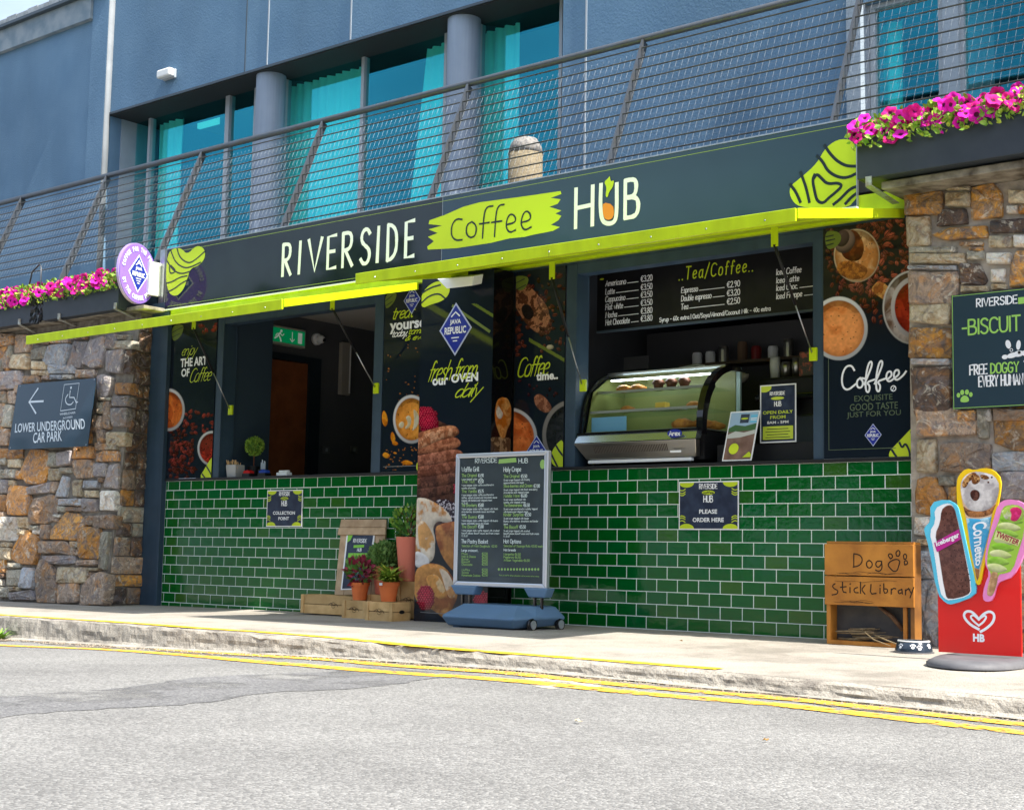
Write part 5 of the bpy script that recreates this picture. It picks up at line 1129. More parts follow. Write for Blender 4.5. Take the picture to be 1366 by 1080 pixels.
A.poly([(566,768),(582,764),(592,778),(596,796),(586,800),(574,788)],(.66,.30,.07),(.78,.52,.26),(14,.55,.08),edge=6,lo=.3,tex=.35)
A.poly([(562,812),(574,818),(590,826),(552,832),(552,812)],(.015,.02,.03),edge=4)
A.berry(568,797,11.5,17,3.4); A.berry(645,800,13,11,3.2); A.berry(612,652,7,10,3.0)
A.c[(A.Y>A.X*.62+11)&(A.Y<A.X*.62+15.5)&(A.X>602)&(A.Y>405)&(A.Y<450)]=(.13,.18,.03)
A.done(p3)
leafmark(p3,f,rc,[(562,392),(576,377),(592,374),(600,380),(600,392),(590,402),(575,406),(562,412)],[[(562,405),(572,395),(586,391),(594,398)],[(562,392),(574,384),(588,380)]],.012)
leafmark(p3,f,rc,[(640,830),(655,808),(672,796),(682,795),(684,832)],[[(655,810),(662,826)],[(668,800),(674,815),(676,826)]],.016)
k=Ink(f,rc,.001); k.line([f.px(604,408),f.px(653,442)],.02); k.done('olive_stripe',dimlime,p3)
diamond(p3,f,f.px(608,439)[0],f.px(608,439)[1],.150,rc)
k=Ink(f,rc,.002); btext(k,'our',f.px(577,513)[0],f.px(577,514.5)[1],f.px(598,511)[0],f.px(577,505)[1],.035); btext(k,'OVEN',f.px(602,511)[0],f.px(602,511)[1],f.px(638,508)[0],f.px(602,499)[1],.04); k.done('lettering',white,p3)
k=Ink(f,rc,.0025); stext(k,'fresh from',f.px(572,507)[0],f.px(572,509)[1],f.px(637,495)[0],f.px(590,481)[1],.010,slant=.55,gap=.2,taper=True); stext(k,'daily',f.px(608,528)[0],f.px(612,537)[1],f.px(645,520)[0],f.px(612,512)[1],.010,slant=.5,gap=.2,taper=True); k.done('script_lettering',lime,p3)
k=Ink(f,rc,.0085); k.line([f.px(562,816),f.px(650,822)],.004); k.done('border_line',cupd,p3)
# side of the box: dark with honey dipper
fsd=Fr((DX1,DY,0),(0,1,0),(0,0,1)); rs=(.0,DZ0,.215,DZ1)
A=Art(fsd,(.001,DZ0+.012,.213,DZ1-.002),.0045,bg=(.004,.004,.005))
A.poly([(648,590),(654,583),(668,582),(684,584),(690,610),(648,610)],(.10,.055,.03),(.34,.22,.12),(26,.55,.08),edge=4,tex=.5)
A.poly([(660,545),(663,533),(670,529),(678,531),(683,545),(682,562),(676,574),(674,585),(668,585),(664,574),(660,562)],(.52,.14,.015),(.74,.34,.10),(14,.55,.12),edge=5,lo=.2,tex=.35)
A.poly([(661,541),(664,538),(668,546),(672,552),(668,560),(662,556)],(.72,.62,.55),(.6,.25,.08),(20,.55,.1),edge=2); A.done(p3)
# ---- 4: coffee time
p4,f,rc=poster('narrow Coffee time poster with orange cup, left of the right opening',3.777,4.205,PZ,HZ-.003)
A=Art(f,rc,.0045)
A.beans(682,365,756,440,70,3.6,(.13,.03,.02)); A.beans(682,440,700,475,22,3.4,(.16,.04,.03))
A.poly([(684,382),(706,380),(722,398),(734,420),(738,440),(726,450),(704,436),(690,414),(683,400)],(.42,.18,.10),(.10,.035,.02),(38,.5,.05),edge=5,tex=.5)
A.poly([(694,408),(706,404),(714,418),(708,428),(698,424)],(.02,.015,.015),edge=3); A.poly([(716,392),(726,402),(734,416),(728,420),(718,406)],(.52,.24,.13),(.2,.08,.05),(60,.5,.05),edge=3)
A.beans(718,420,756,470,20,3.6,(.15,.035,.025)); A.beans(686,505,752,530,10,2.6,(.10,.02,.03))
A.poly([(712,528),(720,524),(730,532),(738,545),(730,552),(718,546),(713,538)],(.40,.17,.10),(.20,.07,.04),(40,.5,.1),edge=4,tex=.5)
A.cup(679,583,38,40,4,(.76,.20,.05),(.55,.10,.02),(.60,.60,.62)); A.cup(762,580,39,47,5,(.015,.017,.02),(.03,.03,.035),(.20,.18,.17))
A.c[(A.Y>A.X*.58+41)&(A.Y<A.X*.58+46)&(A.X>706)]=(.13,.17,.03)
A.ball(734,463,5,3.5,(.55,.5,.35)); A.done(p4)
k=Ink(f,rc,.006); btext(k,'time..',f.px(716,507)[0],f.px(716,508)[1],f.px(745,504)[0],f.px(716,497)[1],.035); k.done('lettering',white,p4)
k=Ink(f,rc,.006); stext(k,'Coffee',f.px(692,497)[0],f.px(692,503)[1],f.px(734,490)[0],f.px(700,477)[1],.011,slant=.4,gap=0,taper=True); k.done('script_lettering',lime,p4)
leafmark(p4,f,rc,[(735,620),(735,604),(744,590),(752,585),(758,628)],[[(736,606),(744,622)],[(742,594),(748,604),(754,610)]],.014)
leafmark(p4,f,rc,[(684,368),(706,368),(704,380),(696,389),(686,384)],[[(688,378),(700,372)],[(690,386),(702,380)]],.006,m=dimlime)
diamond(p4,f,f.px(716,601)[0],f.px(716,601)[1],.085,rc)
# ---- 5: coffee exquisite good taste
p5,f,rc=poster('widest poster, reading Coffee EXQUISITE GOOD TASTE JUST FOR YOU, by the stone wall',6.108,6.70,PZ,HZ-.003)
A=Art(f,rc,.0042)
m_=np.clip((470-A.Y)/60,0,1)*.6; A.put(m_,np.array([.012,.007,.005])[None]); A.beans(1104,292,1220,430,230,4.2,(.16,.035,.02)); A.beans(1160,292,1218,400,60,4.6,(.42,.09,.05)); A.beans(1104,360,1180,392,26,4.4,(.34,.09,.06))
A.cup(1143,341,31,36,1.2,(.66,.44,.24),(.45,.18,.05),(.62,.50,.36)); A.poly([(1116,352),(1130,346),(1150,352),(1160,360),(1150,374),(1128,372),(1116,362)],(.46,.17,.03),(.24,.08,.02),(50,.5,.1),edge=4,tex=.6)
A.poly([(1133,304),(1146,310),(1154,328),(1150,346),(1138,350),(1126,345),(1120,334)],(.40,.11,.02),(.12,.03,.01),(10,.5,.15),edge=7,tex=.4,lo=.15); A.ball(1127,322,14,17,(.30,.20,.18),.4,.15,.2); A.ball(1124,318,9,12,(.10,.06,.06),.4)
A.poly([(1160,388),(1170,374),(1184,379),(1192,396),(1186,405),(1176,398)],(.62,.30,.08),(.30,.09,.02),(24,.5,.1),edge=3,tex=.5)
A.cup(1218,410,41,50,2,(.16,.09,.06),(.42,.36,.33),(.50,.48,.46)); A.cup(1221,410,33,42,5,(.34,.03,.010),(.20,.014,.006),(.45,.42,.42))
A.cup(1119,438,39,43,4.5,(.72,.28,.09),(.60,.19,.05),(.66,.68,.72)); A.done(p5)
k=Ink(f,rc,.0025); a=f.px(1124,521); 
a=f.px(1124,522); b2=f.px(1208,485)
f_=[(1153,513),(1159,499),(1164,486),(1162,481),(1158,487),(1155,504),(1155,521),(1159,524),(1161,515),(1156,510),(1167,506)]; e_=[(1184,506),(1190,501),(1189,495),(1184,496),(1182,504),(1186,510),(1195,503)]
lines(k,[[(1140,494),(1136,487),(1128,489),(1123,502),(1124,516),(1131,521),(1142,512)],[(1148,504),(1143,508),(1144,517),(1150,517),(1152,509),(1147,504),(1155,505)],f_,[(x+14,y-1) for x,y in f_],e_,[(x+10,y-2) for x,y in e_]+[(1209,495)]],.0115,sm=2)
u,v=f.px(1192,518); k.ring(u,v,.018,.006,16); k.line([(u-.006,v-.010),(u+.006,v+.010)],.004)
k.done('script_lettering',white,p5)
k=Ink(f,rc,.0025)
for s,a,b2,y0_,y1_ in (('EXQUISITE',1140,1191,537,528),('GOOD TASTE',1134,1198,548,539),('JUST FOR YOU',1130,1202,559,550)):
    btext(k,s,f.px(a,y0_)[0],f.px(a,y0_)[1],f.px(b2,y0_)[0],f.px(a,y1_)[1],0)
k.done('lettering',mat('grey_green_ink',(.10,.14,.08),.4),p5)
k=Ink(f,rc,.0025); k.line([(6.14,1.62),(6.14,PZ+.05),(6.55,PZ+.05)],.004); k.done('border_line',mat('grey_green_ink',(.1,.14,.08)),p5)
diamond(p5,f,f.px(1165,580)[0],f.px(1165,580)[1],.052,rc)
leafmark(p5,f,rc,[(1186,612),(1186,602),(1198,590),(1212,575),(1222,565),(1226,616)],[[(1190,600),(1198,612)],[(1200,590),(1204,598),(1208,590),(1214,602),(1214,611)],[(1216,576),(1219,590)]],.012)
leafmark(p5,f,rc,[(1100,308),(1118,308),(1124,318),(1116,330),(1102,334)],[[(1102,316),(1112,314)],[(1102,322),(1114,319)],[(1102,328),(1112,325)]],.006,m=dimlime)
k=Ink(FY(-.012),None,.0008)
for x0_,x1_ in ((2.515,3.098),(3.777,4.205),(6.108,6.70)):
    t={2.515:p2,3.777:p4,6.108:p5}[x0_]; obj('edge_trim',B(x0_,x1_,-.016,-.002,PZ-.008,PZ-.001),steel,t)
# ================================================================ NOTICES ON THE TILES
def notice(label,pxl,words,par_y=-.0155,cols=None):
    fr=FY(par_y); a=fr.px(*pxl[0]); b2=fr.px(*pxl[1]); x0,x1=a[0],b2[0]; zc_=(a[1]+b2[1])/2; hh=(x1-x0)*.70 if cols is None else cols
    z0,z1=zc_-hh/2,zc_+hh/2; t=thing('notice',label,'notice',(x0,par_y,z0)); obj('backing_sheet',B(x0,x1,par_y,par_y+.003,z0,z1),white,t)
    m=.007; rc=(x0+m,z0+m,x1-m,z1-m); W_=x1-x0
    k=Ink(fr,rc,.0008); k.poly([(rc[0],rc[1]),(rc[2],rc[1]),(rc[2],rc[3]),(rc[0],rc[3])]); k.done('print',mat('navy_print',(.014,.022,.05),.35,noise=(16,4,.4,.7),col2=(.03,.045,.085)),t)
    k=Ink(fr,rc,.0016)
    for sx,sy in ((0,0),(1,0),(0,1),(1,1)):
        u=rc[0] if not sx else rc[2]; v=rc[1] if not sy else rc[3]; k.circle(u+(.035 if not sx else -.035)*1.4,v,.055,20,ry=.030)
    for sx in (0,1):
        for d in (.045,.062,.075):
            for sy in (0,1):
                u=rc[0] if not sx else rc[2]; s=1 if not sx else -1; v=(rc[1]+d) if not sy else (rc[3]-d); k.line(smooth([(u,v),(u+s*.02,v+(.006 if not sy else -.006)),(u+s*.04,v-(.006 if not sy else -.006))],1),.006)
    u=(x0+x1)/2; k.circle(u,z1-hh*.235,W_*.11,16,ry=hh*.045); k.done('leaf_mark',lime,t)
    k=Ink(fr,rc,.0026); stext(k,'RIVERSIDE',u-W_*.15,z1-hh*.155,u+W_*.15,z1-hh*.055,.0045); stext(k,'HUB',u-W_*.075,z1-hh*.43,u+W_*.075,z1-hh*.30,.006)
    for s,w_,v0,v1 in words: btext(k,s,u-W_*w_/2,z0+hh*v0,u+W_*w_/2,z0+hh*v1,.025)
    k.done('lettering',white,t); k=Ink(fr,rc,.0036); stext(k,'coffee',u-W_*.09,z1-hh*.26,u+W_*.09,z1-hh*.21,.003); k.done('coffee_lettering',inkline,t)
    return t
notice('COLLECTION POINT notice on the left green tiles',[(355,702),(404,653)],[('COLLECTION',.62,.33,.42),('POINT',.30,.18,.27)])
notice('PLEASE ORDER HERE notice on the right green tiles',[(905.5,706),(985.5,641)],[('PLEASE',.30,.33,.42),('ORDER HERE',.52,.16,.25)])
# ================================================================ INTERIOR THINGS, LEFT OPENING
def onx(px,py,X): q=WX(px,py,X); return q
a=onx(359,457,XI+.06); b2=onx(408,439,XI+.06)
ex=thing('exit_sign','green running man exit sign above the brown door inside the left opening','exit sign',(XI+.06,a.y,a.z))
za=a.z; zb_=onx(360,432,XI+.06).z; obj('sign_case',B(XI+.002,XI+.06,a.y,b2.y,za,zb_),mat('exit_case',(.42,.44,.38),.5),ex,bevel=.004)
fe=Fr((XI+.06,a.y,za),(0,1,0),(0,0,1)); wE=b2.y-a.y; hE=zb_-za
k=Ink(fe,None,.002); k.poly([(.035,.022),(wE-.012,.022),(wE-.012,hE-.02),(.035,hE-.02)]); k.done('green_face',mat('exit_green',(.0,.30,.09),.4,emit=((0,.35,.12),.12)),ex)
k=Ink(fe,None,.004); k.poly([(wE-.095,.035),(wE-.045,.035),(wE-.045,hE-.035),(wE-.095,hE-.035)]); xa=wE*.62; k.line([(xa,hE-.04),(xa,.045)],.009); k.line([(xa-.025,.065),(xa,.040),(xa+.025,.065)],.009)
k.circle(.135,hE-.045,.013,12); k.line([(.125,hE-.06),(.105,.085),(.125,.055),(.135,.03)],.016); k.line([(.105,.085),(.085,.065),(.06,.05)],.014); k.line([(.12,hE-.07),(.15,hE-.085),(.165,hE-.07)],.010); k.line([(.12,hE-.07),(.085,hE-.075),(.07,hE-.095)],.010); k.done('running_figure',mat('sign_white',(.6,.65,.6),.4,emit=((.6,.7,.6),.1)),ex)
c=onx(426,452,XI+.05); cmv=thing('dome_camera','white dome security camera beside the exit sign','camera',tuple(c))
obj('camera_base',MB().lathe((XI+.002,c.y,c.z),[(.055,0),(.055,.03),(.045,.04)],n=20,M=Mx),white,cmv,smooth=True); obj('camera_ball',MB().blob((XI+.065,c.y+.005,c.z-.004),.04,.04,.04,16,10),white,cmv,smooth=True); obj('camera_lens',MB().lathe((XI+.09,c.y+.012,c.z-.012),[(.018,0),(.016,.018),(.001,.02)],n=14,M=Mx),blackgl,cmv)
sp=thing('wall_speaker','small black loudspeaker high on the wall left of the exit sign','speaker',tuple(onx(327,452,.45)))
q0=W(316,436,.45); q1=W(340,470,.45); obj('speaker_box',B(q0.x,q1.x,.45,.555,q1.z,q0.z),black,sp,bevel=.008); obj('speaker_badge',B((q0.x+q1.x)/2-.0,(q0.x+q1.x)/2+.03,.446,.449,q1.z+.02,q1.z+.028),steel,sp)
q0=onx(453,526,XI+.03); q1=onx(467,458,XI+.03); sh=thing('wall_heater','pale vertical wall unit right of the brown door inside','heater',tuple(q0)); obj('unit_body',B(XI+.002,XI+.05,q0.y,q1.y,q0.z,q1.z),mat('aged_white_plastic',(.34,.32,.29),.5),sh,bevel=.006); obj('unit_end',B(XI+.051,XI+.055,q1.y-.02,q1.y-.005,q0.z+.02,q1.z-.02),white,sh)
for px,lb in ((436,'double light switch nearest the brown door'),(473,'grey socket low on the dark wall near the right jamb')):
    q=onx(px,600,XI+.02); s_=thing('wall_switch',lb,'switch',tuple(q)); obj('switch_plate',B(XI+.002,XI+.014,q.y-.045,q.y+.045,q.z-.03,q.z+.035),mat('steel_plate',(.16,.17,.18),.4,.4),s_,bevel=.003); obj('switch_rocker',B(XI+.015,XI+.02,q.y-.012,q.y+.012,q.z-.015,q.z+.018),framel,s_)
CZ=CT+.0205
def onc(px,py): return WZ(px,py,CZ)     # point on the counter top
def yat(px,y): q=W(px,635,y); return q.x
# topiary ball in a black pot
x=yat(338,.22); tp=thing('topiary_plant','small round green topiary ball in a black pot on the left counter','plant',(x,.22,CZ))
obj('pot',MB().lathe((x,.22,CZ),[(.038,0),(.05,.10),(.045,.10)],n=16),black,tp); obj('stem',MB().tube([(x,.22,CZ+.1),(x,.22,CZ+.2)],.004,6),darkwood,tp)
def leafball(cx_,cy_,cz_,rx,rz,n,s,q,bias=0.):
    m=MB()
    for _ in range(n):
        a=q.uniform(0,6.283); c_=q.uniform(-1,1); r_=q.uniform(.55,1)**.5; d=Vector((math.cos(a)*math.sqrt(1-c_*c_),math.sin(a)*math.sqrt(1-c_*c_),c_))
        p=Vector((cx_,cy_,cz_))+Vector((d.x*rx,d.y*rx,d.z*rz))*r_
        t_=(d+Vector((q.uniform(-.8,.8),q.uniform(-.8,.8),q.uniform(-.3,.9)+bias))).normalized(); w_=t_.cross(Vector((q.uniform(-1,1),q.uniform(-1,1),.3))).normalized(); l=s*q.uniform(.7,1.3); ww=l*.28
        m.add([p,p+t_*l*.5+w_*ww,p+t_*l,p+t_*l*.5-w_*ww],[(0,1,2,3)])
    return m
obj('foliage',leafball(x,.22,CZ+.265,.070,.072,900,.022,random.Random(2)),leafm,tp,kind='stuff'); obj('foliage_core',MB().blob((x,.22,CZ+.265),.055,.055,.057),leafd,tp,smooth=True)
# box of wooden stirrers
x=yat(312,.07); bxs=thing('stirrer_box','grey box full of wooden stirrers on the left counter','box',(x,.10,CZ))
m=MB(); a=.055; h=.105
m.prism([(x-a,.04,CZ),(x+a,.04,CZ),(x+a*1.15,.03,CZ+h),(x-a*1.15,.03,CZ+h)],(0,.10,0)); obj('box_body',m,mat('pale_grey_plastic',(.38,.38,.38),.5),bxs,bevel=.006)
q=random.Random(8); 
for i in range(26):
    xx=x-.075+.0055*i; yy=q.uniform(.05,.11); m=MB(); t_=Vector((q.uniform(-.35,.2),q.uniform(-.3,.1),1)).normalized(); p0=Vector((xx,yy,CZ+h-.03)); m.tube([p0,p0+t_*q.uniform(.045,.075)],.0035,4); obj('stirrer',m,mat('pale_stirrer_wood',(.58,.38,.20),.7),bxs)
x=yat(350,.20); gb=thing('bag_holder','holder of white paper sugar sticks on the left counter by the topiary','holder',(x,.2,CZ)); obj('holder_cup',MB().lathe((x,.2,CZ),[(.035,0),(.04,.07)],n=14),black,gb)
for i in range(10): p0=Vector((x-.03+.0065*i,.2+q.uniform(-.02,.02),CZ+.05)); m=MB(); m.box(p0.x-.004,p0.x+.004,p0.y-.002,p0.y+.002,p0.z,p0.z+q.uniform(.07,.10)); obj('sugar_stick',m,mat('sachet_blue_white',(.55,.62,.72),.5),gb)
trn=0
for px,cl,lb in ((331,'red_sachet','red sauce sachets in a black tray on the left counter'),(352,'blue_sachet','blue sachets in a black tray on the left counter')):
    x=yat(px,.06); t_=thing('sachet_tray',lb,'sachets',(x,.06,CZ)); obj('tray',B(x-.045,x+.045,.03,.10,CZ+.001,CZ+.03),black,t_,bevel=.004)
    mm=mat(cl,(.62,.02,.02) if 'red' in cl else (.03,.09,.5),.35)
    for i in range(10): m=MB(); p0=Vector((x-.038+.008*i,.065,CZ+.022)); m.box(p0.x-.002,p0.x+.002,p0.y-.025,p0.y+.025,p0.z,p0.z+q.uniform(.02,.04)); o_=obj('sachet',m,mm,t_)
x=yat(379,.06); t_=thing('cup_lids','small white stack of sleeves lying on the left counter','lids',(x,.06,CZ)); obj('lid_box',B(x-.06,x+.06,.03,.09,CZ+.001,CZ+.028),white,t_,bevel=.004); obj('lid_row',MB().tube([(x-.055,.06,CZ+.036),(x+.055,.06,CZ+.036)],.010,8),paper,t_)
# leaning menu card by the right jamb of the left opening
ml=thing('menu_card','small dark menu card leaning against the post inside the left opening','menu card',(2.38,.12,CZ)); 
fm_=Fr((2.275,.20,CZ+.005),(.35,-.4,0),(.12,.1,.9)); fm_.V=(fm_.V-fm_.U*fm_.V.dot(fm_.U)).normalized(); fm_.N=fm_.U.cross(fm_.V)
m=MB(); m.prism([fm_.p(0,0),fm_.p(.15,0),fm_.p(.15,.24),fm_.p(0,.24)],fm_.N*-.004); obj('card',m,paper,ml); k=Ink(fm_,(.006,.006,.144,.234),.001); k.poly([(.006,.006),(.144,.006),(.144,.234),(.006,.234)]); k.done('print',gloss,ml); k=Ink(fm_,(.006,.006,.144,.234),.002); k.circle(.05,.07,.022,14); k.done('leaf_mark',lime,ml); k=Ink(fm_,(.006,.006,.144,.234),.002); k.circle(.12,.06,.04,14,ry=.05); k.done('food_print',wafl,ml)
# ================================================================ INTERIOR THINGS, RIGHT OPENING
yM=.42; fmn=FY(yM); mx0=W(797,370,yM).x; mx1=6.02; mz1=2.50; mz0=W(803,441,yM).z
mbd=thing('menu_board','black hanging Tea Coffee price board inside the right opening','menu board',(5,yM,mz0)); obj('board',B(mx0,mx1,yM,yM+.02,mz0,mz1),mat('blackboard_black',(.008,.008,.009),.35,noise=(8,4,.4,.7),col2=(.013,.013,.014)),mbd); obj('board_rim',B(mx0,mx1,yM-.004,yM+.022,mz0-.015,mz0-.001),framem,mbd)
k=Ink(fmn,None,.0015)
def row(s,xa,xb,yb0,slope,hpx=7.4,t=.0056):
    a=fmn.px(xa,yb0); b2=fmn.px(xb,yb0-slope*(xb-xa)); tt=fmn.px(xa,yb0-hpx); stext(k,s,a[0],a[1],b2[0],a[1]+(tt[1]-a[1]),t,gap=1.3,slant=.1,base=True); return a,b2
def dash(xa,xb,y0_,y1_): k.line([fmn.px(xa,y0_),fmn.px(xb,y1_)],.0055)
L1=[('Americano',808,835,382,'€3.20'),('Latte',808,820,393,'€3.50'),('Cappuccino',808,834,403,'€3.50'),('Flat white',808,831,413.5,'€3.50'),('Mocha',808,823,424,'€3.80'),('Hot Chocolate',808,840,434,'€3.80')]
for s,a,b2,yy,pr in L1:
    row(s,a,b2,yy,.0); zz=fmn.px(a,yy)[1]; u0,u1=fmn.px(855,yy)[0],fmn.px(870,yy)[0]
    k.line([(fmn.px(b2+2,yy)[0],zz+.004),(u0-.02,zz+.004)],.0045); stext(k,pr,u0,zz,u1,fmn.px(a,yy-7.6)[1],.0055,gap=1.2,base=True)
for s,a,b2,yy,pr in [('Espresso',909,931,391,'€2.90'),('Double espresso',909,949,402,'€3.20'),('Tea',909,918,413,'€2.50')]:
    row(s,a,b2,yy,.0); zz=fmn.px(a,yy)[1]; u0,u1=fmn.px(970,yy)[0],fmn.px(987,yy)[0]; k.line([(fmn.px(b2+2,yy)[0],zz+.004),(u0-.02,zz+.004)],.0045); stext(k,pr,u0,zz,u1,fmn.px(a,yy-7.6)[1],.0055,gap=1.2,base=True)
for s,a,b2,yy in [('Iced Coffee',1036,1069,367),('Iced Latte',1036,1066,378),('Iced Choc.',1036,1064,388),('Iced Frappe',1036,1070,399)]:
    row(s,a,b2,yy,.0,7.6); 
    if b2 in(1064,1070): k.line([(fmn.px(b2+3,yy)[0],fmn.px(a,yy)[1]+.004),(5.98,fmn.px(a,yy)[1]+.004)],.0045)
a=fmn.px(880,429.5); b2=fmn.px(1028,413); stext(k,'Syrup - 60c extra | Oat/Soya/Almond/Coconut Milk - 40c extra',a[0],a[1],b2[0],a[1]+.028,.0048,gap=1.3,base=True)
k.done('price_lettering',white,mbd)
k=Ink(fmn,None,.0015); a=fmn.px(906,374); b2=fmn.px(1004,351); stext(k,'..Tea/Coffee..',a[0],a[1]+.0,b2[0],a[1]+.085,.008,gap=3.2,slant=.15,base=True); u,v=fmn.px(803,372.5); k.circle(u,v,.018,10,ry=.006); k.done('heading_lettering',lime,mbd)
# display fridge
fx0,fx1=4.335,5.24; fy=.035
fr_=thing('display_fridge','curved glass pastry display fridge with steel base on the right counter','display fridge',((fx0+fx1)/2,.3,CZ))
zb0=1.075; zm1=1.245; zt_=1.70
m=MB(); m.prism([(fx0+.03,fy,CZ+.045),(fx1-.03,fy,CZ+.045),(fx1+.0,fy-.055,CZ+.15),(fx0-.04,fy-.055,CZ+.15)],(0,.05,0)); obj('kick_panel',m,stainless,fr_,bevel=.004)
obj('base_body',B(fx0+.02,fx1-.0,fy+.05,.62,CZ+.03,zm1),black,fr_)
m=MB(); m.prism([(fx0-.035,fy-.05,CZ+.155),(fx1-.005,fy-.05,CZ+.155),(fx1-.012,fy-.02,zm1),(fx0-.030,fy-.02,zm1)],(0,.06,0)); obj('steel_fascia',m,mat('bright_steel',(.50,.56,.62),.25,.9),fr_)
obj('white_foot_rail',B(fx0+.05,fx1-.06,fy-.01,fy+.02,CZ+.02,CZ+.040),white,fr_)
for x in (fx0+.06,fx1-.10): obj('foot',MB().lathe((x,fy+.04,CZ),[(.015,0),(.012,.03)],n=10),black,fr_)
k=Ink(Fr((0,fy-.055,0),(1,0,0),(0,0,1)),None,.001)
for i in range(46):
    x=fx0+.115+i*.0125
    if x<fx1-.19: k.poly([(x,CZ+.085),(x+.007,CZ+.085),(x+.007,CZ+.128),(x,CZ+.128)])
gm=MB()
for v in k.mb.v: gm.v.append((v[0],fy-.0+.0-(.055*(v[2]-CZ-.045)/.105)-.002,v[2]))
gm.f=k.mb.f; obj('vent_slots',gm,mat('dark_vent',(.10,.085,.07),.6),fr_,kind='stuff')
obj('label_plate',B(fx1-.19,fx1-.11,fy-.052,fy-.047,CZ+.07,CZ+.083),white,fr_)
k=Ink(FY(fy-.05),None,.004); k.circle(fx1-.155,CZ+.19,.055,24,ry=.026); k.done('badge',blueink,fr_); k=Ink(FY(fy-.05),None,.006); stext(k,'Arex',fx1-.195,CZ+.176,fx1-.115,CZ+.204,.006,gap=1.2); k.done('badge_lettering',white,fr_)
prof=[(fy-.0,zm1+.012),(fy+.0,zm1+.09),(fy+.02,zm1+.18),(fy+.06,zm1+.27),(fy+.13,zm1+.35),(fy+.22,zm1+.41),(fy+.31,zm1+.44)]
pr=smooth(prof,2); top=[(fy+.32,zt_-.01),(.50,zt_-.005)]
def arcframe(x,wd,nm,m_,dp=.045):
    mb=MB(); full=pr+top
    inner=[(y+dp*.75 if i<len(pr)*.6 else y+dp*.4,z-dp*.5) for i,(y,z) in enumerate(full)]
    o=[Vector((x,y,z)) for y,z in full]; i_=[Vector((x,y,z)) for y,z in inner]
    for a in range(len(full)-1): mb.prism([o[a],o[a+1],i_[a+1],i_[a]],(wd,0,0))
    return obj(nm,mb,m_,fr_)
arcframe(fx0-.03,.02,'side_frame',blackgl); arcframe(fx1-.03,.045,'side_frame',blackgl,.07)
mb=MB(); P3=[(fx0-.01,y,z) for y,z in pr]; Q3=[(fx1-.03,y,z) for y,z in pr]
mb.v=P3+Q3; n=len(pr); mb.f=[(i,i+1,n+i+1,n+i) for i in range(n-1)]; obj('curved_glass',mb,clear,fr_,smooth=True)
obj('front_sill',B(fx0-.03,fx1,fy-.03,fy+.03,zm1+.001,zm1+.012),blackgl,fr_)
obj('roof_panel',B(fx0-.02,fx1,fy+.30,.51,zt_-.03,zt_-.008),stainless,fr_); mb=MB(); mb.add([(fx1+.012,fy+.03,zm1+.02),(fx1+.012,.50,zm1+.02),(fx1+.012,.50,zt_-.03),(fx1+.012,fy+.26,zt_-.06),(fx1+.012,fy+.10,zt_-.16)],[(0,1,2,3,4)]); obj('side_glass',mb,clear,fr_)
obj('rear_post',B(fx1-.015,fx1+.014,.50,.52,zm1,zt_-.01),mat('pale_glass_edge',(.35,.48,.45),.3),fr_); obj('rear_panel',B(fx0,fx1-.02,.50,.51,zm1,zt_-.03),mat('olive_dim_back',(.20,.22,.07),.3),fr_)
mb=MB(); mb.prism([(fx0+.002,fy+.03,zm1+.02),(fx0+.002,.50,zm1+.02),(fx0+.002,.50,zt_-.03),(fx0+.002,fy+.26,zt_-.06),(fx0+.002,fy+.10,zt_-.16)],(.006,0,0)); obj('end_panel',mb,MATS['olive_dim_back'],fr_)
obj('led_strip',B(fx0+.06,fx1-.07,fy+.23,fy+.25,zt_-.075,zt_-.068),mat('led_light',(.8,.9,1),.4,emit=((.8,.9,1),14.0)),fr_)
glsh=mat('steel_shelf',(.30,.30,.24),.3,.4)
obj('deck',B(fx0,fx1-.02,fy+.02,.49,zm1+.012,zm1+.020),glsh,fr_)
for z,y0_ in ((zm1+.15,fy+.07),(zm1+.29,fy+.15)):
    obj('shelf',B(fx0+.01,fx1-.04,y0_,.48,z,z+.006),clear,fr_); obj('shelf_rail',B(fx0+.01,fx1-.04,y0_-.012,y0_,z-.004,z+.012),stainless,fr_)
def croissant(x,y,z,s,par=None,lb='',m_=None):
    t=MB(); n=9; pts=[];rs=[]
    for i in range(n):
        a=-1.25+2.5*i/(n-1); pts.append((x+s*.9*math.sin(a),y-s*.45*math.cos(a)+s*.3,z+s*.32)); rs.append(s*(.10+.26*math.cos(a*1.1)**2)*(1+.12*(i%2)))
    t.tube(pts,rs,8); o=obj('pastry',t,m_ or past_m,smooth=True,origin=(x,y,z)); tag(o,lb,'pastry',group='pastries in the display fridge'); return o
past_m=mat('baked_pastry',(.55,.24,.04),.5,noise=(30,5,.35,.7),col2=(.30,.10,.02),bump=(60,.5,.004)); muf=mat('dark_muffin',(.10,.04,.02),.6,bump=(60,.5,.004))
zd_=zm1+.021; zs1=zm1+.157; zs2=zm1+.297
for x,y,z,s,lb in ((5.04,.15,zd_,.10,'croissant on the fridge deck nearest the glass'),(5.13,.24,zd_+.001,.10,'croissant on the fridge deck behind another croissant'),(4.96,.28,zd_,.095,'croissant at the left back of the fridge deck group'),(5.12,.38,zd_,.10,'croissant on the deck by the fridge side glass'),
    (4.56,.22,zs1,.065,'lone golden pastry at the left of the middle fridge shelf'),(5.08,.22,zs1,.07,'brown pastry on the middle shelf at the right end'),(4.50,.27,zs2,.075,'golden pastry at the left of the top fridge shelf'),(4.60,.28,zs2,.075,'second golden pastry on the top fridge shelf')): croissant(x,y,z,s,lb=lb)
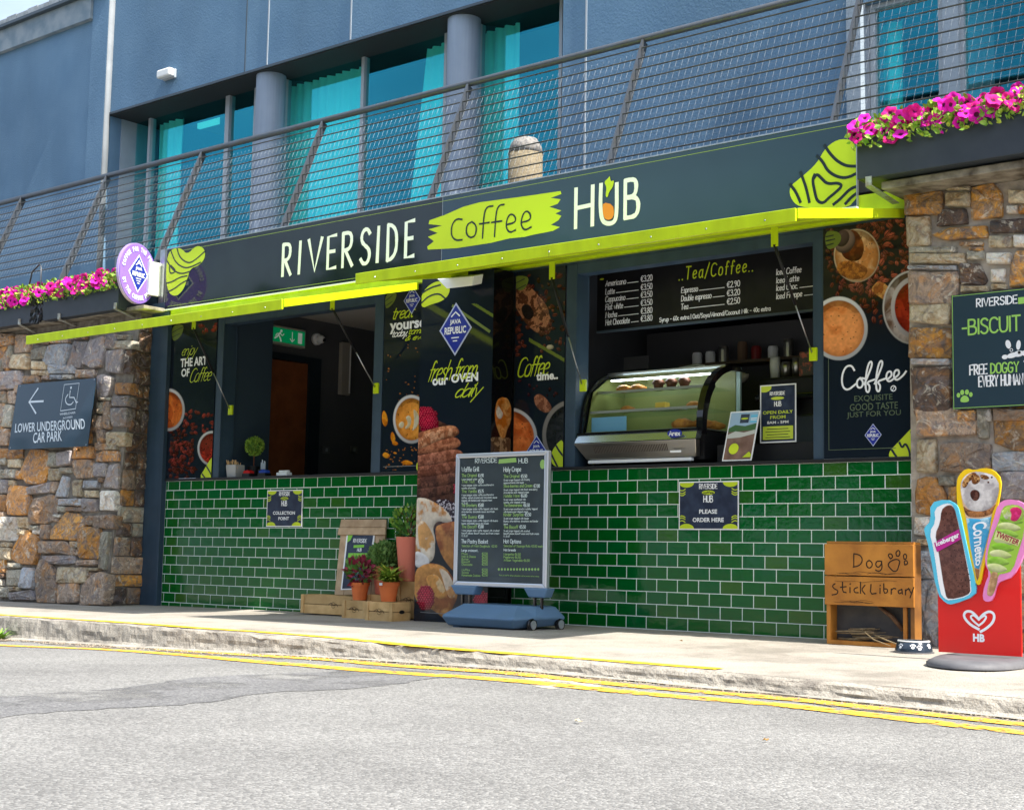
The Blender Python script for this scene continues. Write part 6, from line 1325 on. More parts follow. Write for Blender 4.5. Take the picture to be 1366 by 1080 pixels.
for x,lb in ((4.76,'dark muffin on the top shelf, left of three'),(4.86,'dark muffin on the top shelf, middle of three'),(4.96,'dark muffin on the top shelf, right of three')): 
    o=obj('muffin',MB().lathe((x,.29,zs2),[(.025,0),(.034,.04),(.044,.05),(.036,.07),(.012,.082)],n=12),muf,smooth=True,origin=(x,.29,zs2)); tag(o,lb,'muffin',group='muffins on the top fridge shelf')
x=4.86; o=obj('cake_tray',B(x-.14,x+.12,.14,.30,zs1+.001,zs1+.010),white,origin=(x,.2,zs1),bevel=.003); tag(o,'white oblong tray holding a yellow slice on the middle fridge shelf','tray')
o=obj('cake_slice',B(x-.05,x+.03,.17,.23,zs1+.011,zs1+.05),mat('yellow_cake',(.62,.42,.06),.6),origin=(x,.2,zs1),bevel=.006); tag(o,'yellow cake slice on the white oblong tray in the fridge','cake')
q0=W(823,556,.15); o=obj('blue_paper',B(fx0+.02,fx0+.30,.10,.103,zm1+.02,zm1+.12),mat('pale_blue_sheet',(.16,.38,.60),.4)); tag(o,'pale blue sheet standing inside the left end of the display fridge','sheet')
# tongs on the fridge roof
tg=thing('serving_tongs','white and steel serving tongs lying on the fridge roof','tongs',(4.95,.4,zt_)); obj('tong_arm',MB().tube([(4.85,.40,zt_+.002),(4.97,.40,zt_+.012),(5.03,.41,zt_+.006)],.005,6),steel,tg); obj('tong_arm',MB().tube([(4.85,.44,zt_+.002),(4.97,.43,zt_+.018),(5.03,.42,zt_+.006)],.005,6),white,tg)
# notice paper on back wall, coffee machine and cups
q0=W(810,492,1.2); q1=W(865,474,1.2); o=obj('wall_paper_notice',B(q0.x,q1.x,1.2,1.204,q0.z-.02,q1.z),mat('dim_paper',(.20,.20,.20),.7)); tag(o,'pale paper notices pinned on the dark board behind the fridge','paper notices')
obj('interior_partition',B(4.05,5.5,1.21,1.25,.05,2.1),mat('dark_grey_partition',(.07,.07,.075),.6),kiosk)
cm=thing('coffee_machine','large black espresso machine behind the right end of the ordering counter','coffee machine',(5.75,.9,CT))
obj('machine_body',B(5.28,6.25,.68,1.25,CT-.1,CT+.62),black,cm,bevel=.02); obj('machine_front',B(5.38,6.15,.655,.679,CT+.02,CT+.36),mat('dim_machine_panel',(.07,.08,.10),.3,.3),cm,bevel=.01); obj('machine_ledge',B(5.30,6.2,.60,.679,CT+.46,CT+.50),blackgl,cm,bevel=.01)
for x in (5.55,5.85): obj('group_head',MB().lathe((x,.60,CT+.36),[(.035,0),(.035,.06),(.045,.065),(.045,.10)],n=14),stainless,cm)
mt=CT+.62
for px,h,r_,mm,lb in ((1034,.16,.036,white,'stack of white paper cups on top of the espresso machine'),(1049,.12,.034,stainless,'steel milk jug left of two on the espresso machine'),(1063,.14,.034,stainless,'steel milk jug right of two on the espresso machine')):
    x=W(px,480,.85).x; o=obj('paper_cup_stack' if mm is white else 'milk_jug',MB().lathe((x,.85,mt),[(r_*.8,0),(r_,h*.7),(r_*.9,h),(r_*.8,h)],n=14),mm,origin=(x,.85,mt),smooth=True); tag(o,lb,'cups' if mm is white else 'jug')
for px,cl,lb in ((990,(.5,.45,.42),'pale crumpled cloth on the espresso machine beside the fridge'),(978,(.30,.02,.03),'dark red cloth on the espresso machine beside the fridge')):
    x=W(px,478,.8).x; o=obj('cloth',MB().blob((x,.8,mt+.03),.05,.04,.035,10,6,.25),mat('cloth_'+lb.split()[0],cl,.8),origin=(x,.8,mt),smooth=True); tag(o,lb,'cloth')
x=W(1078,500,.75).x; o=obj('coffee_tin',B(x-.05,x+.05,.72,.82,mt,mt+.16),mat('tin_print',(.08,.07,.06),.4,noise=(30,3,.5,.6),col2=(.5,.12,.08)),origin=(x,.75,mt),bevel=.005); tag(o,'patterned dark tin on the espresso machine at the right jamb','tin')
# shelf with cups and a lit drinks shelf against the dark partition
sf=thing('wall_shelf','dark shelf with cups on the partition above the display fridge','shelf',(4.9,1.1,1.80)); obj('shelf_board',B(4.45,5.45,1.02,1.205,1.80,1.82),mat('shelf_wood',(.10,.07,.05),.6),sf)
for x in (4.5,5.4): obj('shelf_bracket',B(x-.01,x+.01,1.04,1.205,1.74,1.799),black,sf)
for i,(x,h,cl) in enumerate(((4.55,.09,'w'),(4.66,.09,'w'),(4.77,.12,'s'),(4.92,.14,'k'),(5.03,.10,'r'),(5.16,.09,'w'),(5.28,.13,'s'))):
    mm={'w':white,'s':stainless,'k':mat('brown_bag_print',(.16,.10,.06),.7),'r':mat('dark_red_tin',(.22,.02,.02),.4)}[cl]; nm={'w':'mug','s':'canister','k':'coffee_bag','r':'tin'}[cl]
    o=obj(nm,MB().lathe((x,1.11,1.821),[(.034,0),(.036,h*.8),(.030,h),(.024,h)],n=12),mm,origin=(x,1.11,1.821)); tag(o,['white mug at the left end of the dark partition shelf','second white mug from the left on the partition shelf','steel canister right of the two white mugs on the shelf','brown coffee bag in the middle of the partition shelf','dark red tin beside the brown bag on the shelf','lone white mug right of the red tin on the shelf','tall steel canister at the right end of the shelf'][i],nm.replace('_',' '))
# acrylic signs on the counter
def card(label,pts,y,w_,h_,lean):
    fr=FY(y); a=fr.px(*pts); t=thing('counter_sign',label,'sign',(a[0],y,CZ)); F_=Fr((a[0],y,max(a[1],CZ+.002)),(1,0,0),(lean[0],lean[1],1)); F_.V=(Vector((lean[0],lean[1],1))).normalized(); F_.N=F_.U.cross(F_.V).normalized()
    m=MB(); m.prism([F_.p(0,0),F_.p(w_,0),F_.p(w_,h_),F_.p(0,h_)],F_.N*-.004); obj('card',m,white,t); return t,F_
t,F_=card('OPEN DAILY sign standing behind the counter on a black ledge',(1014,591),.12,.245,.355,(0,.0))
F_.O=Vector((W(1014,591,.12).x,.12,W(1014,591,.12).z))
k=Ink(F_,(.008,.008,.237,.347),.001); k.poly([(.008,.008),(.237,.008),(.237,.347),(.008,.347)]); k.done('print',MATS['navy_print'],t)
k=Ink(F_,(.008,.008,.237,.347),.002); k.poly([(.02,.02),(.225,.02),(.225,.10),(.02,.10)]); k.circle(.12,.27,.045,14,ry=.010); k.circle(.03,.34,.05,14,ry=.03)
btext(k,'OPEN DAILY',.02,.175,.225,.195,.02); btext(k,'FROM',.07,.145,.175,.165,.02); k.done('lime_print',mat('yellow_green_ink',(.55,.66,.06),.4),t)
k=Ink(F_,None,.003); stext(k,'RIVERSIDE',.07,.29,.17,.31,.004); stext(k,'HUB',.10,.222,.145,.25,.005); btext(k,'8AM - 5PM',.05,.115,.195,.132,.02); k.done('lettering',white,t)
k=Ink(F_,None,.004)
for i in range(4): k.line([(.04+.01*(i%2),.032+.017*i),(.205-.012*(i%2),.032+.017*i)],.004)
k.done('small_print',inkline,t)
obj('ledge',B(5.30,6.033,.14,.45,CZ,W(1014,591,.12).z),black,kiosk)
t,F_=card('tilted photo flyer with mountains and sky on the right counter beside the fridge',(963,615),-.0,.205,.31,(.13,.12))
k=Ink(F_,(.008,.008,.197,.302),.001); k.poly([(.008,.008),(.197,.008),(.197,.302),(.008,.302)]); k.done('print',mat('brown_hill_print',(.14,.075,.05),.35,noise=(18,5,.35,.65),col2=(.22,.13,.10)),t)
R4=(.008,.008,.197,.302)
k=Ink(F_,R4,.0018); k.poly([(0,.20),(.217,.22),(.217,.302),(0,.302)]); k.done('sky_print',mat('pale_sky_print',(.30,.45,.62),.35),t)
k=Ink(F_,R4,.0024); k.poly([(0,.20),(.05,.225),(.12,.215),(.217,.235),(.217,.19),(0,.18)]); k.done('hill_print',mat('green_hill_print',(.05,.13,.04),.35),t)
k=Ink(F_,R4,.003); k.poly([(0,.16),(.06,.185),(.12,.175),(.217,.195),(.217,.17),(.1,.145),(0,.14)]); k.done('mist_print',mat('pale_mist_print',(.5,.52,.5),.4),t)
k=Ink(F_,R4,.0035); k.poly([(.08,.235),(.14,.235),(.14,.29),(.08,.29)]); k.done('dark_badge',gloss,t)
k=Ink(F_,R4,.0045); k.circle(.07,.075,.034,18); k.circle(.11,.262,.025,12,ry=.006); k.poly([(.14,.02),(.18,.055),(.215,.02)]); k.done('lime_badge',lime,t)
k=Ink(F_,R4,.0035); k.poly([(.15,.235),(.205,.235),(.205,.285),(.15,.285)]); k.done('blue_badge',mat('sky_blue_ink',(.15,.5,.75),.4),t)
k=Ink(F_,R4,.0055); k.line([(.155,.26),(.20,.262)],.006); k.line([(.155,.25),(.20,.25)],.004); k.done('badge_lettering',white,t)
# ================================================================ FLOWER PLANTERS
def petunia_mesh(nm,m1):
    """five-lobed trumpet flower facing +Z, 1 unit radius"""
    m=MB(); n=20; rings=[(.12,-.35),(.30,-.10),(.70,.02),(1.0,.0)]
    for j,(r_,z) in enumerate(rings):
        for i in range(n):
            a=2*math.pi*i/n; lobe=1-.16*abs(math.cos(2.5*a))**3*(j/3) ; m.v.append((r_*lobe*math.cos(a),r_*lobe*math.sin(a),z+.09*math.sin(5*a)*(j/3)))
    for j in range(3):
        for i in range(n): m.f.append((j*n+i,j*n+(i+1)%n,(j+1)*n+(i+1)%n,(j+1)*n+i))
    m.f.append(tuple(range(n-1,-1,-1)))
    me=mesh_of('petunia_flower',m); me.materials.append(m1); me.materials.append(throat)
    for p in me.polygons:
        p.use_smooth=True
        if p.index<n or p.index==len(me.polygons)-1: p.material_index=1
    return me
PM=[petunia_mesh('a',petal),petunia_mesh('b',petal2)]
def planter(label,x0,x1,yf,yb,z0,z1,nf,seed,zfun=None,dens=1.0,lean=.0):
    t=thing('flower_planter',label,'planter',((x0+x1)/2,yf,z0)); T=.012
    m=MB(); m.box(x0,x1,yf,yf+T,z0,z1); m.box(x0,x1,yb-T,yb,z0,z1); m.box(x0,x0+T,yf+T+.001,yb-T-.001,z0,z1); m.box(x1-T,x1,yf+T+.001,yb-T-.001,z0,z1); m.box(x0+T+.001,x1-T-.001,yf+T+.001,yb-T-.001,z0,z0+.02)
    obj('trough',m,mat('charcoal_planter',(.030,.038,.050),.5,noise=(8,4,.3,.8),col2=(.042,.05,.064),bump=(20,.1,.003)),t,bevel=.004)
    obj('trough_rim',B(x0-.004,x1+.004,yf-.006,yf-.001,z1-.022,z1+.001),mat('charcoal_planter',(.03,.038,.05)),t)
    obj('soil',B(x0+T+.002,x1-T-.002,yf+T+.002,yb-T-.002,z1-.06,z1-.03),soil,t)
    q=random.Random(seed); L=MB(); L2=MB()
    for mb_,n,s in ((L,int(1100*(x1-x0)*dens),.045),(L2,int(800*(x1-x0)*dens),.036)):
        for _ in range(n):
            x=q.uniform(x0-.03,x1+.02); y=q.uniform(yf-.05,yb); hh=q.uniform(-.02,.13)
            if y<yf: hh=q.uniform(-.06,.06)
            p=Vector((x,y,z1+hh)); t_=Vector((q.uniform(-1,1),q.uniform(-1.2,.5),q.uniform(-.5,1))).normalized(); w_=t_.cross(Vector((q.uniform(-1,1),q.uniform(-1,1),q.uniform(-1,1)))).normalized(); l=s*q.uniform(.6,1.2); ww=l*.30; nn=t_.cross(w_)*l*.06
            mb_.add([p,p+t_*l*.35+w_*ww+nn,p+t_*l*.7+w_*ww*.8+nn,p+t_*l,p+t_*l*.7-w_*ww*.8+nn,p+t_*l*.35-w_*ww+nn],[(0,1,2,3),(0,3,4,5)])
    obj('foliage',L,leafm,t,kind='stuff'); obj('foliage',L2,leafy,t,kind='stuff')
    for i in range(nf):
        x=x0-.02+(x1-x0+.02)*(i+q.uniform(0,1))/nf; r_=q.uniform(.034,.050)
        y=q.uniform(yf-.06,yf+.10); zz=z1+q.uniform(.0,.13)+(0 if y>yf else -.03)
        if q.random()<.3: y=q.uniform(yf+.1,yb); zz=z1+q.uniform(.10,.17)
        d=Vector((q.uniform(-.2,.9),-1+q.uniform(-.1,.5),q.uniform(-.5,.7))).normalized()
        o=bpy.data.objects.new('flower',PM[0] if q.random()<.72 else PM[1]); C.objects.link(o); o.parent=t; o.location=Vector((x,y,zz))-t.location; o.rotation_euler=d.to_track_quat('Z','Y').to_euler(); o.scale=(r_,r_,r_)
        o.rotation_euler.rotate_axis('Z',q.uniform(0,6))
    return t
pz0=W(1143,240,-.40).z; pz1=W(1143,186,-.40).z; pxa=W(1143,200,-.40).x
PR=planter('charcoal planter of magenta petunias on the right stone wall top',pxa,pxa+1.9,-.40,-.12,pz0,pz1,190,21)
zl0=W(100,421,-.36).z; zl1=W(100,388,-.36).z; xe=W(158,395,-.36).x
xm1=W(58,400,-.36).x; xm0=W(42,400,-.36).x
PL1=planter('charcoal petunia planter on the left wall between the black bag and the round purple sign',xm1,xe,-.36,-.10,zl0,zl1,120,22)
PL2=planter('charcoal petunia planter at the left picture edge on the stone wall',xm0-1.2,xm0,-.36,-.10,zl0-.0,zl1,120,23)
# black plastic wrap between the two left planters
m=MB(); q=random.Random(3); n=8
for j in range(9):
    for i in range(n+1): m.v.append((xm0+.004+(xm1-xm0-.008)*i/n,-.365+q.uniform(-.012,.006),zl0-.01+(zl1-zl0+.03)*j/8))
for j in range(8):
    for i in range(n): a=j*(n+1)+i; m.f.append((a,a+1,a+n+2,a+n+1))
o=obj('plastic_wrap',m,mat('black_plastic_sheet',(.008,.008,.01),.18),origin=(xm0,-.36,zl0)); tag(o,'crinkled black plastic tucked between the two left planters','plastic wrap')
s=o.modifiers.new('t','SOLIDIFY'); s.thickness=.004
def bracket(px,py,pe,lb,y0_=-.40,y1_=-.11):
    a=W(px,py,y0_-.004); t=thing('planter_bracket',lb,'bracket',tuple(a)); e=W(*pe,y1_); 
    obj('bracket_tab',B(a.x-.018,a.x+.018,y0_-.010,y0_-.002,a.z-.012,a.z+.040),mat('pale_bracket_metal',(.42,.46,.44),.5,.3,noise=(30,4,.35,.6),col2=(.28,.25,.20)),t)
    m=MB(); m.prism([(a.x-.02,y0_-.004,a.z-.016),(a.x+.02,y0_-.004,a.z-.016),(e.x+.02,y1_,e.z),(e.x-.02,y1_,e.z)],(0,0,.005)); obj('bracket_arm',m,MATS['pale_bracket_metal'],t)
bracket(1159,245,(1195,272),'pale folded bracket under the left end of the right planter')
bracket(26,431,(50,446),'steel bracket under the leftmost planter',-.36,-.12); bracket(79,424,(104,437),'steel bracket just right of the black plastic wrap',-.36,-.12); bracket(154,410,(182,426),'steel bracket below the round purple sign',-.36,-.12)
# watering pipe hoop above the left planter
a=W(52,372,-.2); o=obj('hose_hoop',MB().tube([(a.x-.25,-.18,zl1),(a.x-.12,-.2,a.z+.08),(a.x,-.2,a.z+.14),(a.x+.03,-.2,a.z+.10),(a.x+.035,-.2,zl1)],.008,8),railm,smooth=True,origin=tuple(a)); tag(o,'thin bent hose hoop rising out of the left edge planter','hose')
# ================================================================ A-BOARD
ab=thing('pavement_sign','silver framed waffle and crepe menu board on a slate blue wheeled base','pavement sign',(4.05,-.55,0))
yb_=-.52; a=W(606,787,yb_); b2=W(733,601,yb_); X0,X1,Z0,Z1=a.x,b2.x,W(670,783,yb_).z,W(670,603,yb_).z
fa=FY(yb_); t_=.030
m=MB()
for p in ([(X0,Z0),(X1,Z0),(X1-t_,Z0+t_),(X0+t_,Z0+t_)],[(X0,Z1),(X0+t_,Z1-t_),(X1-t_,Z1-t_),(X1,Z1)],[(X0,Z0),(X0+t_,Z0+t_),(X0+t_,Z1-t_),(X0,Z1)],[(X1,Z0),(X1,Z1),(X1-t_,Z1-t_),(X1-t_,Z0+t_)]):
    o=MB().prism([(u,yb_-.016,v) for u,v in p],(0,.040,0)); obj('frame_rail',o,alu,ab,bevel=.006)
obj('poster_sheet',B(X0+t_-.006,X1-t_+.006,yb_-.004,yb_+.004,Z0+t_-.006,Z1-t_+.006),mat('charcoal_menu_print',(.045,.052,.065),.22,noise=(4,5,.35,.7),col2=(.075,.085,.105)),ab)
obj('cover_sheet',B(X0+t_-.006,X1-t_+.006,yb_-.0105,yb_-.0095,Z0+t_-.006,Z1-t_+.006),clear,ab)
F2=FY(yb_-.0045); k=Ink(F2,None,.0006); g=Ink(F2,None,.0006)
def T(ink,s,px0,py,px1,hpx,t,bold=False):
    u0,v0=F2.px(px0,py); u1=F2.px(px1,py)[0]; v1=F2.px(px0,py-hpx)[1]
    stext(ink,s,u0,v0,u1,v1,t*.72,gap=1.4,base=True)
T(k,'RIVERSIDE',634,617.5,663,6,.0055); T(k,'HUB',692,617.5,704,6,.0055)
u,v=F2.px(677,614.5); g.poly([(u-.075,v-.016),(u-.07,v+.012),(u+.07,v+.018),(u+.075,v-.010)]); u,v=F2.px(618,609); g.circle(u,v,.03,10,ry=.01); u,v=F2.px(724,619); g.circle(u,v,.022,10,ry=.03)
T(k,'Waffle Grill',616,629,639,6.0,.0055); T(k,'Holy Crepe',672,629,695,6.0,.0055)
items=[('The Original',636,'€4.90',['Warm belgian style waffle']),('The Nut',644,'€5.50',['Warm belgian style waffle smothered in','nutella chocolate']),('The Vanilla',657,'€5.75',['Warm belgian style waffle smothered in','toffee, salted caramel and chocolate sauce','topped with banana and whipped cream','(1,3,6)']),('The Strawberry',675.5,'€5.80',['Warm belgian style waffle topped with fresh','strawberries, chocolate sauce and fresh','cream']),('The Bueno',691,'€5.80',['Warm belgian style waffle topped with bueno','bueno, chocolate sauce and cream']),('The Biscoff',704,'€5.80',['Warm belgian style waffle topped with crushed','biscoff pieces, biscoff sauce and fresh cream','(1,3,6)'])]
for s,y,pr,ls in items:
    T(g,s,616,y,633 if len(s)<9 else 636,4.0,.0042); T(k,pr,638,y,645,4.2,.0045)
    for i,l in enumerate(ls): T(k,l,616,y+4.3+3.6*i,616+min(50,len(l)*1.12),2.3,.0026)
items=[('The Original',637,'€5.50',['Sweet crepe topped with freshly','squeezed lemon and sugar']),('Strawberries and Cream',650,'€7.00',['Sweet crepe topped with fresh strawberry','strawberries and whipped cream']),('Nutella Wave',663,'€6.00',['Sweet crepe smothered with','nutella, and whipped cream']),('The Bananarama',675.5,'€6.50',['Sweet crepe smothered in nutella, topped','with banana and whipped cream']),('Kinder Surprise',688,'€5.50',['Sweet crepe topped with kinder','Bueno, strawberries, chocolate and kinder','sauce']),('The Biscoff',704.5,'€5.50',['Sweet crepe topped with crushed','biscoff pieces, biscoff sauce and fresh cream','(1,3,6)'])]
for s,y,pr,ls in items:
    e=672+min(38,len(s)*1.75); T(g,s,672,y,e,4.0,.0042); T(k,pr,e+2,y,e+10,4.2,.0045)
    for i,l in enumerate(ls): T(k,l,672,y+4.3+3.6*i,672+min(47,len(l)*1.12),2.3,.0026)
T(k,'The Pastry Basket',615.5,724,651,5,.005); T(g,'Selection of Fresh Doughnuts  €2.50',616,729,663,2.8,.003); T(k,'Large croissant..',615.5,735,638,3.0,.0042)
for i,s in enumerate(('Plain','Ham & Cheese','Butter','Biscoff','Chocolate','','Muffins','Scones','Homemade Cookies')):
    if s: yy=739.5+3.55*i; T(g,s,616,yy,616+len(s)*1.55,2.7,.0032); T(g,'€2.50',643,yy,650.5,2.9,.0036)
T(k,'Hot Options',672,724,695,5,.005); T(g,'Selection of Sausage Rolls €3.50 each',672,729,724,2.8,.003); T(k,'Hot breads',672,734.5,688,3.0,.0042)
for i,s in enumerate(('Margarita €6.50','Pepperoni €6.50','Artisan Vegetable €6.50')): T(g,s,672,740+4*i,672+len(s)*1.5,2.9,.0034)
for i in range(14): u,v=F2.px(665.5+4.05*i,759); g.circle(u,v,.0085,8)
T(g,'Please ask staff for allergen information on all our products before ordering',666,767.5,719,1.6,.0018)
k.done('white_lettering',white,ab); g.done('green_lettering',mat('pale_green_ink',(.36,.55,.16),.4),ab)
# clamps, legs, base, wheels
for px0,px1 in ((605,640),(702,735)):
    a=W(px0,790,yb_); b2=W(px1,790,yb_); m=MB(); m.prism([(a.x,yb_-.035,Z0+.004),(b2.x,yb_-.035,Z0+.004),(b2.x-.03,yb_-.03,Z0-.055),(a.x+.04,yb_-.03,Z0-.055)],(0,.08,0)); obj('clamp',m,plinth,ab,bevel=.008)
    for q_ in (.36,.64):
        x=a.x+(b2.x-a.x)*q_; obj('spring_post',MB().tube([(x,yb_,Z0-.05),(x,yb_,.115)],.011,8),blackgl,ab)
gz=-.018
bx0,bx1,by0,by1=X0+.085,X1-.0,-.78,-.28
m=MB(); c0=[(bx0,by0+.03,gz+.075),(bx1-.06,by0,gz+.075),(bx1,by0+.16,gz+.08),(bx1+.04,by1-.1,gz+.08),(bx1-.04,by1,gz+.08),(bx0+.04,by1,gz+.08)]
top_=[(bx0+.07,by0+.17,gz+.150),(bx1-.14,by0+.14,gz+.150),(bx1-.06,by0+.22,gz+.150),(bx1-.02,by1-.13,gz+.150),(bx1-.10,by1-.05,gz+.150),(bx0+.10,by1-.05,gz+.150)]
bot=[(bx0+.03,by0+.07,gz+.012),(bx1-.10,by0+.05,gz+.012),(bx1-.05,by0+.18,gz+.03),(bx1-.01,by1-.12,gz+.03),(bx1-.08,by1-.04,gz+.03),(bx0+.08,by1-.04,gz+.012)]
m.v=bot+c0+top_; m.f=[(5,4,3,2,1,0)]+[(i,(i+1)%6,6+(i+1)%6,6+i) for i in range(6)]+[(6+i,6+(i+1)%6,12+(i+1)%6,12+i) for i in range(6)]+[(12,13,14,15,16,17)]
obj('base',m,plinth,ab,bevel=.014,seg=3)
obj('base_foot',B(bx0+.06,bx0+.12,by0+.09,by1-.08,gz-.002,gz+.012),plinth,ab)
Mw=Matrix.Rotation(R_(90),4,'Y')
for (x,y) in ((bx1-.035,by0+.14),(bx1+.005,by1-.13)):
    w_=obj('wheel',MB().lathe((x,y,gz+.040),[(.020,.0),(.040,.002),(.042,.012),(.040,.022),(.020,.024)],n=22,M=Mw),blackgl,ab); obj('wheel_rim',MB().lathe((x+.001,y,gz+.040),[(.026,.018),(.028,.026),(.010,.027)],n=18,M=Mw),alu,w_)
# ================================================================ CRATES, EASEL BOARD, POTS
def crate_box(label,x0,x1,y0,y1,z0,z1,nf=2,knot=True,seed=1):
    t=thing('wooden_crate',label,'crate',((x0+x1)/2,y0,z0),group=None); q=random.Random(seed); hh=(z1-z0)/nf
    for i in range(nf):
        za,zb_=z0+hh*i+.002,z0+hh*(i+1)-.002
        for m in (B(x0,x1,y0,y0+.012,za,zb_),B(x1-.012,x1-.0005,y0+.0125,y1-.0125,za,zb_),B(x0+.0005,x0+.012,y0+.0125,y1-.0125,za,zb_),B(x0,x1,y1-.012,y1,za,zb_)): obj('plank',m,crate,t,bevel=.002)
    obj('crate_top',B(x0+.013,x1-.013,y0+.013,y1-.013,z1-.02,z1-.008),crate,t)
    for x in (x0+.0,x1-.03):
        obj('corner_batten',B(x,x+.03,y0-.008,y0-.0005,z0+.003,z1-.003),crate,t,bevel=.002)
    k=Ink(FY(y0-.001),None,.001)
    k.ring((x0+x1)/2,(z0+z1)/2,.022,.003,12); k.line(smooth([((x0+x1)/2-.05,(z0+z1)/2),((x0+x1)/2-.02,(z0+z1)/2+.02),((x0+x1)/2,(z0+z1)/2-.01),((x0+x1)/2+.03,(z0+z1)/2+.015),((x0+x1)/2+.05,(z0+z1)/2-.012)],2),.004); k.done('stamped_mark',mat('burnt_brown_stamp',(.05,.03,.02),.8),t)
    k=Ink(Fr((x1,(y0+y1)/2,(z0+z1)/2),(0,1,0),(0,0,1)),None,.001); k.circle(0,0,.028,14,ry=.013); k.done('hand_hole',black,t)
    return t
gz2=-.030
def zt(px,py,y): return W(px,py,y).z
zA=zt(430,793,-.20); xA0=W(402,805,-.20).x; xB=W(457,805,-.20).x
crate_box('long low crate at the left under the easel board',xA0,2.60,-.20,-.02,zbase(2.3)+.0,zA,2,seed=1)
zB=zt(472,800,-.30); crate_box('small crate under the small left flower pot',W(457,810,-.30).x,W(489,810,-.30).x-.004,-.30,-.206,gz2,zB,2,seed=2)
xC0=W(488,815,-.40).x; xC1=W(524,815,-.40).x; zC=zt(505,802,-.40)
crate_box('front crate with a hand hole under the variegated plant pot',xC0,xC1,-.40,-.22,gz2,zC,2,seed=3)
x4=W(534,800,-.16).x; zD=zt(548,775,-.16); crate_box('taller crate behind on which the tall salmon planter stands',x4-.02,3.09,-.17,-.02,zbase(3),zD,2,seed=4)
crate_box('middle crate between the easel board and the tall salmon planter',2.615,x4-.024,-.205,-.02,zbase(2.8),zt(515,793,-.2),2,seed=5)
# easel board leaning on tiles
el=thing('easel_board','weathered wooden leaning board with a menu poster standing on crates before the left tiles','board',(2.35,-.1,zA))
Ae=W(446,792,-.14); Be=W(507,792,-.14); Ce=W(515,692,-.03); De=W(455,691,-.03)
O=Ae; U=(Be-Ae); V=(De-Ae); FE=Fr(O,(1,0,0),(0,(-.03+.14),(De.z-Ae.z)))
oldw=mat('weathered_board_wood',(.52,.38,.25),.8,noise=(14,7,.3,.7),col2=(.34,.23,.14),bump=(40,.5,.004),rand=.1)
q4=[FE.px(446,793),FE.px(507,793),FE.px(514,712),FE.px(454,712)]
def shp(ax,ay): # bilinear in the board quad
    a,b_,c,d=q4; return (a[0]*(1-ax)*(1-ay)+b_[0]*ax*(1-ay)+c[0]*ax*ay+d[0]*(1-ax)*ay,a[1]*(1-ax)*(1-ay)+b_[1]*ax*(1-ay)+c[1]*ax*ay+d[1]*(1-ax)*ay)
n=5
for i in range(n):
    P_=[shp(i/n+.004,0),shp((i+1)/n-.004,0),shp((i+1)/n-.004,1),shp(i/n+.004,1)]; m=MB().prism([FE.p(u,v,0) for u,v in P_],FE.N*-.014); obj('board_plank',m,oldw,el,bevel=.0015)
for (ya,yb2) in ((.98,1.10),(1.105,1.24)):
    P_=[shp(-.03,ya),shp(1.03,ya),shp(1.02,yb2),shp(-.02,yb2)] if ya<1 else [shp(.0,ya),shp(1.03,ya),shp(1.02,yb2),shp(.02,yb2)]; m=MB().prism([FE.p(u,v,.016) for u,v in P_],FE.N*-.015); obj('top_batten',m,oldw,el,bevel=.003)
ps=[FE.px(455,786.5),FE.px(491,785.5),FE.px(500.5,712),FE.px(463,711.5)]
m=MB().prism([FE.p(u,v,.004) for u,v in ps],FE.N*-.003); obj('poster_sheet',m,white,el)
qm=quadmap([FE.px(457,785),FE.px(489,784),FE.px(498.5,714),FE.px(465,713.5)])
def qpoly(ink,pts): ink.poly([qm(*p) for p in pts])
k=Ink(FE,None,.0055); qpoly(k,[(0,0),(1,0),(1,1),(0,1)]); k.done('print',MATS['navy_print'],el)
k=Ink(FE,None,.0065); qpoly(k,[(.1,.55),(.97,.55),(.97,.66),(.1,.66)]); qpoly(k,[(.28,.76),(.70,.77),(.70,.82),(.28,.81)]); qpoly(k,[(.0,.86),(.12,.9),(.2,1),(.0,1)]); k.done('lime_bar',mat('bright_green_ink',(.22,.55,.05),.4),el)
k=Ink(FE,None,.0075); stext(k,'RIVERSIDE',.25,.86,.78,.93,.004,map2=qm); stext(k,'HUB',.45,.69,.62,.75,.004,map2=qm); 
for i in range(3): k.line([qm(.2+.03*i,.5-.045*i),qm(.88-.05*i,.5-.045*i)],.004)
k.done('lettering',white,el)
k=Ink(FE,None,.0065); 
for i in range(8): 
    u,v=qm(.15+.09*i,.30-.02*(i%3)); k.circle(u,v,.02,8,ry=.012,rot=i)
k.done('leaf_print',mat('teal_leaf_print',(.03,.22,.18),.4,noise=(40,3,.4,.6),col2=(.02,.08,.09)),el)
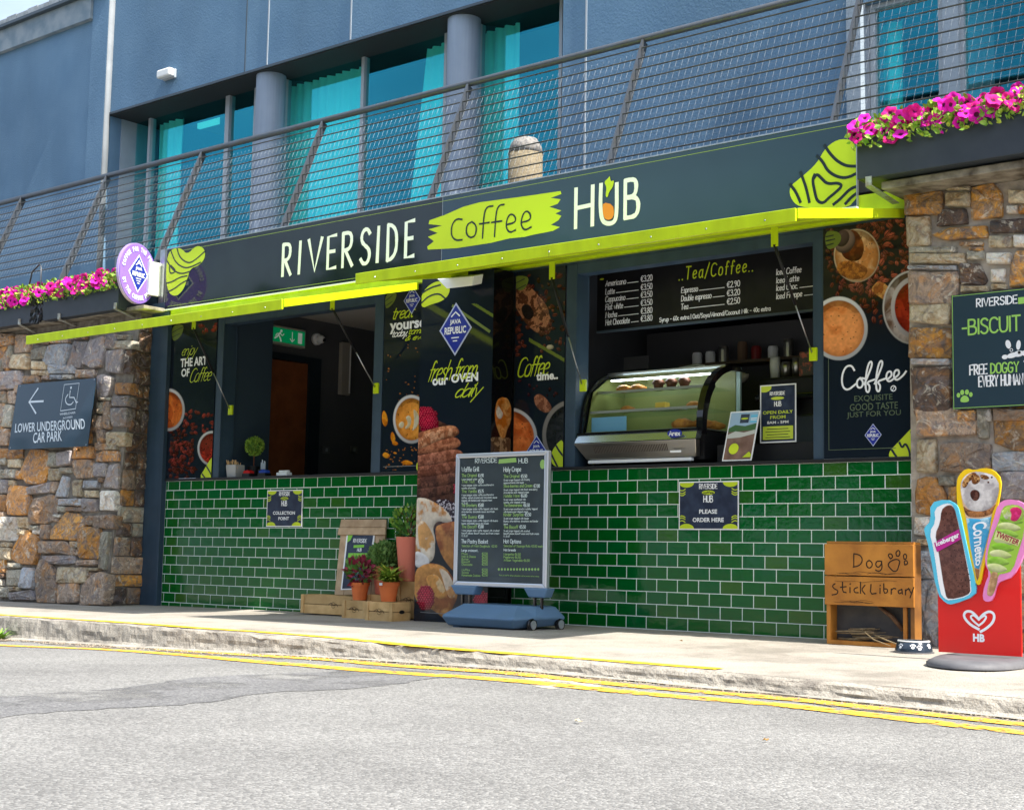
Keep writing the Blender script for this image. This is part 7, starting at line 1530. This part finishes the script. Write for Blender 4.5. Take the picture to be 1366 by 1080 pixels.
# ---- potted plants
def pot(label,c,r1,r0,h,m_,rim=True,cat='plant pot'):
    t=thing('potted_plant',label,'potted plant',tuple(c)); pr_=[(r0,0),(r1,h*.8 if rim else h)]
    if rim: pr_+=[(r1*1.10,h*.8),(r1*1.12,h),(r1*1.0,h)]
    pr_+=[(r1*.93,h*.93)]
    o=obj('pot',MB().lathe(c,pr_,n=28),m_,t); 
    for p in o.data.polygons: p.use_smooth=len(p.vertices)==4
    o.modifiers.new('es','EDGE_SPLIT').split_angle=R_(40)
    obj('soil',MB().lathe((c[0],c[1],c[2]+h*.88),[(r1*.92,0),(r1*.5,.006)],n=16),soil,t); return t
q=random.Random(31)
def blades(c,n,l0,l1,wd,m,spread=1.0,arch=.6,q=q):
    for _ in range(n):
        a=q.uniform(0,6.283); l=q.uniform(l0,l1); r_=q.uniform(.1,1)*spread; d=Vector((math.cos(a)*r_,math.sin(a)*r_,1)).normalized(); s=Vector((-math.sin(a),math.cos(a),0)); P=[];p=Vector(c)+Vector((math.cos(a),math.sin(a),0))*q.uniform(0,.02)
        for i in range(5):
            w_=wd*[.5,.9,1,.7,.05][i]*q.uniform(.9,1.1); P.append((p-s*w_,p+s*w_)); p=p+d*l/4; d=(d+Vector((math.cos(a)*.18,math.sin(a)*.18,-arch*.35))).normalized()
        o=len(m.v); 
        for A_,B_ in P: m.v+=[tuple(A_),tuple(B_)]
        for i in range(4): m.f.append((o+2*i,o+2*i+1,o+2*i+3,o+2*i+2))
# small left pot with burgundy leaves
c=W(480,806,-.25); r_=W(491,785,-.25).x-W(480,785,-.25).x; c=Vector((W(480,790,-.25).x,-.25,zB)); 
t=pot('small terracotta pot with burgundy and green leaves on the small crate',c,.063,.048,.125,terra); m=MB(); m2=MB(); q=random.Random(5)
m=leafball(c.x,c.y,c.z+.20,.085,.085,170,.055,q,.2); m2=leafball(c.x,c.y,c.z+.21,.095,.085,110,.05,q,.3); obj('foliage',m,leafp,t,kind='stuff'); obj('foliage',m2,leafd,t,kind='stuff')
c=Vector((W(518,800,-.31).x,-.31,zC)); t=pot('terracotta pot with variegated yellow green arching leaves and a white label',c,.070,.050,.135,terra); m=MB(); blades((c.x,c.y,c.z+.12),150,.10,.20,.011,m,1.3,.9,random.Random(6)); obj('foliage',m,leafy,t,kind='stuff'); m=MB(); blades((c.x,c.y,c.z+.12),70,.09,.17,.010,m,1.3,.9,random.Random(7)); obj('foliage',m,leafm,t,kind='stuff')
obj('pot_label',B(c.x-.012,c.x+.016,c.y-.082,c.y-.079,c.z+.112,c.z+.13),white,t)
c=Vector((W(513,770,-.10).x,-.10,zt(515,793,-.2)+.0)); c.z=zt(515,793,-.2)
t=pot('salmon pot with bushy rosemary-like herb behind the variegated plant',c,.085,.065,.20,pinkpl); m=leafball(c.x,c.y,c.z+.255,.105,.095,1300,.045,random.Random(8),.6); obj('foliage',m,mat('herb_green_leaf',(.09,.20,.045),.6,noise=(40,2,.35,.65),col2=(.20,.33,.09)),t,kind='stuff')
c=Vector((W(533,770,-.10).x+.105,-.115,zD)); hp=zt(548,716,-.11)-zD
t=pot('tall tapered salmon planter with an upright leafy shrub beside the door panel',c,.100,.068,hp,pinkpl,rim=False); m=leafball(c.x+.01,c.y,c.z+hp+.085,.115,.115,210,.050,random.Random(9),.5); m2=MB()
for i in range(9):
    a=i*.7; m2.tube([(c.x,c.y,c.z+hp-.02),(c.x+.05*math.cos(a),c.y+.05*math.sin(a),c.z+hp+.15),(c.x+.10*math.cos(a),c.y+.08*math.sin(a),c.z+hp+.20)],.003,4)
obj('foliage',m,leafd,t,kind='stuff'); obj('foliage',leafball(c.x,c.y,c.z+hp+.10,.13,.12,90,.045,random.Random(10),.5),leafm,t,kind='stuff'); obj('stems',m2,darkwood,t,kind='stuff')
# ================================================================ DOG STICK LIBRARY
yd=-.36; a=W(1103,856,yd); bx=W(1220.5,860,yd).x; ztb=W(1103,725,yd).z; zbb=-.004; x0,x1=a.x,bx
dl=thing('stick_library','orange wooden box lettered Dog Stick Library with paw print and an open shelf','box',((x0+x1)/2,yd,0))
zm=W(1103,806,yd).z; zm2=(W(1103,767,yd).z)
for za,zb2 in ((zm+.002,zm2-.003),(zm2+.003,ztb)): obj('front_plank',B(x0-.004,x1+.004,yd-.016,yd-.001,za,zb2),orangewood,dl,bevel=.003)
obj('side_panel',B(x0,x0+.022,yd,yd+.09,zbb,ztb-.001),orangewood,dl); obj('side_panel',B(x1-.022,x1,yd,yd+.09,zbb,ztb-.001),mat('darker_side_wood',(.30,.13,.03),.6,noise=(9,6,.3,.7),col2=(.14,.06,.02),bump=(30,.4,.004)),dl); obj('side_panel',B(x1-.065,x1-.045,yd+.002,yd+.02,zbb+.02,zm),orangewood,dl)  # right side panel takes a darker wood colour than the left
obj('bottom_panel',B(x0+.023,x1-.023,yd-.002,yd+.088,zbb,zbb+.022),orangewood,dl); obj('top_panel',B(x0+.002,x1-.002,yd+.001,yd+.09,ztb,ztb+.014),orangewood,dl); obj('back_panel',B(x0+.023,x1-.023,yd+.078,yd+.088,zbb+.023,ztb-.002),mat('dark_stained_back',(.045,.045,.05),.8,noise=(14,5,.3,.7),col2=(.08,.075,.07)),dl)
fd=FY(yd-.016); k=Ink(fd,None,.0008)
lines(k,[[(1139,739),(1139,755)],[(1139,738),(1148,740),(1151,747),(1147,754),(1138,756)],[(1160,747),(1156,749),(1156,755),(1160,758),(1164,754),(1163,749),(1159,747)],[(1175,748),(1169,748),(1168,754),(1172,757),(1176,752),(1176,748)],[(1176,748),(1177,758),(1173,762),(1168,760)],
 [(1188,745),(1185,741),(1186,738),(1190,739),(1191,743),(1188,745)],[(1196,741),(1195,736),(1199,733),(1201,737),(1199,742),(1196,741)],[(1206,745),(1205,740),(1208,738),(1210,742),(1208,746),(1206,745)],[(1207,753),(1206,748),(1210,747),(1211,752),(1207,753)],[(1188,758),(1184,753),(1188,748),(1196,745),(1201,748),(1199,754),(1197,761),(1192,762),(1188,758)]],.0065)
lines(k,[[(1114,778),(1110,781),(1113,785),(1118,787),(1117,792),(1110,793)],[(1124,776),(1124,789),(1129,790)],[(1121,783),(1129,782)],[(1134,783),(1134,790)],[(1134,779),(1134.5,778)],[(1144,783),(1139,785),(1140,790),(1145,790)],[(1148,776),(1148,791)],[(1154,780),(1149,786),(1154,792)],
 [(1162,779),(1161,792),(1169,791)],[(1174,784),(1174,791)],[(1174,781),(1174.5,780)],[(1179,778),(1179,791),(1184,790),(1184,785),(1179,785)],[(1189,785),(1189,792)],[(1189,787),(1192,784),(1195,785)],[(1203,786),(1198,787),(1199,792),(1203,790)],[(1203,785),(1204,792)],[(1208,786),(1208,793)],[(1208,788),(1211,785),(1214,786)],[(1212,784),(1215,790)],[(1219,783),(1214,797)]],.0065,sm=1)
k.done('burnt_lettering',mat('burnt_lettering',(.025,.014,.008),.8),dl)
k=Ink(fd,None,.0006); q=random.Random(12)
for i in range(14):
    u=q.uniform(x0+.03,x1-.15); v=q.choice((ztb-.015,zm2+.018,zm2-.02,zm+.02))+q.uniform(-.008,.008); k.line(smooth([(u,v),(u+.03,v+q.uniform(-.01,.01)),(u+.07,v+q.uniform(-.01,.01)),(u+q.uniform(.09,.15),v)],2),.0022,taper=True)
k.done('wood_cracks',MATS['burnt_lettering'],dl)
stk=mat('pale_dry_stick',(.30,.22,.12),.8,noise=(40,4,.3,.7),col2=(.16,.12,.07)); q=random.Random(14)
for i in range(12):
    xa=q.uniform(x0+.03,x0+.18); l=q.uniform(.14,.30); y=yd+q.uniform(.01,.065); z=zbb+.03+.007*i*.7; r_=q.uniform(.003,.0055)
    if i in (4,9): pts=[(xa+.10,yd+.01,z+.01),(xa+.2,yd-.06,.035),(xa+.33,yd-.14,.012)]
    else: pts=[(xa,y,z),(xa+l*.5,y-.01,z+q.uniform(-.004,.012)),(xa+l,y-q.uniform(-.02,.03),z+q.uniform(-.005,.02))]
    o=obj('stick',MB().tube(pts,[r_,r_*1.1,r_*.6],5),stk,smooth=True,origin=pts[0]); tag(o,'dry thin stick lying in the pile inside the dog stick library','stick',group='dry sticks piled in the stick library')
o=obj('thick_stick',MB().tube([W(1172,808,yd+.055),W(1190,822,yd+.055),W(1205,840,yd+.055)],[.010,.013,.012],7),mat('brown_branch',(.20,.11,.055),.8,noise=(30,5,.3,.7),col2=(.10,.05,.03)),smooth=True); tag(o,'thick brown branch leaning diagonally inside the dog stick library','branch')
# dog bowl
c=hit(1219,870,zpave); c=Vector((c.x,c.y+.0,zpave(c.x,c.y))); db=thing('dog_bowl','slate blue dog bowl with white paw prints beside the stick library','dog bowl',tuple(c))
rb=.094; o=obj('bowl_body',MB().lathe(c,[(rb,0),(rb*1.02,.006),(rb*.86,.056),(rb*.80,.060),(rb*.72,.05),(rb*.6,.02)],n=36),mat('slate_bowl_enamel',(.025,.038,.058),.2,coat=.4),db); 
for p in o.data.polygons: p.use_smooth=len(p.vertices)==4
obj('bowl_rim',MB().lathe((c.x,c.y,c.z+.0565),[(rb*.87,0),(rb*.85,.006),(rb*.78,.006)],n=36,cap=False),mat('pale_rim',(.6,.6,.58),.4),db,smooth=True); obj('rubber_foot',MB().lathe((c.x,c.y,c.z-.001),[(rb*1.08,0),(rb*1.08,.006),(rb,.007)],n=36),rubber,db)
m=MB()
def bowlp(a,z): r_=rb*(1.02-.16*(z-.006)/.05)+.0022; return Vector((c.x+r_*math.cos(a),c.y+r_*math.sin(a),c.z+z))
def bdisc(a,z,ra,rz): m.poly([bowlp(a+ra*math.cos(t_)/rb,z+rz*math.sin(t_)) for t_ in [2*math.pi*i/10 for i in range(10)]])
ac=math.atan2(CAMP.y-c.y,CAMP.x-c.x)
for da,z in ((-.05,.030),(.32,.024),(1.0,.032),(-.8,.030)):
    bdisc(ac+da,z,.009,.007)
    for dx,dz in ((-.012,.009),(-.004,.014),(.005,.014),(.012,.009)): bdisc(ac+da+dx/rb,z+dz,.0034,.0042)
obj('paw_prints',m,white,db,kind='stuff')
# ================================================================ ICE CREAM SIGN
yi=-.90; fi=FY(yi); A_=W(1252,866,yi); B_=W(1363,877,yi); xi0,xi1=A_.x,B_.x; zi0=.022
ic_=thing('ice_cream_sign','red ice cream pavement sign with three cut-out lollies and a heart logo','pavement sign',((xi0+xi1)/2,yi,0))
zi1=W(1252,700,yi).z
m=MB(); m.prism([(xi0,yi,zi0),(xi1,yi,zi0),(xi1,yi,zi1-.02),(xi0,yi,zi1-.10)],(0,.012,0)); obj('red_panel',m,redp,ic_)
def cut(nm,pts,m_,dy,th,sm=2):
    q_=smooth([fi.px(*p) for p in pts],sm,True) if sm else [fi.px(*p) for p in pts]
    return obj(nm,MB().prism([(u,yi-dy,v) for u,v in q_][::1],(0,th,0)),m_,ic_)
C5=lambda x,y:(1180+x/3.0,540+y/3.0)
C6=lambda x,y:(1086+x/3.6,600+y/3.6)
cy_=mat('cyan_cutout',(.10,.52,.72),.35); ye_=mat('yellow_cutout',(.85,.55,.01),.35); pk_=mat('pink_cutout',(.80,.25,.55),.35)
cut('cone_backing',[C6(*p) for p in [(688,155),(700,120),(735,88),(775,98),(820,85),(865,95),(905,140),(895,230),(860,400),(820,560),(805,640),(790,650),(775,630),(750,540),(715,380),(690,260)]],ye_,.012,.011,1)
cut('sandwich_backing',[C6(*p) for p in [(565,255),(640,235),(690,260),(705,290),(745,480),(785,650),(780,700),(670,742),(640,735),(598,690),(560,470),(535,385),(540,370),(568,340)]],cy_,.020,.019,1)
cut('lolly_backing',[C6(*p) for p in [(890,260),(930,235),(1000,245),(1045,290),(1035,420),(1010,520),(960,610),(915,625),(885,640),(865,720),(835,730),(815,712),(825,650),(850,590),(825,540),(840,440),(870,330)]],pk_,.020,.019,1)
FI=FY(yi)
def art(nm,m_,h,polys,sm=1):
    k=Ink(FI,None,h)
    for a_ in polys: P(k,[C6(*p) for p in a_],sm)
    return k.done(nm,m_,ic_)
def AI(pts,h,bg): 
    u=[FI.px(*C6(*p)) for p in pts]; return Art(FI,(min(a[0] for a in u)-.003,min(a[1] for a in u)-.003,max(a[0] for a in u)+.003,max(a[1] for a in u)+.003),.0021,bg,h)
def c6(L): return [C6(*p) for p in L]
wf=[(585,282),(640,255),(672,262),(690,300),(730,480),(768,670),(748,702),(660,722),(636,714),(612,682),(582,470),(562,395),(592,345)]
A=AI(wf,.0212,(.80,.80,.82)); A.poly(c6([(618,288),(640,268),(664,262),(680,275),(690,300),(730,480),(765,670),(745,700),(655,720),(636,696),(600,460),(588,405),(612,350)]),(.16,.062,.045),(.10,.035,.025),(60,.5,.2),edge=3,tex=.35,it=1)
for i in range(6):
    for j in range(14):
        x,y=622+i*21+j*6.5,305+j*29
        if 636+j*4<x+16<684+j*8+30: A.ball(*C6(x,y),.9,.9,(.03,.01,.008),0,.6,0)
A.done(ic_,keep=A.mask(c6(wf)))
cn=[(705,165),(725,125),(770,103),(820,108),(870,122),(897,170),(882,250),(855,318),(850,380),(820,500),(796,612),(789,630),(782,608),(755,470),(735,325),(716,250)]
A=AI(cn,.0132,(.60,.40,.25)); A.poly(c6([(705,165),(725,125),(770,100),(820,105),(872,120),(900,170),(884,245),(850,290),(790,305),(748,290),(716,245)]),(.74,.70,.68),(.50,.46,.46),(22,.5,.15),edge=7,tex=.2,lo=.35)
A.poly(c6([(716,262),(745,288),(800,296),(850,284),(882,250),(870,300),(840,318),(790,326),(735,322)]),(.40,.16,.05),(.14,.05,.02),(50,.5,.1),edge=4,tex=.5)
for q_ in ([(712,165),(730,130),(764,104),(790,112),(780,140),(750,150),(738,180),(720,185)],[(765,112),(800,120),(806,150),(780,170),(758,160)],[(800,116),(836,120),(852,138),(826,146),(804,136)]): A.poly(c6(q_),(.60,.32,.11),(.20,.07,.02),(60,.5,.08),edge=2.5,tex=.6)
A.poly(c6([(752,200),(778,186),(803,202),(800,236),(778,250),(756,232)]),(.06,.018,.012),(.16,.06,.04),(40,.55,.1),edge=4,tex=.3)
for x,y in ((765,125),(842,156),(790,148),(812,134),(858,132),(740,160)): A.ball(*C6(x,y),1.6,1.2,(.10,.03,.015))
A.poly(c6([(735,326),(800,330),(858,318),(850,380),(820,500),(798,574),(776,566),(755,470)]),(.06,.40,.70),(.40,.66,.80),(30,.60,.12),edge=4,tex=.12,it=0); A.poly(c6([(775,564),(800,572),(797,612),(789,630),(782,608)]),(.40,.16,.05),(.16,.05,.02),(40,.5,.1),edge=2,it=0)
A.done(ic_,keep=A.mask(c6(cn)))
ll=[(912,275),(950,262),(1000,268),(1022,300),(1016,400),(992,480),(962,580),(917,594),(893,596),(884,650),(867,697),(850,702),(836,690),(846,640),(858,592),(842,570),(838,540),(845,470),(870,400),(896,340)]
A=AI(ll,.0212,(.30,.50,.05)); A.poly(c6([(858,580),(897,585),(884,650),(867,700),(850,704),(834,692),(846,640)]),(.60,.36,.18),(.44,.24,.11),(40,.5,.1),edge=3,tex=.2)
for i in range(9):
    t_=i/8; xc=965-82*t_; yc=300+262*t_; w_=57-6*t_; A.poly(c6([(xc-w_,yc-14),(xc,yc-22),(xc+w_,yc+2),(xc+w_+3,yc+20),(xc+4,yc+30),(xc-w_-2,yc+10)]),(.24,.52,.03) if i%2 else (.66,.70,.34),(.34,.58,.08) if i%2 else (.55,.64,.22),(20,.5,.2),edge=5,tex=.12,lo=.25)
A.poly(c6([(915,280),(950,264),(1000,270),(1018,300),(1010,340),(960,345),(915,330)]),(.42,.58,.10),(.62,.62,.42),(24,.5,.1),edge=6,tex=.2); A.poly(c6([(942,285),(975,270),(1008,284),(1004,315),(978,348),(946,338),(957,310)]),(.85,.04,.25),(.66,.02,.14),(30,.5,.1),edge=5,tex=.15)
A.done(ic_,keep=A.mask(c6(ll)))
def slab(s,a_,b2,c_,d_,ink,bold=.02): Q=[FI.px(*C6(*z)) for z in (a_,b2,c_,d_)]; btext(ink,s,0,0,1,1,bold,map2=quadmap(Q))
k=Ink(FI,None,.026); k.poly([FI.px(*C6(*p)) for p in [(586,446),(705,380),(716,428),(600,490)]]); k.done('lettering_shadow',mat('magenta_ink',(.45,.02,.25),.4),ic_)
k=Ink(FI,None,.0275); slab('Iceberger',(600,470),(712,425),(703,393),(594,442),k,.03)
k.done('lettering',white,ic_)
k=Ink(FI,None,.0150); Q=[FI.px(*C6(*z)) for z in ((765,350),(782,560),(812,545),(838,340))]; btext(k,'Cornetto',0,0,1,1,.02,map2=quadmap([Q[0],Q[1],Q[2],Q[3]])); k.done('lettering',white,ic_)
lg2=mat('pale_lolly_print',(.62,.66,.28),.35)
k=Ink(FI,None,.0255); k.poly([FI.px(*C6(*p)) for p in [(884,385),(1002,432),(988,462),(874,418)]]); k.done('lettering_band',lg2,ic_)
k=Ink(FI,None,.027); slab('TWISTER',(880,416),(987,458),(1000,434),(890,388),k,.03); k.done('lettering',mat('dark_red_ink',(.30,.02,.05),.4),ic_)
k=Ink(FI,None,.0022)
def hx(pts,t): k.line(smooth([FI.px(*C6(*p)) for p in pts],2),t)
hx([(792,860),(750,838),(718,800),(726,775),(752,772),(775,790),(792,812)],.012); hx([(792,812),(815,785),(845,772),(868,788),(862,825),(830,855),(800,872)],.012)
hx([(792,842),(765,820),(750,800),(765,790),(780,802),(792,815)],.009); hx([(792,842),(815,825),(830,800),(818,793),(800,806)],.009)
slab('HB',(764,918),(820,922),(820,884),(764,880),k,.05); k.done('heart_logo',white,ic_)
pb=zpave(7.4,-1)
m=MB(); bpts=smooth([(xi0+.04,-1.10),(xi0+.08,-1.26),(xi0+.18,-1.36),(xi1-.1,-1.40),(xi1+.05,-1.30),(xi1+.08,-1.0),(xi1+.05,-.60),(xi1-.1,-.52),(xi0+.10,-.55),(xi0+.02,-.65),(xi0+.0,-.9)],2,True)
cxm=(xi0+xi1)/2; n=len(bpts); m.v=[(x,y,pb) for x,y in bpts]+[(x,y,pb+.016) for x,y in bpts]+[(x+(cxm-x)*.16,y+(-.95-y)*.16,pb+.034) for x,y in bpts]+[(x+(cxm-x)*.5,y+(-.95-y)*.5,pb+.030) for x,y in bpts]
m.f=[(j*n+i,j*n+(i+1)%n,(j+1)*n+(i+1)%n,(j+1)*n+i) for j in range(3) for i in range(n)]+[tuple(range(3*n,4*n))]; obj('rubber_base',m,rubber,ic_,smooth=True)
# ================================================================ WEED AND LITTER
cw=W(4,852,-2.30)
m=MB(); blades((cw.x,-2.33,cw.z-.01),90,.05,.13,.006,m,1.2,.5,random.Random(15)); o=obj('weed_tuft',m,leafm,origin=(cw.x,-2.33,cw.z)); tag(o,'small green weed tuft growing at the foot of the kerb at the left edge','weed')
def litter(px,py,fn,lb,cl,s):
    p=hit(px,py,fn); m=MB(); q=random.Random(int(px)); P_=[]
    for i in range(7): a=i*.9; P_.append((p.x+s*math.cos(a)*q.uniform(.5,1),p.y+s*.5*math.sin(a)*q.uniform(.5,1),fn(p.x,p.y)+.006+q.uniform(0,.012)))
    ctr=(p.x,p.y,fn(p.x,p.y)+.012); m.v=P_+[ctr]; m.f=[(i,(i+1)%7,7) for i in range(7)]
    o=obj('dry_leaf',m,cl,origin=ctr); so_=o.modifiers.new('t','SOLIDIFY'); so_.thickness=.0015; tag(o,lb,'leaf')
dl_=mat('dry_leaf_brown',(.30,.17,.05),.7); dl2=mat('dry_leaf_pale',(.42,.36,.26),.7)
litter(1144,931,zroad,'yellow brown dry leaf in the gutter below the stick library',mat('yellow_dry_leaf',(.5,.38,.08),.7),.035); litter(1183,934,zroad,'orange scrap of dry leaf in the gutter nearest the ice cream sign',mat('orange_scrap',(.6,.30,.10),.7),.018)
litter(771,965,zroad,'pale dry leaf lying on the open road below the paint spill',dl2,.020); litter(1022,990,zroad,'small brown leaf on the road right of centre',dl_,.014); litter(909,857,zpave,'tiny dark leaf on the pavement in front of the ordering counter',dl_,.012)
# grit along the kerb foot
q=random.Random(18); m=MB()
for i in range(2200):
    x=q.uniform(-2,9.2); y=-2.26-abs(q.gauss(0,.10))-.02; s=q.uniform(.002,.006); z=zroad(x,y)+.004; a=q.uniform(0,3); 
    m.add([(x-s,y-s*.6,z),(x+s,y-s*.5,z),(x+s*.3,y+s,z),(x,y,z+s)],[(0,1,3),(1,2,3),(2,0,3)])
obj('kerb_grit',m,mat('mixed_grit',(.26,.22,.17),.9,noise=(80,2,.3,.7),col2=(.45,.38,.28)),kind='stuff')
bpy.context.view_layer.update()
# ================================================================ TREES ACROSS THE ROAD (behind the camera, seen in the glossy panels)
bark=mat('tree_bark',(.07,.05,.035),.9); tl=mat('opposite_tree_leaf',(.030,.060,.018),.7,noise=(1.5,3,.35,.65),col2=(.055,.10,.03))
q=random.Random(77)
TREEL=['dark tree across the road, farthest to the left','dark tree across the road, beside the farthest left one','dark tree across the road beyond the left stone wall','dark tree across the road opposite the left wall end','dark tree across the road opposite the car park sign','dark tree across the road opposite the collection opening','dark tree across the road facing the oven poster','dark tree across the road facing the ordering opening','dark tree across the road facing the ice cream sign','dark tree across the road just right of the viewer','dark tree across the road, fourth from the right end','dark tree across the road, next to the farthest right one','dark tree across the road, farthest to the right']
for i in range(13):
    x=-42+i*5.6+q.uniform(-1,1); y=-24+q.uniform(-2,2); h=q.uniform(8.5,11.5)
    t=thing('tree',TREEL[i],'tree',(x,y,-.2))
    obj('trunk',MB().tube([(x,y,-.3),(x+q.uniform(-.2,.2),y,h*.3),(x,y,h*.6)],[.28,.2,.1],7),bark,t)
    m=MB()
    for _ in range(420):
        a=q.uniform(0,6.283); c_=q.uniform(-1,1); r_=q.uniform(.4,1)**.4; d=Vector((math.cos(a)*math.sqrt(1-c_*c_)*3.6,math.sin(a)*math.sqrt(1-c_*c_)*3,c_*h*.42))*r_; p=Vector((x,y,h*.52))+d
        w_=Vector((q.uniform(-1,1),q.uniform(-1,1),q.uniform(-1,1))).normalized(); v_=w_.cross(Vector((q.uniform(-1,1),q.uniform(-1,1),q.uniform(-1,1)))).normalized(); s=q.uniform(.35,.7); m.add([p,p+w_*s,p+w_*s+v_*s,p+v_*s],[(0,1,2,3)])
    m.blob((x,y,h*.52),2.9,2.3,h*.36,12,8,.15); obj('crown',m,tl,t,kind='stuff')
